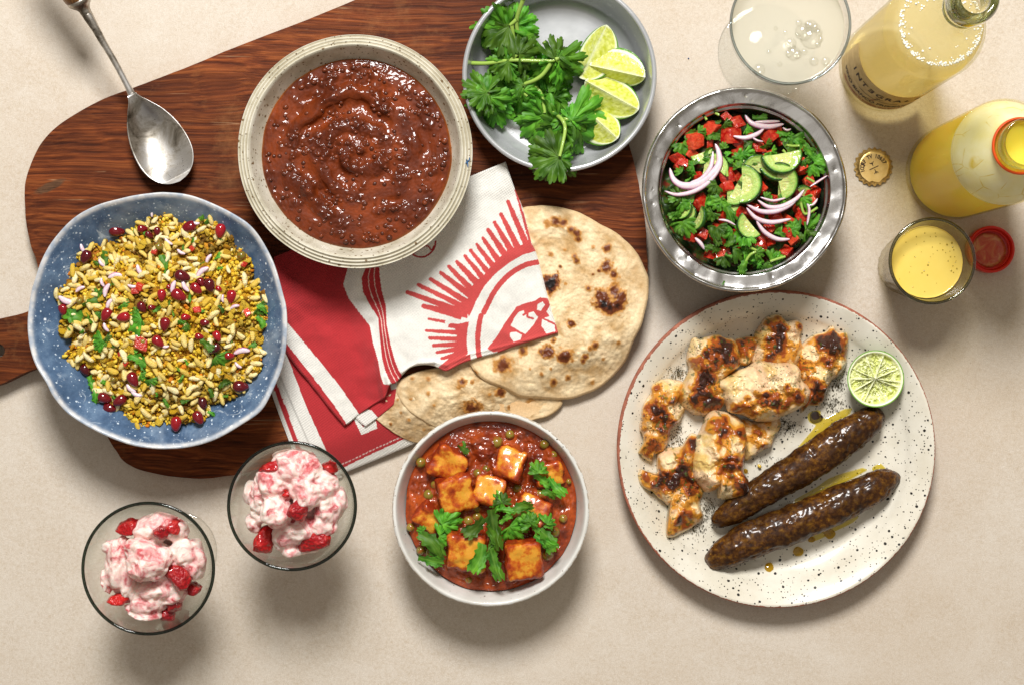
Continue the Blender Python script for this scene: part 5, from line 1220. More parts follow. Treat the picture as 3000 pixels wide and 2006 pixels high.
# coriander leaves on top
for (bx, by, tx, ty, z_, tz_, k, ro) in [(560, 320, 640, 370, .018, .014, 'a', .3), (600, 280, 615, 330, .016, .016, 'd', 0), (1160, 520, 1150, 410, .022, .020, 1, .2), (1190, 650, 1290, 690, .020, .016, 'b', .3), (1230, 560, 1350, 700, .020, .018, 'c', -.2), (1130, 530, 1260, 620, .018, .014, 'e', .2),
        (880, 720, 780, 770, .024, .020, 1, .2), (885, 740, 880, 650, .024, .022, 4, 0), (960, 790, 1120, 740, .026, .024, 'b', .2), (850, 790, 980, 800, .026, .024, 'f', .2), (440, 900, 580, 810, .020, .022, 1, .2), (420, 980, 530, 960, .018, .018, 0, .1), (300, 950, 260, 920, .016, .018, 4, .2), (300, 960, 470, 1150, .018, .016, 'b', .2), (760, 870, 610, 1000, .026, .024, 'b', -.2), (800, 800, 850, 1100, .026, .022, 'c', .4), (780, 920, 870, 1060, .028, .022, 'a', .3), (870, 890, 960, 820, .024, .022, 'e', .2),
        (940, 910, 1050, 1030, .022, .018, 1, .1), (1110, 900, 1040, 800, .024, .024, 1, .3), (1100, 910, 1170, 960, .022, .020, 'a', .2), (1090, 880, 1120, 800, .026, .024, 4, 0), (1220, 900, 1215, 790, .022, .020, 5, .3), (1200, 910, 1270, 920, .02, .02, 'd', .2), (1180, 930, 1290, 1100, .020, .018, 'b', -.2), (1130, 990, 1290, 1080, .022, .018, 'c', .1), (760, 1060, 680, 1270, .026, .022, 'b', .1), (800, 1100, 870, 1320, .026, .018, 'c', .3), (780, 1090, 850, 1110, .024, .022, 1, .1), (270, 1150, 460, 1190, .014, .016, 'g', .3)]:
    (b, e) = zp([(bx, by), (tx, ty)])
    if isinstance(k, str):
        me = SHRED['abcdefgh'.index(k)]; A, B = P(*b, KZ + z_), P(*e, KZ + tz_); d = B - A
        place('coriander_leaf', me, leaf_m, curry, (A + B) / 2 - (0, 0, .003), (ro, 0, math.atan2(d[1], d[0])), (np.linalg.norm(d) * 1.05,) * 2 + (np.linalg.norm(d) * .8,))
    else: leaf_at('coriander_leaf', curry, *b, *e, KZ + z_ - .003, LEAF[k], 0, ro, KZ + tz_ - .003)
# ------------------------------------------------------------------ chopped salad in the steel bowl
zk = zoomed(1860, 240, .4082); KS = .0585
salad = thing('chopped_salad', (*steel_c, .008), 'chopped tomato, cucumber and red onion salad with coriander', 'salad')
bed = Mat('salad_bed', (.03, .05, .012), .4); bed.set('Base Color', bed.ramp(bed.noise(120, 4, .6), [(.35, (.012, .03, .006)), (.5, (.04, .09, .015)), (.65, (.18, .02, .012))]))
t = np.linspace(0.002, 1, 60); th = np.linspace(0, 2 * pi, 160, endpoint=False)
X = steel_c[0] + t[:, None] * .0648 * np.cos(th); Y = steel_c[1] + t[:, None] * .0648 * np.sin(th); q = np.stack([X.ravel(), Y.ravel(), 0 * X.ravel()], 1)
def sal_h(p):
    p = np.atleast_2d(p); r = np.hypot(p[:, 0] - steel_c[0], p[:, 1] - steel_c[1]); return KS + .0085 * np.clip(1 - (r / .066) ** 2, 0, 1)
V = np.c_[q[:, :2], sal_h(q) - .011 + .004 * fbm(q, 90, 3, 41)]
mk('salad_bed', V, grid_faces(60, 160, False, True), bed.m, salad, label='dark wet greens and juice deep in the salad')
tm_ = Mat('tomato', rough=.2, Coat_Weight=.8, Coat_Roughness=.08, Subsurface_Weight=.1, Subsurface_Scale=.003); tm_.set('Subsurface Radius', (1, .25, .12))
f = tm_.ramp(tm_.noise(1.3, 3, .6), [(.42, 0), (.60, 1)])
tm_.set('Base Color', tm_.mix(tm_.math('MULTIPLY', f, .45), tm_.ramp(tm_.rand(), [(0, (.34, .006, .004)), (.6, (.50, .014, .006)), (1, (.58, .05, .020))]), (.66, .13, .05))); tm_.nrm(tm_.bump(tm_.noise(2.5, 2, .5), .2, .2))
tv, tf = rounded_box(7)
TOM = []
for k in range(5):
    r_ = np.random.default_rng(50 + k); M3 = np.eye(3) + r_.normal(0, .16, (3, 3)); v = tv @ M3; v = v * (1, r_.uniform(.75, 1.1), r_.uniform(.55, .8)); v += .07 * np.stack([fbm(tv, 1.2, 2, 60 + k), fbm(tv, 1.2, 2, 70 + k), fbm(tv, 1.2, 2, 80 + k)], 1)
    TOM.append(make_mesh('tomato_dice', v, tf))
def put(name, me, mat, x, y, r, lift=.0, rot=None, sc=None):
    (px_, py_), = [p[:2] for p in zk([(x, y)])]; p = P(px_, py_, KS + .006); z = sal_h(p)[0] + lift; p = P(px_, py_, z)
    return place(name, me, mat, salad, p, rot if rot is not None else rng.uniform(-.6, .6, 3) + (0, 0, rng.uniform(0, 6)), PX(r * .4082, z) if sc is None else sc)
toms = [(545, 335, 55), (730, 295, 60), (660, 260, 40), (690, 385, 70), (740, 440, 45), (430, 420, 60), (395, 380, 40), (410, 520, 50), (300, 545, 55), (345, 590, 45), (315, 610, 40), (970, 390, 60), (940, 340, 40), (1050, 405, 50), (890, 480, 50), (955, 545, 50), (735, 515, 40), (890, 610, 55), (665, 665, 60), (735, 685, 40), (800, 680, 40), (840, 750, 55), (905, 760, 45), (1180, 600, 55), (1195, 635, 40), (1245, 715, 45), (1270, 800, 60), (1255, 860, 50), (660, 760, 45), (610, 825, 40), (470, 865, 50), (450, 685, 40), (750, 945, 55), (635, 960, 50), (840, 930, 60), (880, 950, 40), (1010, 970, 45), (965, 1050, 45), (1200, 920, 60), (1195, 975, 45), (1275, 1000, 25), (1265, 960, 40),
        (1085, 1220, 50), (900, 1160, 60), (975, 1150, 35), (395, 1090, 50), (485, 1095, 45), (590, 1080, 60), (620, 1130, 40), (540, 1235, 45), (610, 1240, 50), (660, 1220, 35), (1140, 1130, 45), (1090, 1080, 40), (560, 640, 30), (1100, 1000, 40), (740, 1180, 30), (1020, 330, 35), (540, 450, 35), (820, 390, 35), (1130, 500, 45), (1190, 480, 35), (330, 470, 35), (420, 770, 30), (700, 1090, 40), (1010, 840, 30)]
for k, (x, y, r) in enumerate(toms): put('tomato_dice', TOM[k % 5], tm_.m, x, y, r * .86, .0025 + rng.uniform(-.002, .003))
# cucumber half moons
cm = Mat('cucumber', rough=.25, Coat_Weight=.5, Coat_Roughness=.1, Subsurface_Weight=.3, Subsurface_Scale=.005); cm.set('Base Color', cm.mix(.35, cm.attr('Col'), cm.ramp(cm.noise(4, 3, .6), [(.3, (.8, .8, .7)), (.7, (1.15, 1.15, 1.1))]), 'MULTIPLY')); cm.nrm(cm.bump(cm.noise(9, 3, .6), .25, .05))
def cuc_mesh(seed, full=pi):
    nr, nt = 22, 50; t_ = np.linspace(0, 1, nr); a = np.linspace(0, full, nt); r_ = np.random.default_rng(seed)
    R = t_[:, None]; x = R * np.cos(a); y = R * np.sin(a)
    seedm = np.exp(-((R - .42) / .10) ** 2) * (np.cos(a * 9 + seed) > .35); inner = sstep(.55, .48, R) * np.ones_like(x)
    top = .17 + .02 * fbm(np.stack([x.ravel(), y.ravel(), 0 * x.ravel()], 1), 3, 2, seed).reshape(x.shape) - .03 * inner - .03 * seedm - .06 * sstep(.95, 1, R)
    ctop = lerp((.42, .56, .14), (.56, .60, .20), inner.ravel()); ctop = lerp(ctop, (.66, .66, .32), np.clip(seedm.ravel(), 0, 1) * .8); ctop = lerp(ctop, (.20, .40, .05), sstep(.80, .90, R * np.ones_like(x)).ravel()); ctop = lerp(ctop, (.014, .07, .006), sstep(.90, .94, R * np.ones_like(x)).ravel())
    V = np.concatenate([np.stack([x, y, top], -1).reshape(-1, 3), np.stack([x, y, -.12 + 0 * x], -1).reshape(-1, 3)]); n = nr * nt
    F = [grid_faces(nr, nt), grid_faces(nr, nt, off=n)[:, ::-1]]
    o = np.array([(nr - 1) * nt + j for j in range(nt)]); F.append(np.stack([o[:-1], o[:-1] + n, o[1:] + n, o[1:]], 1))
    for col_ in (0, nt - 1):
        s_ = np.array([i * nt + col_ for i in range(nr)]); f_ = np.stack([s_[:-1], s_[:-1] + n, s_[1:] + n, s_[1:]], 1); F.append(f_ if col_ else f_[:, ::-1])
    cb = lerp((.50, .60, .20), (.02, .085, .008), sstep(.9, .95, R * np.ones_like(x)).ravel())
    V[:, 1] -= .4
    V[:, 2] += .10 * V[:, 0] ** 2
    return make_mesh('cucumber_slice', V, np.concatenate(F), np.concatenate([ctop, cb]))
CUC = [cuc_mesh(1), cuc_mesh(2), cuc_mesh(3, pi * .9), cuc_mesh(4, pi * 1.05)]
for k, (x, y, r, deg, tx, ty, lf) in enumerate([(1060, 580, 150, 190, .25, -.1, .012), (1085, 700, 140, 285, .1, .25, .009), (1040, 640, 140, 200, .35, -.2, .005), (830, 745, 140, 262, .3, 0, .011), (760, 790, 125, 240, .2, .2, .006), (490, 545, 85, 200, .2, .2, .006), (600, 585, 100, 315, -.2, .1, .007), (530, 620, 80, 260, .3, .2, .006), (905, 600, 120, 330, .2, .1, .006), (800, 1050, 105, 130, .1, -.1, .010), (700, 850, 95, 290, .2, .1, .003), (470, 1000, 95, 240, 1.0, .5, .006), (360, 930, 85, 230, .6, .3, .004), (410, 950, 60, 250, .7, .2, .004), (350, 790, 70, 100, .3, .3, .004), (370, 860, 60, 180, .4, 0, .005), (1070, 820, 100, 270, .3, .2, .002), (780, 600, 70, 130, .2, .2, .005), (1220, 790, 80, 330, .4, .4, .002)]):
    put('cucumber_slice', CUC[k % 4], cm.m, x, y, r, lf, (tx, ty, math.radians(deg)), PX(r * .4082, KS))
# red onion slivers
om_ = Mat('red_onion', rough=.22, Coat_Weight=.5, Coat_Roughness=.1, Subsurface_Weight=.35, Subsurface_Scale=.004); om_.set('Base Color', om_.attr('Col')); onion_m = om_.m
def onion(parent, name, pts_px, w, z, h=.004, layers=1):
    """curved sliver along pixel points"""
    pts = np.array([P(x, y, z_) for (x, y), z_ in zip(pts_px, z if hasattr(z, '__len__') else [z] * len(pts_px))]); c_ = resample(catmull(pts, 8), 36); n, m = 36, 12
    T = np.gradient(c_, axis=0); T /= np.linalg.norm(T, axis=1)[:, None]; S = np.cross(T, (0, 0, 1.0)); S /= np.linalg.norm(S, axis=1)[:, None]
    u = np.linspace(0, 1, n); wid = w * np.clip(np.sin(u * pi), 0, 1) ** .45 + .0002; a = np.linspace(0, 2 * pi, m, endpoint=False)
    V = (c_[:, None] + S[:, None] * (np.cos(a)[None, :, None] * wid[:, None, None]) + np.array([0, 0, 1.0]) * (np.sin(a)[None, :, None] * (h * .5) * (.5 + .5 * np.sin(u * pi))[:, None, None])).reshape(-1, 3)
    sd = np.tile(np.cos(a), n); col = lerp((.74, .60, .64), (.36, .06, .20), sstep(.45, .90, sd)); col = lerp(col, (.50, .20, .34), sstep(-.80, -.98, sd) * .7)
    col = lerp(col, (.62, .40, .48), np.clip(fbm(V, 400, 2, w * 1e4) * .6 + .1, 0, .5))
    return mk(name, V, grid_faces(n, m, False, True), onion_m, parent, col=col)
for pts, w in [([(790, 240), (840, 300), (950, 325), (1068, 305)], 20), ([(860, 290), (950, 290), (1040, 285)], 12), ([(705, 392), (790, 405), (870, 380), (925, 340)], 17), ([(250, 620), (275, 700), (340, 745), (440, 740), (540, 680), (605, 590), (600, 500), (575, 445)], 28), ([(395, 725), (480, 695), (545, 610), (560, 500)], 16), ([(213, 785), (300, 812), (420, 790), (530, 720), (610, 610), (615, 520)], 17), ([(880, 850), (960, 900), (1060, 895), (1160, 840), (1215, 775)], 17), ([(800, 880), (900, 930), (1010, 930), (1120, 880), (1180, 810)], 18), ([(800, 905), (870, 980), (980, 1010), (1120, 985)], 17), ([(872, 1000), (930, 1080), (1020, 1130), (1112, 1130)], 17), ([(430, 1120), (470, 1160), (500, 1205)], 14), ([(1380, 675), (1310, 720), (1255, 755)], 8), ([(1225, 850), (1250, 920), (1235, 1030)], 10), ([(900, 830), (990, 855), (1080, 835)], 9), ([(840, 400), (880, 425), (920, 430)], 8), ([(600, 990), (660, 1000), (720, 1030)], 9), ([(1060, 330), (1090, 350), (1120, 340)], 8), ([(1240, 890), (1280, 880), (1310, 840)], 9)]:
    p2 = zk(pts); zb = [sal_h(P(x, y, KS + .006))[0] + .0105 for x, y in p2]; onion(salad, 'onion_slice', p2, PX(w * .4082, KS), zb, .005)
# herbs
hb = [(340, 440, 380, 530), (360, 400, 440, 350), (450, 360, 530, 370), (520, 400, 610, 380), (590, 420, 560, 380), (640, 300, 700, 330), (850, 260, 950, 260), (800, 330, 860, 360), (1000, 380, 1110, 360), (1080, 370, 1150, 400), (1120, 400, 1230, 430), (1150, 410, 1200, 480), (940, 450, 980, 480), (780, 490, 840, 430), (770, 520, 860, 600), (760, 560, 800, 480), (800, 540, 880, 590), (680, 520, 650, 490), (650, 540, 700, 580), (640, 480, 630, 430), (430, 640, 350, 660), (400, 690, 360, 720), (340, 650, 280, 640), (560, 760, 530, 850), (590, 740, 530, 790), (330, 840, 205, 880), (350, 820, 240, 840), (340, 860, 420, 890), (520, 880, 620, 860), (500, 900, 600, 920), (620, 850, 560, 920), (640, 870, 710, 1010), (600, 850, 640, 900), (330, 920, 250, 980), (300, 930, 350, 970),
      (340, 1000, 380, 1130), (350, 1010, 310, 1080), (320, 1040, 380, 1080), (540, 1060, 600, 1180), (590, 1040, 600, 1140), (700, 1060, 640, 1140), (720, 1110, 660, 1190), (800, 1080, 700, 1150), (780, 1110, 830, 1190), (700, 1200, 820, 1190), (640, 1250, 690, 1330), (650, 1240, 700, 1260), (780, 1240, 880, 1210), (800, 1260, 760, 1370), (860, 1230, 940, 1210), (900, 1260, 840, 1320), (960, 1290, 930, 1320), (940, 1300, 1000, 1340), (1000, 1360, 990, 1410), (980, 1290, 1080, 1260), (1010, 1280, 1070, 1250), (1220, 480, 1290, 560), (1260, 470, 1220, 520), (1240, 520, 1370, 600), (1290, 540, 1380, 570), (1280, 590, 1360, 660), (1280, 600, 1310, 660), (1210, 560, 1250, 620), (1190, 590, 1260, 560), (1180, 1070, 1060, 1060), (1140, 1050, 1100, 1000), (1160, 1060, 1200, 1130), (1220, 1060, 1400, 1050), (1230, 1070, 1310, 1100), (1120, 1060, 1180, 1010), (1060, 1020, 1000, 1070), (1010, 1080, 1080, 1110),
      (1060, 840, 1020, 870), (950, 800, 980, 850), (930, 830, 990, 820), (760, 740, 800, 720), (560, 1180, 500, 1210), (590, 1190, 560, 1240), (480, 1180, 560, 1190), (1200, 830, 1230, 930), (880, 1320, 920, 1330), (500, 540, 540, 470), (540, 560, 510, 620), (1150, 450, 1190, 470), (980, 500, 1010, 560), (1090, 490, 1180, 450), (720, 1040, 680, 1010), (560, 940, 520, 1000), (1230, 400, 1180, 380), (740, 620, 720, 560), (420, 600, 380, 560), (620, 280, 580, 300)]
for k, (bx, by, tx, ty) in enumerate(hb):
    (b, e) = zk([(bx, by), (tx, ty)]); zb = sal_h(P(*b, KS + .006))[0] + .0085 + rng.uniform(-.001, .003)
    if k % 5 in (1, 3):
        me = SHRED[k % 8]; A, B = P(*b, zb), P(*e, zb); d = B - A
        place('coriander_leaf', me, leaf_m, salad, (A + B) / 2, (rng.uniform(-.5, .5), 0, math.atan2(d[1], d[0])), np.linalg.norm(d) * 1.15)
    else: leaf_at('coriander_leaf', salad, *b, *e, zb, LEAF[[0, 1, 3, 4, 5, 1][k % 6]], 0, rng.uniform(-.5, .5), zb + rng.uniform(-.004, .002))
for (a, b, c_) in [((1190, 860), (1220, 950), (1310, 905)), ((1085, 455), (1130, 462), (1180, 460)), ((1230, 690), (1260, 705), (1285, 720)), ((970, 1290), (1030, 1270), (1080, 1255)), ((1060, 490), (1075, 505), (1085, 525)), ((500, 250), (508, 262), (515, 275)), ((575, 225), (590, 232), (605, 240)), ((780, 1330), (820, 1250), (870, 1220)), ((820, 1190), (850, 1200), (870, 1210)), ((660, 640), (662, 660), (664, 680))]:
    p2 = zk([a, b, c_]); pts = catmull([P(x, y, sal_h(P(x, y, KS))[0] + .0105) for x, y in p2], 5); V, F = tube(pts, .0011, 8); mk('herb_stalk', V, F, stem_m, salad)
# ------------------------------------------------------------------ puffed rice salad in the blue bowl
zb_ = zoomed(50, 540, .523)
mound_px = zb_([(820, 150), (900, 190), (1000, 200), (1110, 200), (1180, 270), (1230, 350), (1290, 400), (1320, 490), (1350, 560), (1390, 620), (1410, 720), (1400, 810), (1370, 900), (1370, 1000), (1350, 1060), (1290, 1100), (1220, 1190), (1150, 1230), (1090, 1240), (1040, 1320), (960, 1340), (890, 1350), (790, 1340), (700, 1370), (620, 1330), (570, 1290), (470, 1230), (410, 1170), (370, 1050), (280, 1010), (240, 950), (300, 880), (220, 840), (220, 740), (210, 650), (215, 600), (270, 530), (290, 460), (340, 390), (420, 330), (520, 310), (600, 260), (640, 200), (700, 170)])
MZ = .066
mo = catmull([P(x, y, MZ)[:2] for x, y in mound_px], 5, True)
mc_, mth, mR = polar_outline(mo, None, 360)
def mound_h(p):
    p = np.atleast_2d(p)[:, :2]; d = p - mc_; r = np.hypot(d[:, 0], d[:, 1]); a = np.arctan2(d[:, 1], d[:, 0]) % (2 * pi)
    R = np.interp(a, mth, mR, period=2 * pi); t = r / R
    rb = np.hypot(p[:, 0] - blue_c[0], p[:, 1] - blue_c[1])
    lo = blue_in(rb * .1003 / Rm)
    top = .0765 + .002 * fbm(np.c_[p, 0 * r], 30, 2, 51)
    return np.where(t < 1, lo + (np.maximum(top, lo + .004) - lo) * np.clip(1 - t ** 2.6, 0, 1) ** .7, lo), t
bhel = thing('puffed_rice_salad', (*mc_, BZ + .012), 'yellow puffed rice salad with pomegranate seeds heaped in the blue bowl', 'salad')
rings, segs = 110, 320; t = np.linspace(0, 1.0, rings); t[0] = .002
XY, t, R = blob_patch(mo, rings - 1, segs); q = np.c_[XY.reshape(-1, 2), np.zeros(rings * segs)]
h, tt = mound_h(q); rough_ = np.clip(1 - worley(q, 330, 7) * 1.5, 0, 1)
z = h - .0035 + .0022 * rough_ + .0020 * fbm(q, 160, 3, 52) - .003 * sstep(.93, 1, tt)
M = Mat('spiced_crumb', rough=.6); M.set('Base Color', M.mix(.6, M.attr('Col'), M.ramp(M.noise(600, 3, .7), [(.3, (.5, .45, .4)), (.7, (1.5, 1.5, 1.4))]), 'MULTIPLY')); M.nrm(M.bump(M.noise(500, 4, .7), .8, .002)); crumb_m = M.m
n1_ = fbm(q, 45, 4, 53); c = lerp((.30, .14, .010), (.66, .38, .018), np.clip(.55 + .8 * n1_, 0, 1)); c = lerp(c, (.10, .05, .012), np.clip(fbm(q, 60, 3, 54) * 1.8 - .6, 0, .9)); c = lerp(c, (.55, .17, .02), np.clip(fbm(q, 35, 2, 56) * 1.5 - .5, 0, .6))
mk('crumb_mound', np.c_[q[:, :2], z], grid_faces(rings, segs, False, True), crumb_m, bhel, col=c, label='mass of yellow spiced crumbs')
def in_mound(r_, lim=.97):
    while True:
        a = r_.uniform(0, 2 * pi); tt_ = math.sqrt(r_.random()) * lim; R_ = np.interp(a, mth, mR, period=2 * pi); return mc_ + tt_ * R_ * np.array([math.cos(a), math.sin(a)]), tt_
# loose crumbs: too many to count
iv, if_ = ico(1); parts = []; cols = []; r_ = np.random.default_rng(8); VV = []; FF = []; o = 0
for k in range(4600):
    p, tt_ = in_mound(r_, 1.0); s = r_.uniform(.0008, .0024); hz = mound_h(p)[0][0]
    v = (iv * r_.uniform(.5, 1.3, 3) * (1 + .35 * r_.normal(size=(len(iv), 1)))) * s; v = v @ rotm(*r_.uniform(0, 6, 3)).T
    VV.append(v + (p[0], p[1], hz - .001 + r_.uniform(-.001, .0012))); FF.append(if_ + o); o += len(iv)
    cc_ = [(.74, .48, .03), (.82, .60, .07), (.58, .31, .015), (.26, .11, .010), (.68, .22, .012), (.80, .62, .14)][r_.choice(6, p=[.32, .25, .17, .12, .05, .09])]; dk_ = np.clip(fbm(np.array([[p[0], p[1], 0.]]), 32, 2, 58)[0] * 2.6 - .35, 0, .85); cols.append(np.tile(np.array(cc_) * (1 - dk_) + np.array([.13, .06, .008]) * dk_, (len(iv), 1)))
mk('crumbs', np.concatenate(VV), np.concatenate(FF), crumb_m, bhel, col=np.concatenate(cols), smooth=False, kind='stuff')
# puffed rice grains
gm = Mat('puffed_rice', rough=.5, Subsurface_Weight=.15, Subsurface_Scale=.002)
gm.set('Base Color', gm.mix(gm.math('MULTIPLY', gm.ramp(gm.noise(2.2, 4, .65), [(.42, 0), (.68, 1)]), .75), gm.ramp(gm.rand(), [(0, (.84, .77, .50)), (.4, (.80, .68, .32)), (.8, (.72, .53, .12)), (1, (.58, .38, .04))]), (.60, .38, .035))); gm.nrm(gm.bump(gm.noise(5, 3, .6), .3, .08))
gv, gf = ico(3); GR = []
for k in range(5):
    x = gv[:, 0]; rr = np.sqrt(np.clip(1 - np.abs(x) ** 2.4, 0, 1)) / np.maximum(np.sqrt(np.clip(1 - x ** 2, 1e-6, 1)), 1e-3)
    v = gv * np.c_[np.ones(len(gv)), rr * .40, rr * .34]; v[:, 1] += .16 * (x ** 2 - .3) * [1, -1, .5, 0, -.6][k]; v[:, 1] *= (1 + .12 * x * [1, -1, 1, 0, 1][k]); v *= (1 + .07 * fbm(gv, 1.6, 2, 90 + k))[:, None]
    GR.append(make_mesh('grain', v, gf))
r_ = np.random.default_rng(9); placed = []
k = 0
while k < 255:
    p, tt_ = in_mound(r_, 1.0)
    if placed and min(np.hypot(*(p - s_)) for s_ in placed) < .0052: 
        if r_.random() < .93: continue
    placed.append(p); hz = mound_h(p)[0][0]; L = r_.uniform(.0040, .0064)
    place('puffed_grain', GR[k % 5], gm.m, bhel, (p[0], p[1], hz + r_.uniform(.0003, .0022)), (r_.uniform(-.5, .5), r_.uniform(-.45, .45), r_.uniform(0, 2 * pi)), (L, L * r_.uniform(.85, 1.1), L)); k += 1
# beyond the countable ones, half-buried grains
VV, FF, o = [], [], 0; gv2, gf2 = ico(2)
for k in range(150):
    p, tt_ = in_mound(r_, .99); hz = mound_h(p)[0][0]; L = r_.uniform(.0042, .006); v = gv2 * (L, L * .4, L * .36); v = v @ rotm(r_.uniform(-.6, .6), r_.uniform(-.7, .7), r_.uniform(0, 6)).T
    VV.append(v + (p[0], p[1], hz - .0012 + r_.uniform(-.0008, .0012))); FF.append(gf2 + o); o += len(gv2)
g2 = Mat('buried_rice', (.70, .56, .20), .5); g2.set('Base Color', g2.ramp(g2.noise(160, 3, .6), [(.35, (.52, .34, .06)), (.6, (.74, .62, .28))]))
mk('buried_grains', np.concatenate(VV), np.concatenate(FF), g2.m, bhel, kind='stuff')
# yellow flakes
fl_m = Mat('corn_flake', rough=.5); fl_m.set('Base Color', fl_m.ramp(fl_m.rand(), [(0, (.70, .42, .02)), (.6, (.80, .54, .06)), (1, (.56, .26, .015))])); fl_m.nrm(fl_m.bump(fl_m.noise(4, 4, .7), .6, .1))
fv = gv2 * (1, .75, .30); fv = fv + .18 * np.stack([fbm(gv2, 1.6, 3, 1), fbm(gv2, 1.6, 3, 2), fbm(gv2, 1.6, 3, 3)], 1); FLK = make_mesh('flake', fv, gf2)
for k in range(200):
    p, tt_ = in_mound(r_, .99); hz = mound_h(p)[0][0]; place('flake', FLK, fl_m.m, bhel, (p[0], p[1], hz + r_.uniform(-.0003, .0012)), r_.uniform(-.8, .8, 3) + (0, 0, r_.uniform(0, 6)), r_.uniform(.0026, .0048))
# pomegranate seeds
pg = Mat('pomegranate_seed', rough=.10, Coat_Weight=1.0, Coat_Roughness=.04, Subsurface_Weight=.2, Subsurface_Scale=.003); pg.set('Subsurface Radius', (1, .12, .12))
pg.set('Base Color', pg.ramp(pg.rand(), [(0, (.060, .001, .004)), (.5, (.17, .002, .007)), (1, (.34, .006, .012))]))
sv = gv.copy(); x = sv[:, 0]; sv = sv * np.c_[np.ones(len(sv)), (.70 - .18 * x), (.62 - .14 * x)]; sv *= (1 + .05 * fbm(gv, 1.8, 2, 5))[:, None]; SEED = make_mesh('pomegranate_seed', sv, gf)
seeds = [(558, 262, 42, 10), (385, 410, 40, 120), (703, 250, 28, 0), (740, 285, 24, 40), (785, 265, 24, 90), (962, 240, 40, 160), (1138, 262, 38, 100), (925, 515, 42, 20), (1030, 548, 26, 60), (1078, 570, 40, 80), (1003, 585, 36, 40), (810, 622, 32, 90), (905, 622, 42, 30), (700, 690, 32, 60), (1200, 630, 36, 100), (595, 745, 36, 170), (258, 705, 32, 80), (828, 785, 38, 100), (790, 880, 36, 45), (500, 730, 38, 120), (1050, 775, 26, 0), (1020, 852, 24, 10), (1105, 920, 34, 150), (385, 1040, 36, 60), (650, 1090, 40, 60), (490, 1195, 38, 20), (575, 1210, 38, 150), (518, 1252, 36, 10), (1252, 1130, 42, 5), (1015, 1305, 38, 60), (890, 1340, 40, 95), (1040, 1225, 34, 80), (855, 575, 18, 0), (1130, 585, 18, 30), (945, 745, 26, 0), (1120, 850, 30, 60), (1190, 960, 26, 0), (755, 690, 20, 0)]
for (x, y, r, a) in seeds:
    (px_, py_), = zb_([(x, y)]); p = P(px_, py_, .07); hz = mound_h(p)[0][0]; p = P(px_, py_, hz + .003)
    place('pomegranate_seed', SEED, pg.m, bhel, p, (rng.uniform(-.3, .3), rng.uniform(-.3, .3), math.radians(-a)), PX(r * .523 * 1.12, .07))
# onion, tomato, chickpea and herbs
for k, (x, y, r, a) in enumerate([(372, 360, 30, 60), (280, 645, 50, 20), (505, 595, 40, 110), (550, 518, 40, 170), (480, 550, 26, 70), (355, 590, 30, 150), (645, 568, 26, 10), (920, 378, 26, 30), (1075, 420, 30, 120), (1040, 495, 44, 140), (690, 480, 34, 60), (880, 580, 40, 100), (945, 570, 36, 60), (850, 320, 28, 40), (640, 1140, 34, 40), (670, 1170, 32, 20), (1260, 940, 46, 170), (1220, 690, 28, 160), (520, 670, 34, 120), (830, 905, 22, 0), (475, 440, 26, 50), (1155, 640, 22, 90), (1000, 215, 24, 10), (760, 165, 20, 100), (500, 800, 28, 60), (1240, 1010, 24, 40)]):
    d = np.array([math.cos(math.radians(a)), math.sin(math.radians(a))]); (c0,) = zb_([(x, y)]); L = r * .523
    pts = [(c0[0] - d[0] * L, c0[1] - d[1] * L), (c0[0] - d[1] * L * .25, c0[1] + d[0] * L * .25), (c0[0] + d[0] * L, c0[1] + d[1] * L)]
    hz = mound_h(P(*c0, .07))[0][0] + .0030; onion(bhel, 'onion_piece', pts, PX(r * .523 * .34, .07), hz, .003)
for k, (x, y, r) in enumerate([(690, 895, 46), (690, 575, 30), (660, 600, 26), (1010, 700, 26), (1290, 720, 30), (610, 1000, 20), (770, 380, 22), (980, 360, 18), (580, 950, 18), (1270, 450, 22)]):
    (c0,) = zb_([(x, y)]); p = P(*c0, .07); hz = mound_h(p)[0][0]; place('tomato_piece', TOM[k % 5], tm_.m, bhel, P(*c0, hz + .0015), rng.uniform(-.4, .4, 3) + (0, 0, k), PX(r * .523 * .75, .07))
ck = Mat('chickpea', (.66, .44, .06), .35, Coat_Weight=.3)
for (x, y, r) in [(1257, 400, 27), (350, 655, 20), (795, 350, 26), (495, 320, 16), (540, 1090, 18), (705, 880, 20)]:
    (c0,) = zb_([(x, y)]); p = P(*c0, .07); hz = mound_h(p)[0][0]; place('chickpea', pme, ck.m, bhel, P(*c0, hz + .002), (0, 0, x), PX(r * .523, .07))
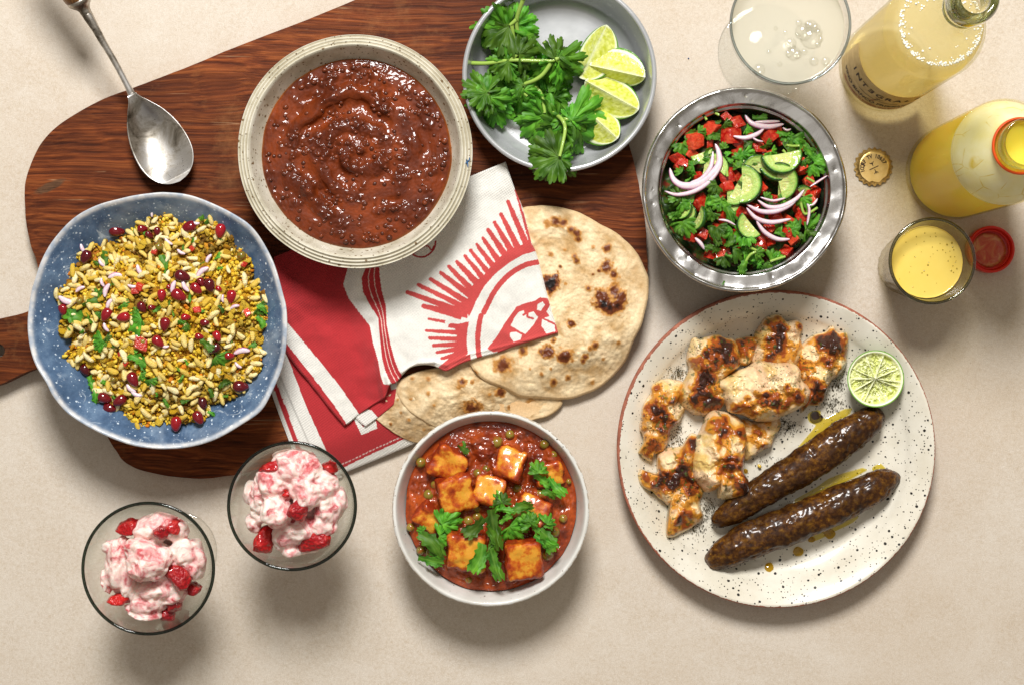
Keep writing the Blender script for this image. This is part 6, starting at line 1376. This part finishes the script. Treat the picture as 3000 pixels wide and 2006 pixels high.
for k, (bx, by, tx, ty, kk) in enumerate([(370, 680, 490, 640, 's'), (280, 710, 440, 790, 's'), (285, 710, 310, 780, 's'), (450, 740, 490, 710, 0), (590, 670, 640, 720, 1), (700, 760, 580, 850, 2), (690, 740, 600, 780, 1), (480, 870, 390, 920, 0), (500, 850, 560, 880, 1), (470, 890, 460, 960, 2), (490, 890, 520, 900, 4), (630, 950, 730, 1000, 's'), (740, 1090, 760, 1170, 0), (690, 1060, 760, 1080, 1), (400, 1080, 450, 1170, 's'), (440, 1150, 440, 1230, 's'), (480, 1090, 520, 1110, 1), (820, 400, 830, 510, 's'), (1100, 980, 1090, 1040, 0), (1110, 960, 1220, 1000, 2), (1030, 870, 1100, 930, 's'), (910, 760, 930, 820, 0), (940, 790, 980, 820, 1), (1130, 680, 1160, 720, 's'), (1350, 690, 1420, 740, 1), (1350, 740, 1390, 800, 's'), (1400, 720, 1350, 670, 's'), (1060, 200, 1100, 230, 0), (1030, 180, 1050, 210, 1), (540, 540, 520, 570, 1), (930, 340, 930, 370, 's'), (1070, 1270, 1110, 1290, 's'), (1290, 920, 1340, 890, 's'), (1130, 1130, 1190, 1090, 's'), (820, 1200, 850, 1250, 's'), (1080, 1140, 1100, 1190, 's'), (940, 980, 960, 1010, 's'), (870, 710, 880, 740, 's'), (280, 800, 300, 820, 's'), (990, 300, 980, 330, 's'), (360, 820, 380, 840, 0), (500, 380, 480, 470, 's')]):
    (b, e) = zb_([(bx, by), (tx, ty)]); hz = mound_h(P(*b, .07))[0][0] + .0035
    if kk == 's':
        A, B = P(*b, hz), P(*e, hz); d = B - A; place('coriander_leaf', SHRED[k % 8], leaf_m, bhel, (A + B) / 2, (rng.uniform(-.4, .4), 0, math.atan2(d[1], d[0])), np.linalg.norm(d) * 1.1)
    else:
        e = (b[0] + (e[0] - b[0]) * .8, b[1] + (e[1] - b[1]) * .8); leaf_at('coriander_leaf', bhel, *b, *e, hz, LEAF[[3, 1, 5, 3, 1][kk]], 0, rng.uniform(-.5, .5), hz - .001)

for k in range(34):
    p, tt_ = in_mound(r_, .95); hz = mound_h(p)[0][0] + .002
    place('herb_fleck', SHRED[k % 8], leaf_m, bhel, (p[0], p[1], hz), (r_.uniform(-.6, .6), r_.uniform(-.4, .4), r_.uniform(0, 6)), r_.uniform(.005, .010))
# ------------------------------------------------------------------ grilled chicken
zch = zoomed(1860, 900, .4463)
M = Mat('grilled_chicken', rough=.42, Coat_Weight=.45, Coat_Roughness=.10, Subsurface_Weight=.2, Subsurface_Scale=.004); M.set('Subsurface Radius', (1, .5, .3))
M.set('Base Color', M.mix(.5, M.attr('Col'), M.ramp(M.noise(300, 4, .65), [(.3, (.68, .62, .55)), (.7, (1.3, 1.3, 1.3))]), 'MULTIPLY'))
M.nrm(M.bump(M.noise(330, 3, .6), .3, .0012)); chicken_m = M.m
zestm = []
def chicken(label, pts, zoff, thick, seed, spots, pale=0., rings=80, segs=240, ridge=None):
    thick = thick * 1.28
    o3 = catmull([P(x, y, .010 + zoff + thick * .3)[:2] for x, y in zch(pts)], 5, True); o3 = o3.mean(0) + (o3 - o3.mean(0)) * 1.05; o3 = o3 + fbm(np.c_[o3, 0 * o3[:, 0]], 120, 3, seed)[:, None] * .0010
    XY, t, R = blob_patch(o3, rings, segs); q = np.c_[XY.reshape(-1, 2), np.zeros((rings + 1) * segs)]; tt = np.repeat(t, segs)
    dome = np.clip(1 - tt ** 3.2, 0, 1) ** .55
    rp = np.hypot(q[:, 0] - plate_c[0], q[:, 1] - plate_c[1]); base = plate_z(rp) + zoff
    lump = fbm(q, 38, 3, seed + 1); crease = np.abs(fbm(q, 60, 3, seed + 2)); fine_ = fbm(q, 170, 3, seed + 3); wl = np.clip(1 - worley(q + (fine_ * .002)[:, None], 120, seed) * 1.4, 0, 1)
    hgt = thick * dome * (.80 + .30 * lump) + dome * (.0030 * wl + .0016 * fine_)
    z = base + np.maximum(hgt, .0002 * dome)
    bias = np.zeros(len(q))
    for (sx, sy, sr, k) in spots:
        p0 = P(*zch([(sx, sy)])[0], .02 + zoff)[:2]; bias += k * np.exp(-(np.linalg.norm(q[:, :2] - p0, axis=1) / PX(sr * .4463)) ** 2)
    br = .30 * lump + .40 * fbm(q, 75, 3, seed + 4) + .28 * wl + .21 + 1.1 * bias + .25 * fine_ - pale
    br = br * sstep(1.02, .9, tt)
    c = lerp((.70, .48, .29), (.85, .68, .40), np.clip(.5 + fbm(q, 55, 3, seed + 6), 0, 1)); c = lerp(c, (.66, .44, .11), np.clip(fbm(q, 65, 3, seed + 7) * 1.5 + .10, 0, .85) * (1 - pale))
    c = lerp(c, (.58, .25, .028), sstep(.20, .40, br)); c = lerp(c, (.30, .066, .010), sstep(.50, .66, br)); c = lerp(c, (.045, .013, .008), sstep(.82, 1.05, br + .25 * fine_))
    g = (fbm(q, 240, 2, seed + 9) > .44) & (fbm(q, 40, 2, seed + 10) > -.05); c[g] = c[g] * .3 + np.array([.05, .085, .012]) * .7
    sp_ = (fbm(q, 800, 1, seed + 12) > .42) & (fbm(q, 50, 2, seed + 13) > .12); c[sp_] = c[sp_] * .2 + np.array([.030, .022, .008]) * .8
    V = np.c_[q[:, :2], z]; n = len(V); Vb = np.c_[V[-segs:, :2], base[-segs:] + .0001]
    cen = V[:segs, :2].mean(0); i_ = np.arange(segs); j_ = (i_ + 1) % segs
    Vs = np.c_[cen + (V[-segs:, :2] - cen) * .90, np.maximum(base[-segs:] - zoff * .85, .0065)]; Vc = np.array([[*cen, Vs[:, 2].min()]])
    V = np.concatenate([V, Vs, np.repeat(Vc, segs, 0)]); c = np.concatenate([c, c[-segs:], c[-segs:]])
    F = np.concatenate([grid_faces(rings + 1, segs, False, True), np.stack([n - segs + i_, n + i_, n + j_, n - segs + j_], 1), np.stack([n + i_, n + segs + i_, n + segs + j_, n + j_], 1)])
    return mk('chicken_piece', V, F, chicken_m, col=c, label=label, cat='chicken', group='grilled chicken pieces on the plate')
chicken('upper middle chicken piece with rust-red streak, nearest the salad bowl', [(870, 70), (950, 55), (1000, 95), (1060, 85), (1105, 130), (1085, 190), (1105, 260), (1090, 330), (1060, 395), (980, 400), (900, 400), (820, 390), (760, 350), (760, 290), (800, 250), (800, 180), (830, 120)], 0, .020, 101, [(950, 150, 40, .6), (960, 230, 50, .5), (880, 330, 70, .5), (1080, 135, 35, .6), (870, 210, 40, .45), (1030, 180, 50, -.7), (840, 150, 50, -.2), (780, 310, 40, -.5)])
chicken('small browned chicken scrap between two larger pieces at the top', [(660, 220), (720, 200), (800, 205), (810, 260), (780, 330), (740, 380), (680, 360), (660, 290)], 0, .013, 111, [(740, 240, 50, .3)], rings=40, segs=140)
chicken('long dark-streaked chicken piece at the upper left of the pile', [(380, 215), (440, 215), (520, 195), (590, 205), (660, 230), (700, 300), (690, 380), (640, 430), (590, 490), (600, 560), (590, 630), (520, 700), (440, 700), (380, 680), (310, 640), (275, 590), (300, 540), (340, 470), (370, 400), (350, 350), (355, 300)], .002, .023, 102, [(590, 260, 60, .6), (560, 340, 60, .5), (470, 300, 40, .4), (460, 450, 60, .7), (450, 580, 90, .7), (530, 630, 50, .7), (400, 250, 50, -.6), (330, 580, 60, -.5), (350, 470, 40, -.4), (640, 330, 50, .2)])
chicken('glossy charred chicken piece at the right, beside the half lime', [(1180, 190), (1250, 170), (1290, 130), (1330, 170), (1385, 180), (1395, 260), (1395, 360), (1360, 430), (1300, 480), (1260, 560), (1230, 630), (1150, 640), (1110, 680), (1100, 600), (1110, 520), (1080, 440), (1070, 380), (1080, 300), (1120, 240)], 0, .021, 103, [(1310, 210, 70, .6), (1220, 260, 60, .4), (1300, 320, 70, .5), (1130, 390, 60, .5), (1200, 570, 70, .55), (1160, 310, 40, -.6), (1220, 440, 45, -.4), (1380, 380, 30, -.2)])
chicken('small chicken piece tucked under the two middle pieces', [(700, 740), (800, 750), (880, 730), (950, 725), (960, 790), (920, 850), (900, 910), (840, 940), (750, 1000), (710, 960), (690, 850)], 0, .013, 108, [(770, 850, 60, .5), (900, 790, 40, .3), (860, 860, 40, -.2)], .12, rings=50, segs=160)
chicken('left chicken piece dusted with green spice, at the plate rim', [(110, 520), (190, 480), (260, 480), (320, 510), (310, 560), (290, 600), (330, 650), (300, 740), (240, 800), (220, 880), (190, 940), (120, 965), (110, 1010), (50, 960), (30, 930), (60, 880), (40, 800), (45, 720), (60, 640), (100, 570)], 0, .020, 105, [(120, 690, 60, .6), (160, 760, 60, .5), (130, 900, 45, .6), (80, 650, 40, .3), (240, 520, 60, -.5), (280, 680, 40, -.4), (160, 540, 50, .2)])
chicken('lower left chicken piece ending in a crisp brown tail', [(160, 960), (230, 930), (310, 920), (350, 860), (400, 840), (420, 900), (410, 1000), (410, 1080), (460, 1180), (430, 1280), (450, 1370), (400, 1420), (330, 1460), (220, 1490), (210, 1400), (250, 1330), (200, 1280), (130, 1210), (70, 1180), (30, 1120), (40, 1065), (100, 1080), (150, 1090), (150, 1030)], 0, .020, 106, [(390, 890, 40, .7), (300, 1100, 90, .7), (180, 1150, 80, .5), (380, 1200, 60, .5), (60, 1110, 50, .4), (330, 1410, 90, .5), (220, 1000, 60, -.7), (250, 1340, 30, -.5)])
chicken('large pale chicken piece lying across the middle of the pile', [(560, 500), (640, 445), (740, 405), (820, 362), (920, 372), (1030, 372), (1090, 420), (1105, 480), (1150, 540), (1140, 620), (1070, 670), (980, 710), (900, 745), (800, 740), (720, 705), (640, 680), (615, 620), (585, 575)], .011, .026, 104, [(890, 590, 70, 1.1), (1060, 580, 60, .7), (670, 670, 60, .8), (730, 590, 50, .6), (985, 510, 30, .7), (840, 470, 40, .4), (780, 690, 60, .4), (980, 680, 60, .3), (640, 510, 70, -.5), (850, 420, 90, -.5), (1000, 430, 70, -.5)], .30)
chicken('striped golden chicken piece at the front of the pile, touching the kebab', [(500, 700), (580, 695), (660, 720), (720, 760), (740, 840), (730, 950), (720, 1060), (755, 1180), (720, 1230), (640, 1255), (560, 1240), (560, 1180), (500, 1210), (440, 1180), (395, 1110), (385, 1000), (410, 900), (450, 800)], .008, .026, 107, [(590, 740, 60, .5), (700, 800, 50, .5), (570, 830, 60, .5), (600, 1050, 80, .6), (700, 1000, 60, .4), (720, 1180, 60, .7), (540, 900, 40, .3), (450, 960, 60, -.6), (440, 1130, 60, -.6), (600, 1200, 40, -.6)], .05)
# ------------------------------------------------------------------ two kebabs
M = Mat('seekh_kebab', rough=.5, Coat_Weight=.45, Coat_Roughness=.16); M.set('Specular IOR Level', .10)
kb = M.noise(210, 5, .7); c = M.ramp(kb, [(.34, (.020, .0065, .0015)), (.48, (.070, .022, .003)), (.60, (.16, .064, .005)), (.74, (.30, .15, .012))])
fk = M.math('MULTIPLY', M.ramp(M.vor(190), [(.0, 1), (.16, 0)]), M.ramp(M.noise(60, 2), [(.54, 0), (.6, 1)])); c = M.mix(fk, c, (.45, .24, .05)); c = M.mix(M.math('MULTIPLY', M.ramp(M.noise(28, 4, .6), [(.42, 1), (.58, 0)]), .6), c, (.014, .005, .002))
M.set('Base Color', c); M.nrm(M.bump(M.noise(300, 4, .65), .35, .0014)); kebab_m = M.m
zc = zoomed(2040, 960, .4719)
def kebab(label, pts, seed):
    p = catmull([(x, y, r) for x, y, r in pts], 14); s = 110; p = resample(p, 130)
    px_ = zc([(a, b) for a, b, r in p]); rad = np.array([PX(r * .4719, .02) for a, b, r in p]); path = np.array([P(x, y, .0085 + r * .80) for (x, y), r in zip(px_, rad)])
    V, F = tube(path, rad, s, .86, cap=False); F = np.array(F)
    N = normals_of(V, F); N = np.where(((V - np.repeat(path, s, 0)) * N).sum(1)[:, None] < 0, -N, N)
    d = .0016 * fbm(V, 32, 3, seed) - .0007 * np.exp(-(np.abs(fbm(V, 48, 3, seed + 5)) / .045) ** 2) + .0005 * fbm(V, 190, 3, seed + 1) + .0004 * np.clip(1 - worley(V[:, [0, 1]] @ np.array([[1, 0, 0], [0, 1, 0]]), 210, seed) * 1.4, 0, 1)
    V = V + N * d[:, None]; V[:, 2] = np.maximum(V[:, 2], .0072)
    n = len(path); F = list(map(tuple, F)) + [tuple(range(s))[::-1], tuple((n - 1) * s + k for k in range(s))]
    return mk('kebab', V, F, kebab_m, label=label, cat='kebab', group='minced meat kebabs')
kebab('dark glossy kebab nearer the chicken, its end by the half lime', [(110, 1172, 18), (135, 1180, 52), (200, 1155, 74), (300, 1090, 88), (450, 985, 102), (620, 880, 112), (800, 765, 115), (950, 665, 112), (1045, 595, 98), (1105, 552, 72), (1148, 545, 34), (1156, 545, 12)], 131)
kebab('dark glossy kebab nearer the plate edge, lying alone in front', [(64, 1425, 14), (85, 1428, 55), (140, 1415, 86), (300, 1335, 110), (500, 1255, 116), (700, 1172, 116), (900, 1082, 110), (1080, 1000, 102), (1170, 955, 84), (1225, 932, 50), (1244, 936, 14)], 137)
# ------------------------------------------------------------------ oil, drips and spice on the plate
oil = glassy('oil', (.94, .86, .34), (.84, .68, .12), 1.0, 1.0, body=(.70, .50, .02), body_fac=.18, ior=1.47)
def puddle(name, pts, label, grp=None, mat=oil, seed=0, cat='oil'):
    z0 = .0068; o3 = catmull([P(x, y, z0)[:2] for x, y in zc(pts)], 5, True); o3 = o3 + fbm(np.c_[o3, 0 * o3[:, 0]], 200, 2, seed)[:, None] * .0006
    XY, t, R = blob_patch(o3, 8, 64); q = XY.reshape(-1, 2); rp = np.hypot(q[:, 0] - plate_c[0], q[:, 1] - plate_c[1]); z = plate_z(rp) + .0012 + .0007 * np.clip(1 - np.repeat(t, 64) ** 2, 0, 1)
    return mk(name, np.c_[q, z], grid_faces(9, 64, False, True), mat, label=label, cat=cat, group=grp)
puddle('oil_streak', [(610, 760), (680, 680), (740, 600), (700, 580), (695, 530), (760, 510), (790, 560), (860, 530), (950, 490), (960, 520), (860, 600), (740, 700), (650, 770)], 'long yellow oil streak along the kebab nearer the chicken')
puddle('oil_streak', [(740, 990), (830, 930), (930, 895), (1030, 865), (1060, 880), (980, 920), (860, 990), (760, 1050), (560, 1110), (600, 1070)], 'yellow oil streak between the two kebabs', seed=3)
puddle('oil_streak', [(1095, 860), (1140, 845), (1180, 870), (1160, 900), (1100, 890)], 'yellow oil patch at the tip of the front kebab', seed=4)
puddle('oil_streak', [(690, 1310), (780, 1240), (900, 1200), (1000, 1160), (980, 1200), (860, 1260), (740, 1320)], 'yellow oil streak below the front kebab', seed=5)
drip = glassy('brown_drip', (.86, .66, .12), (.6, .4, .04), 1.0, .8, body=(.50, .30, .015), body_fac=.5, ior=1.47)
def circ(x, y, r): return [(x + r * math.cos(a), y + r * math.sin(a) * .9) for a in np.linspace(0, 2 * pi, 10, endpoint=False)]
for (x, y, r, l) in [(825, 1275, 36, 'largest round oil drip, under the middle of the front kebab'), (632, 1385, 32, 'round oil drip in the middle of three in front of the kebab'), (450, 1478, 28, 'round oil drip nearest the left end of the front kebab'), (715, 1310, 22, 'faint oil drip just touching the front kebab'), (808, 878, 22, 'oil drip under the rear kebab, facing the front one'), (305, 885, 16, 'tiny oil bead beside the golden chicken piece')]: puddle('oil_drip', circ(x, y, r), l, 'oil drips on the plate', drip, int(x))
dk = Mat('burnt_juice', (.02, .008, .004), .2, Coat_Weight=.6)
puddle('burnt_juice', [(700, 545), (735, 515), (780, 540), (775, 575), (725, 585)], 'small dark burnt juice spot beside the right-hand chicken piece', None, dk.m, 9, 'juice')
# ground spice: too fine to count
VV, FF, o = [], [], 0; r_ = np.random.default_rng(77); sv_, sf_ = ico(1)
for (x, y, sx, sy, n) in [(280, 430, 35, 25, 150), (980, 770, 45, 35, 260), (480, 1330, 40, 45, 240), (400, 1450, 40, 25, 110), (1330, 500, 40, 40, 190), (1300, 640, 40, 30, 170), (260, 850, 40, 50, 170), (830, 1010, 60, 25, 60), (330, 250, 60, 60, 40)]:
    for k in range(n):
        px_, py_ = zch([(x + r_.normal() * sx, y + r_.normal() * sy)])[0]; p = P(px_, py_, .008); rp = np.hypot(*(p[:2] - plate_c)); s = r_.uniform(.0002, .00055)
        VV.append(sv_ * s * r_.uniform(.6, 1.3, 3) + (p[0], p[1], plate_z(rp) + .0012)); FF.append(sf_ + o); o += len(sv_)
spm = Mat('ground_spice', (.045, .035, .012), .8)
mk('ground_spice', np.concatenate(VV), np.concatenate(FF), spm.m, kind='stuff', label='dark green ground spice scattered on the plate round the chicken', smooth=False)
# ------------------------------------------------------------------ strawberry cream in the coupes
M = Mat('strawberry_cream', rough=.42, Coat_Weight=.08, Coat_Roughness=.2, Subsurface_Weight=.5, Subsurface_Scale=.006); M.set('Subsurface Radius', (1, .55, .45))
wrp = M.n('VectorMath', operation='ADD'); M.set(0, M.oc, wrp); M.set(1, M.n('VectorMath', {0: M.noise(45, 3, .6, col=True), 'Scale': .022}, operation='SCALE').outputs[0], wrp)
st = M.noise(48, 4, .6, vec=wrp.outputs[0], dist=1.6); st2 = M.noise(120, 3, .6, vec=wrp.outputs[0], dist=1.0)
c = M.ramp(st, [(.36, (.87, .74, .66)), (.49, (.86, .64, .58)), (.57, (.76, .38, .37)), (.66, (.52, .08, .09)), (.74, (.80, .52, .48))])
c = M.mix(M.math('MULTIPLY', M.ramp(st2, [(.56, 0), (.68, 1)]), .5), c, (.62, .16, .16))
M.set('Base Color', c); M.nrm(M.bump(M.noise(260, 3, .6), .12, .001, M.bump(M.noise(60, 2, .5, dist=1.6), .35, .004))); cream_m = M.m
b = Mat('strawberry', rough=.3, Coat_Weight=.7, Coat_Roughness=.08, Subsurface_Weight=.1, Subsurface_Scale=.003); b.set('Subsurface Radius', (1, .15, .1))
b.set('Base Color', b.mix(b.math('MULTIPLY', b.ramp(b.noise(1.6, 3, .6), [(.5, 0), (.68, 1)]), .55), b.ramp(b.rand(), [(0, (.26, .002, .008)), (.6, (.48, .006, .007)), (1, (.64, .014, .010))]), (.66, .06, .045))); b.nrm(b.bump(b.noise(3.0, 2, .5), .3, .15)); berry_m = b.m
bv_, bf_ = rounded_box(13); bs_ = bv_ / np.linalg.norm(bv_, axis=1)[:, None]; bv_ = .35 * bv_ + .65 * bs_ * 1.08; BER = []
for k in range(4):
    r_ = np.random.default_rng(150 + k); v = bv_ @ (np.eye(3) + r_.normal(0, .2, (3, 3))) * (.95, .85, .8); v[:, 0] *= (1 - .22 * v[:, 1]); v += .14 * np.stack([fbm(bv_, 1.1, 2, 160 + k), fbm(bv_, 1.1, 2, 170 + k), fbm(bv_, 1.1, 2, 180 + k)], 1); BER.append(make_mesh('strawberry_chunk', v, bf_))
def cream(c0, zbase, blobs, berries, zz, label, seed):
    t = thing('strawberry_cream', (*c0, zbase + .058), label, 'dessert', 'strawberry cream desserts')
    iv_, if2 = ico(4); VV, FF, o = [], [], 0; r_ = np.random.default_rng(seed)
    def add(p, s, rot):
        nonlocal o
        n1 = fbm(iv_, 1.3, 2, r_.uniform(0, 50)); n2 = np.abs(fbm(iv_, 1.0, 2, r_.uniform(0, 50)))
        v = iv_ * (1 + .22 * n1 - .20 * np.exp(-(n2 / .07) ** 2))[:, None] * s; v = v @ rotm(*rot).T
        VV.append(v + p); FF.append(if2 + o); o += len(iv_)
    # body filling the glass
    add(np.array([c0[0], c0[1], zbase + .078]), np.array([.027, .027, .020]), (0, 0, 0))
    for (x, y, z, rx, ry, rz, a) in blobs:
        px_, py_ = zz([(x, y)])[0]; add(P(px_, py_, zbase + z), np.array([PX(rx * .4082, z) * 1.12, PX(ry * .4082, z) * 1.12, rz]), (r_.uniform(-.3, .3), r_.uniform(-.3, .3), math.radians(-a)))
    V = np.concatenate(VV)
    # keep the cream inside the glass wall
    d = V[:, :2] - c0; r = np.hypot(d[:, 0], d[:, 1]); lim = np.interp(V[:, 2] - zbase, [.056, .0585, .0655, .080, .098, .1195], [.004, .014, .026, .0355, .0425, .046]); k = np.where(r > lim, lim / np.maximum(r, 1e-9), 1); V[:, :2] = c0 + d * k[:, None]; V[:, 2] = np.maximum(V[:, 2], zbase + .0595)
    o_ = mk('cream', V, np.concatenate(FF), cream_m, t)
    m = o_.modifiers.new('one_body', 'REMESH'); m.mode = 'VOXEL'; m.voxel_size = .0009; m.use_smooth_shade = True
    s = o_.modifiers.new('soften', 'SMOOTH'); s.iterations = 5; s.factor = .5
    for k, (x, y, z, r, a) in enumerate(berries):
        px_, py_ = zz([(x, y)])[0]; place('strawberry_chunk', BER[k % 4], berry_m, t, P(px_, py_, zbase + z), (r_.uniform(-.4, .4), r_.uniform(-.4, .4), math.radians(-a)), PX(r * .4082, z))
zcr = zoomed(200, 1260, .4082)
cream(ca_c, .0006, [(580, 940, .112, 150, 150, .020, 10), (520, 870, .112, 110, 70, .014, 30), (620, 700, .104, 150, 90, .016, -20), (740, 690, .102, 110, 90, .014, 20), (790, 620, .098, 90, 50, .012, 0), (840, 900, .098, 120, 130, .016, 50), (920, 960, .094, 70, 110, .014, 20), (360, 960, .098, 80, 190, .016, 8), (300, 830, .096, 60, 50, .010, 30), (270, 1080, .092, 60, 100, .014, 10), (430, 1030, .096, 70, 150, .014, 0), (640, 1130, .098, 150, 80, .014, -15), (560, 1240, .096, 120, 90, .014, 10), (540, 1340, .094, 150, 80, .012, 15), (580, 1410, .092, 70, 50, .010, 20), (740, 1180, .092, 110, 70, .012, -20), (700, 1000, .100, 90, 120, .014, 0)],
      [(435, 690, .104, 78, 20), (665, 730, .118, 76, 30), (760, 690, .112, 55, 10), (795, 1050, .108, 78, 60), (360, 1210, .098, 66, 20), (760, 1240, .092, 85, -40), (720, 1300, .090, 60, 10), (440, 1180, .094, 60, 0), (890, 1130, .088, 60, 40)], zcr, 'pink strawberry cream with berry chunks in the lower coupe', 31)
cream(cb_c, .0032, [(1630, 270, .108, 170, 120, .018, 10), (1600, 180, .102, 130, 70, .014, 0), (1700, 330, .110, 110, 80, .014, -10), (1480, 390, .106, 140, 110, .016, 30), (1400, 480, .100, 90, 120, .014, 0), (1700, 420, .112, 120, 90, .014, 10), (1830, 400, .104, 100, 110, .014, 30), (1930, 520, .096, 70, 110, .014, 10), (1870, 560, .100, 80, 130, .014, 20), (1500, 590, .112, 100, 110, .018, 0), (1720, 480, .112, 90, 80, .014, 10), (1320, 660, .092, 60, 60, .012, 20), (1310, 440, .092, 40, 90, .010, 10), (1640, 700, .098, 140, 90, .014, 20), (1560, 760, .096, 90, 90, .012, 0), (1820, 680, .098, 110, 80, .012, -20), (1600, 860, .092, 80, 70, .010, 10), (1720, 840, .090, 110, 60, .010, 0), (1380, 580, .096, 70, 80, .012, 0)],
      [(1455, 265, .112, 64, 15), (1875, 265, .104, 76, 40), (1660, 560, .120, 80, 30), (1550, 390, .112, 46, 60), (1560, 455, .112, 40, 20), (1730, 430, .114, 34, 0), (1410, 780, .096, 88, 15), (1765, 780, .100, 92, -10), (1820, 600, .100, 50, 0), (1620, 640, .104, 50, 20)], zcr, 'pink strawberry cream with berry chunks in the upper coupe', 37)
# ------------------------------------------------------------------ small loose things
wd = glassy('water', (.98, .99, .99), (.62, .68, .66), 2.0, 1.4, ior=1.33)
for (x, y, r, l) in [(1026, 1190, 34, 'large water drop on the dish floor under a coriander leaf'), (510, 1110, 9, 'small water drop on the dish floor nearest the lentil bowl'), (495, 140, 14, 'water drop on the dish wall near the long stem')]:
    p = P(*zd([(x, y)])[0], DF + .001); rr = np.hypot(*(p[:2] - dish_c)); zf_ = DF if rr < DR - .024 else DF + .012
    V, F = ico(3); V = V * (PX(r * .3571, DF), PX(r * .3571, DF), .0022); V[:, 2] = np.maximum(V[:, 2], 0)
    mk('water_drop', V + (p[0], p[1], zf_ + .0003), F, wd, label=l, cat='water drop', group='water drops in the dish')
r_ = np.random.default_rng(91)
def scrap(x, y, w, mat, label, cat, name, z, s=(1.6, .8, .5)):
    V, F = ico(2); V = V * s * (1 + .3 * fbm(V, 1.4, 2, x * .1))[:, None]; V = V @ rotm(0, 0, r_.uniform(0, 6)).T; p = P(x, y, z)
    V = V * PX(w); V[:, 2] -= V[:, 2].min(); mk(name, V + p, F, mat, label=label, cat=cat)
scrap(389, 1284, 4.5, fl_m.m, 'square yellow crumb on the blue bowl rim, furthest from the rice', 'crumb', 'crumb', .060)
scrap(196, 1094, 4.0, fl_m.m, 'curled yellow crumb on the blue bowl wall beside the handle', 'crumb', 'crumb', .055)
scrap(332, 637, 4.0, fl_m.m, 'thin yellow crumb above the rice near the spoon', 'crumb', 'crumb', .056)
scrap(142, 911, 4.0, onion_m, 'tiny purple onion scrap on the blue bowl wall', 'onion', 'onion_scrap', .055)
bd = Mat('blue_fleck', (.02, .05, .16), .5)
scrap(2017, 172, 2.2, bd.m, 'tiny blue fleck on the table beside the dish', 'fleck', 'fleck', .0003, (1, 1, .4))
scrap(2224, 1364, 6.0, ck.m, 'small chopped nut beside the rear kebab', 'nut', 'chopped_nut', .0074, (1.2, .8, .6))
for (x, y, l) in [(2120, 829, 'green herb fleck on the steel bowl rim nearest the plate')]:
    p = P(x, y, .0772); place_o = link('herb_fleck', SHRED[2], leaf_m, None, loc=p, rot=(0, 0, 1.0), scale=.004, label=l, cat='herb')
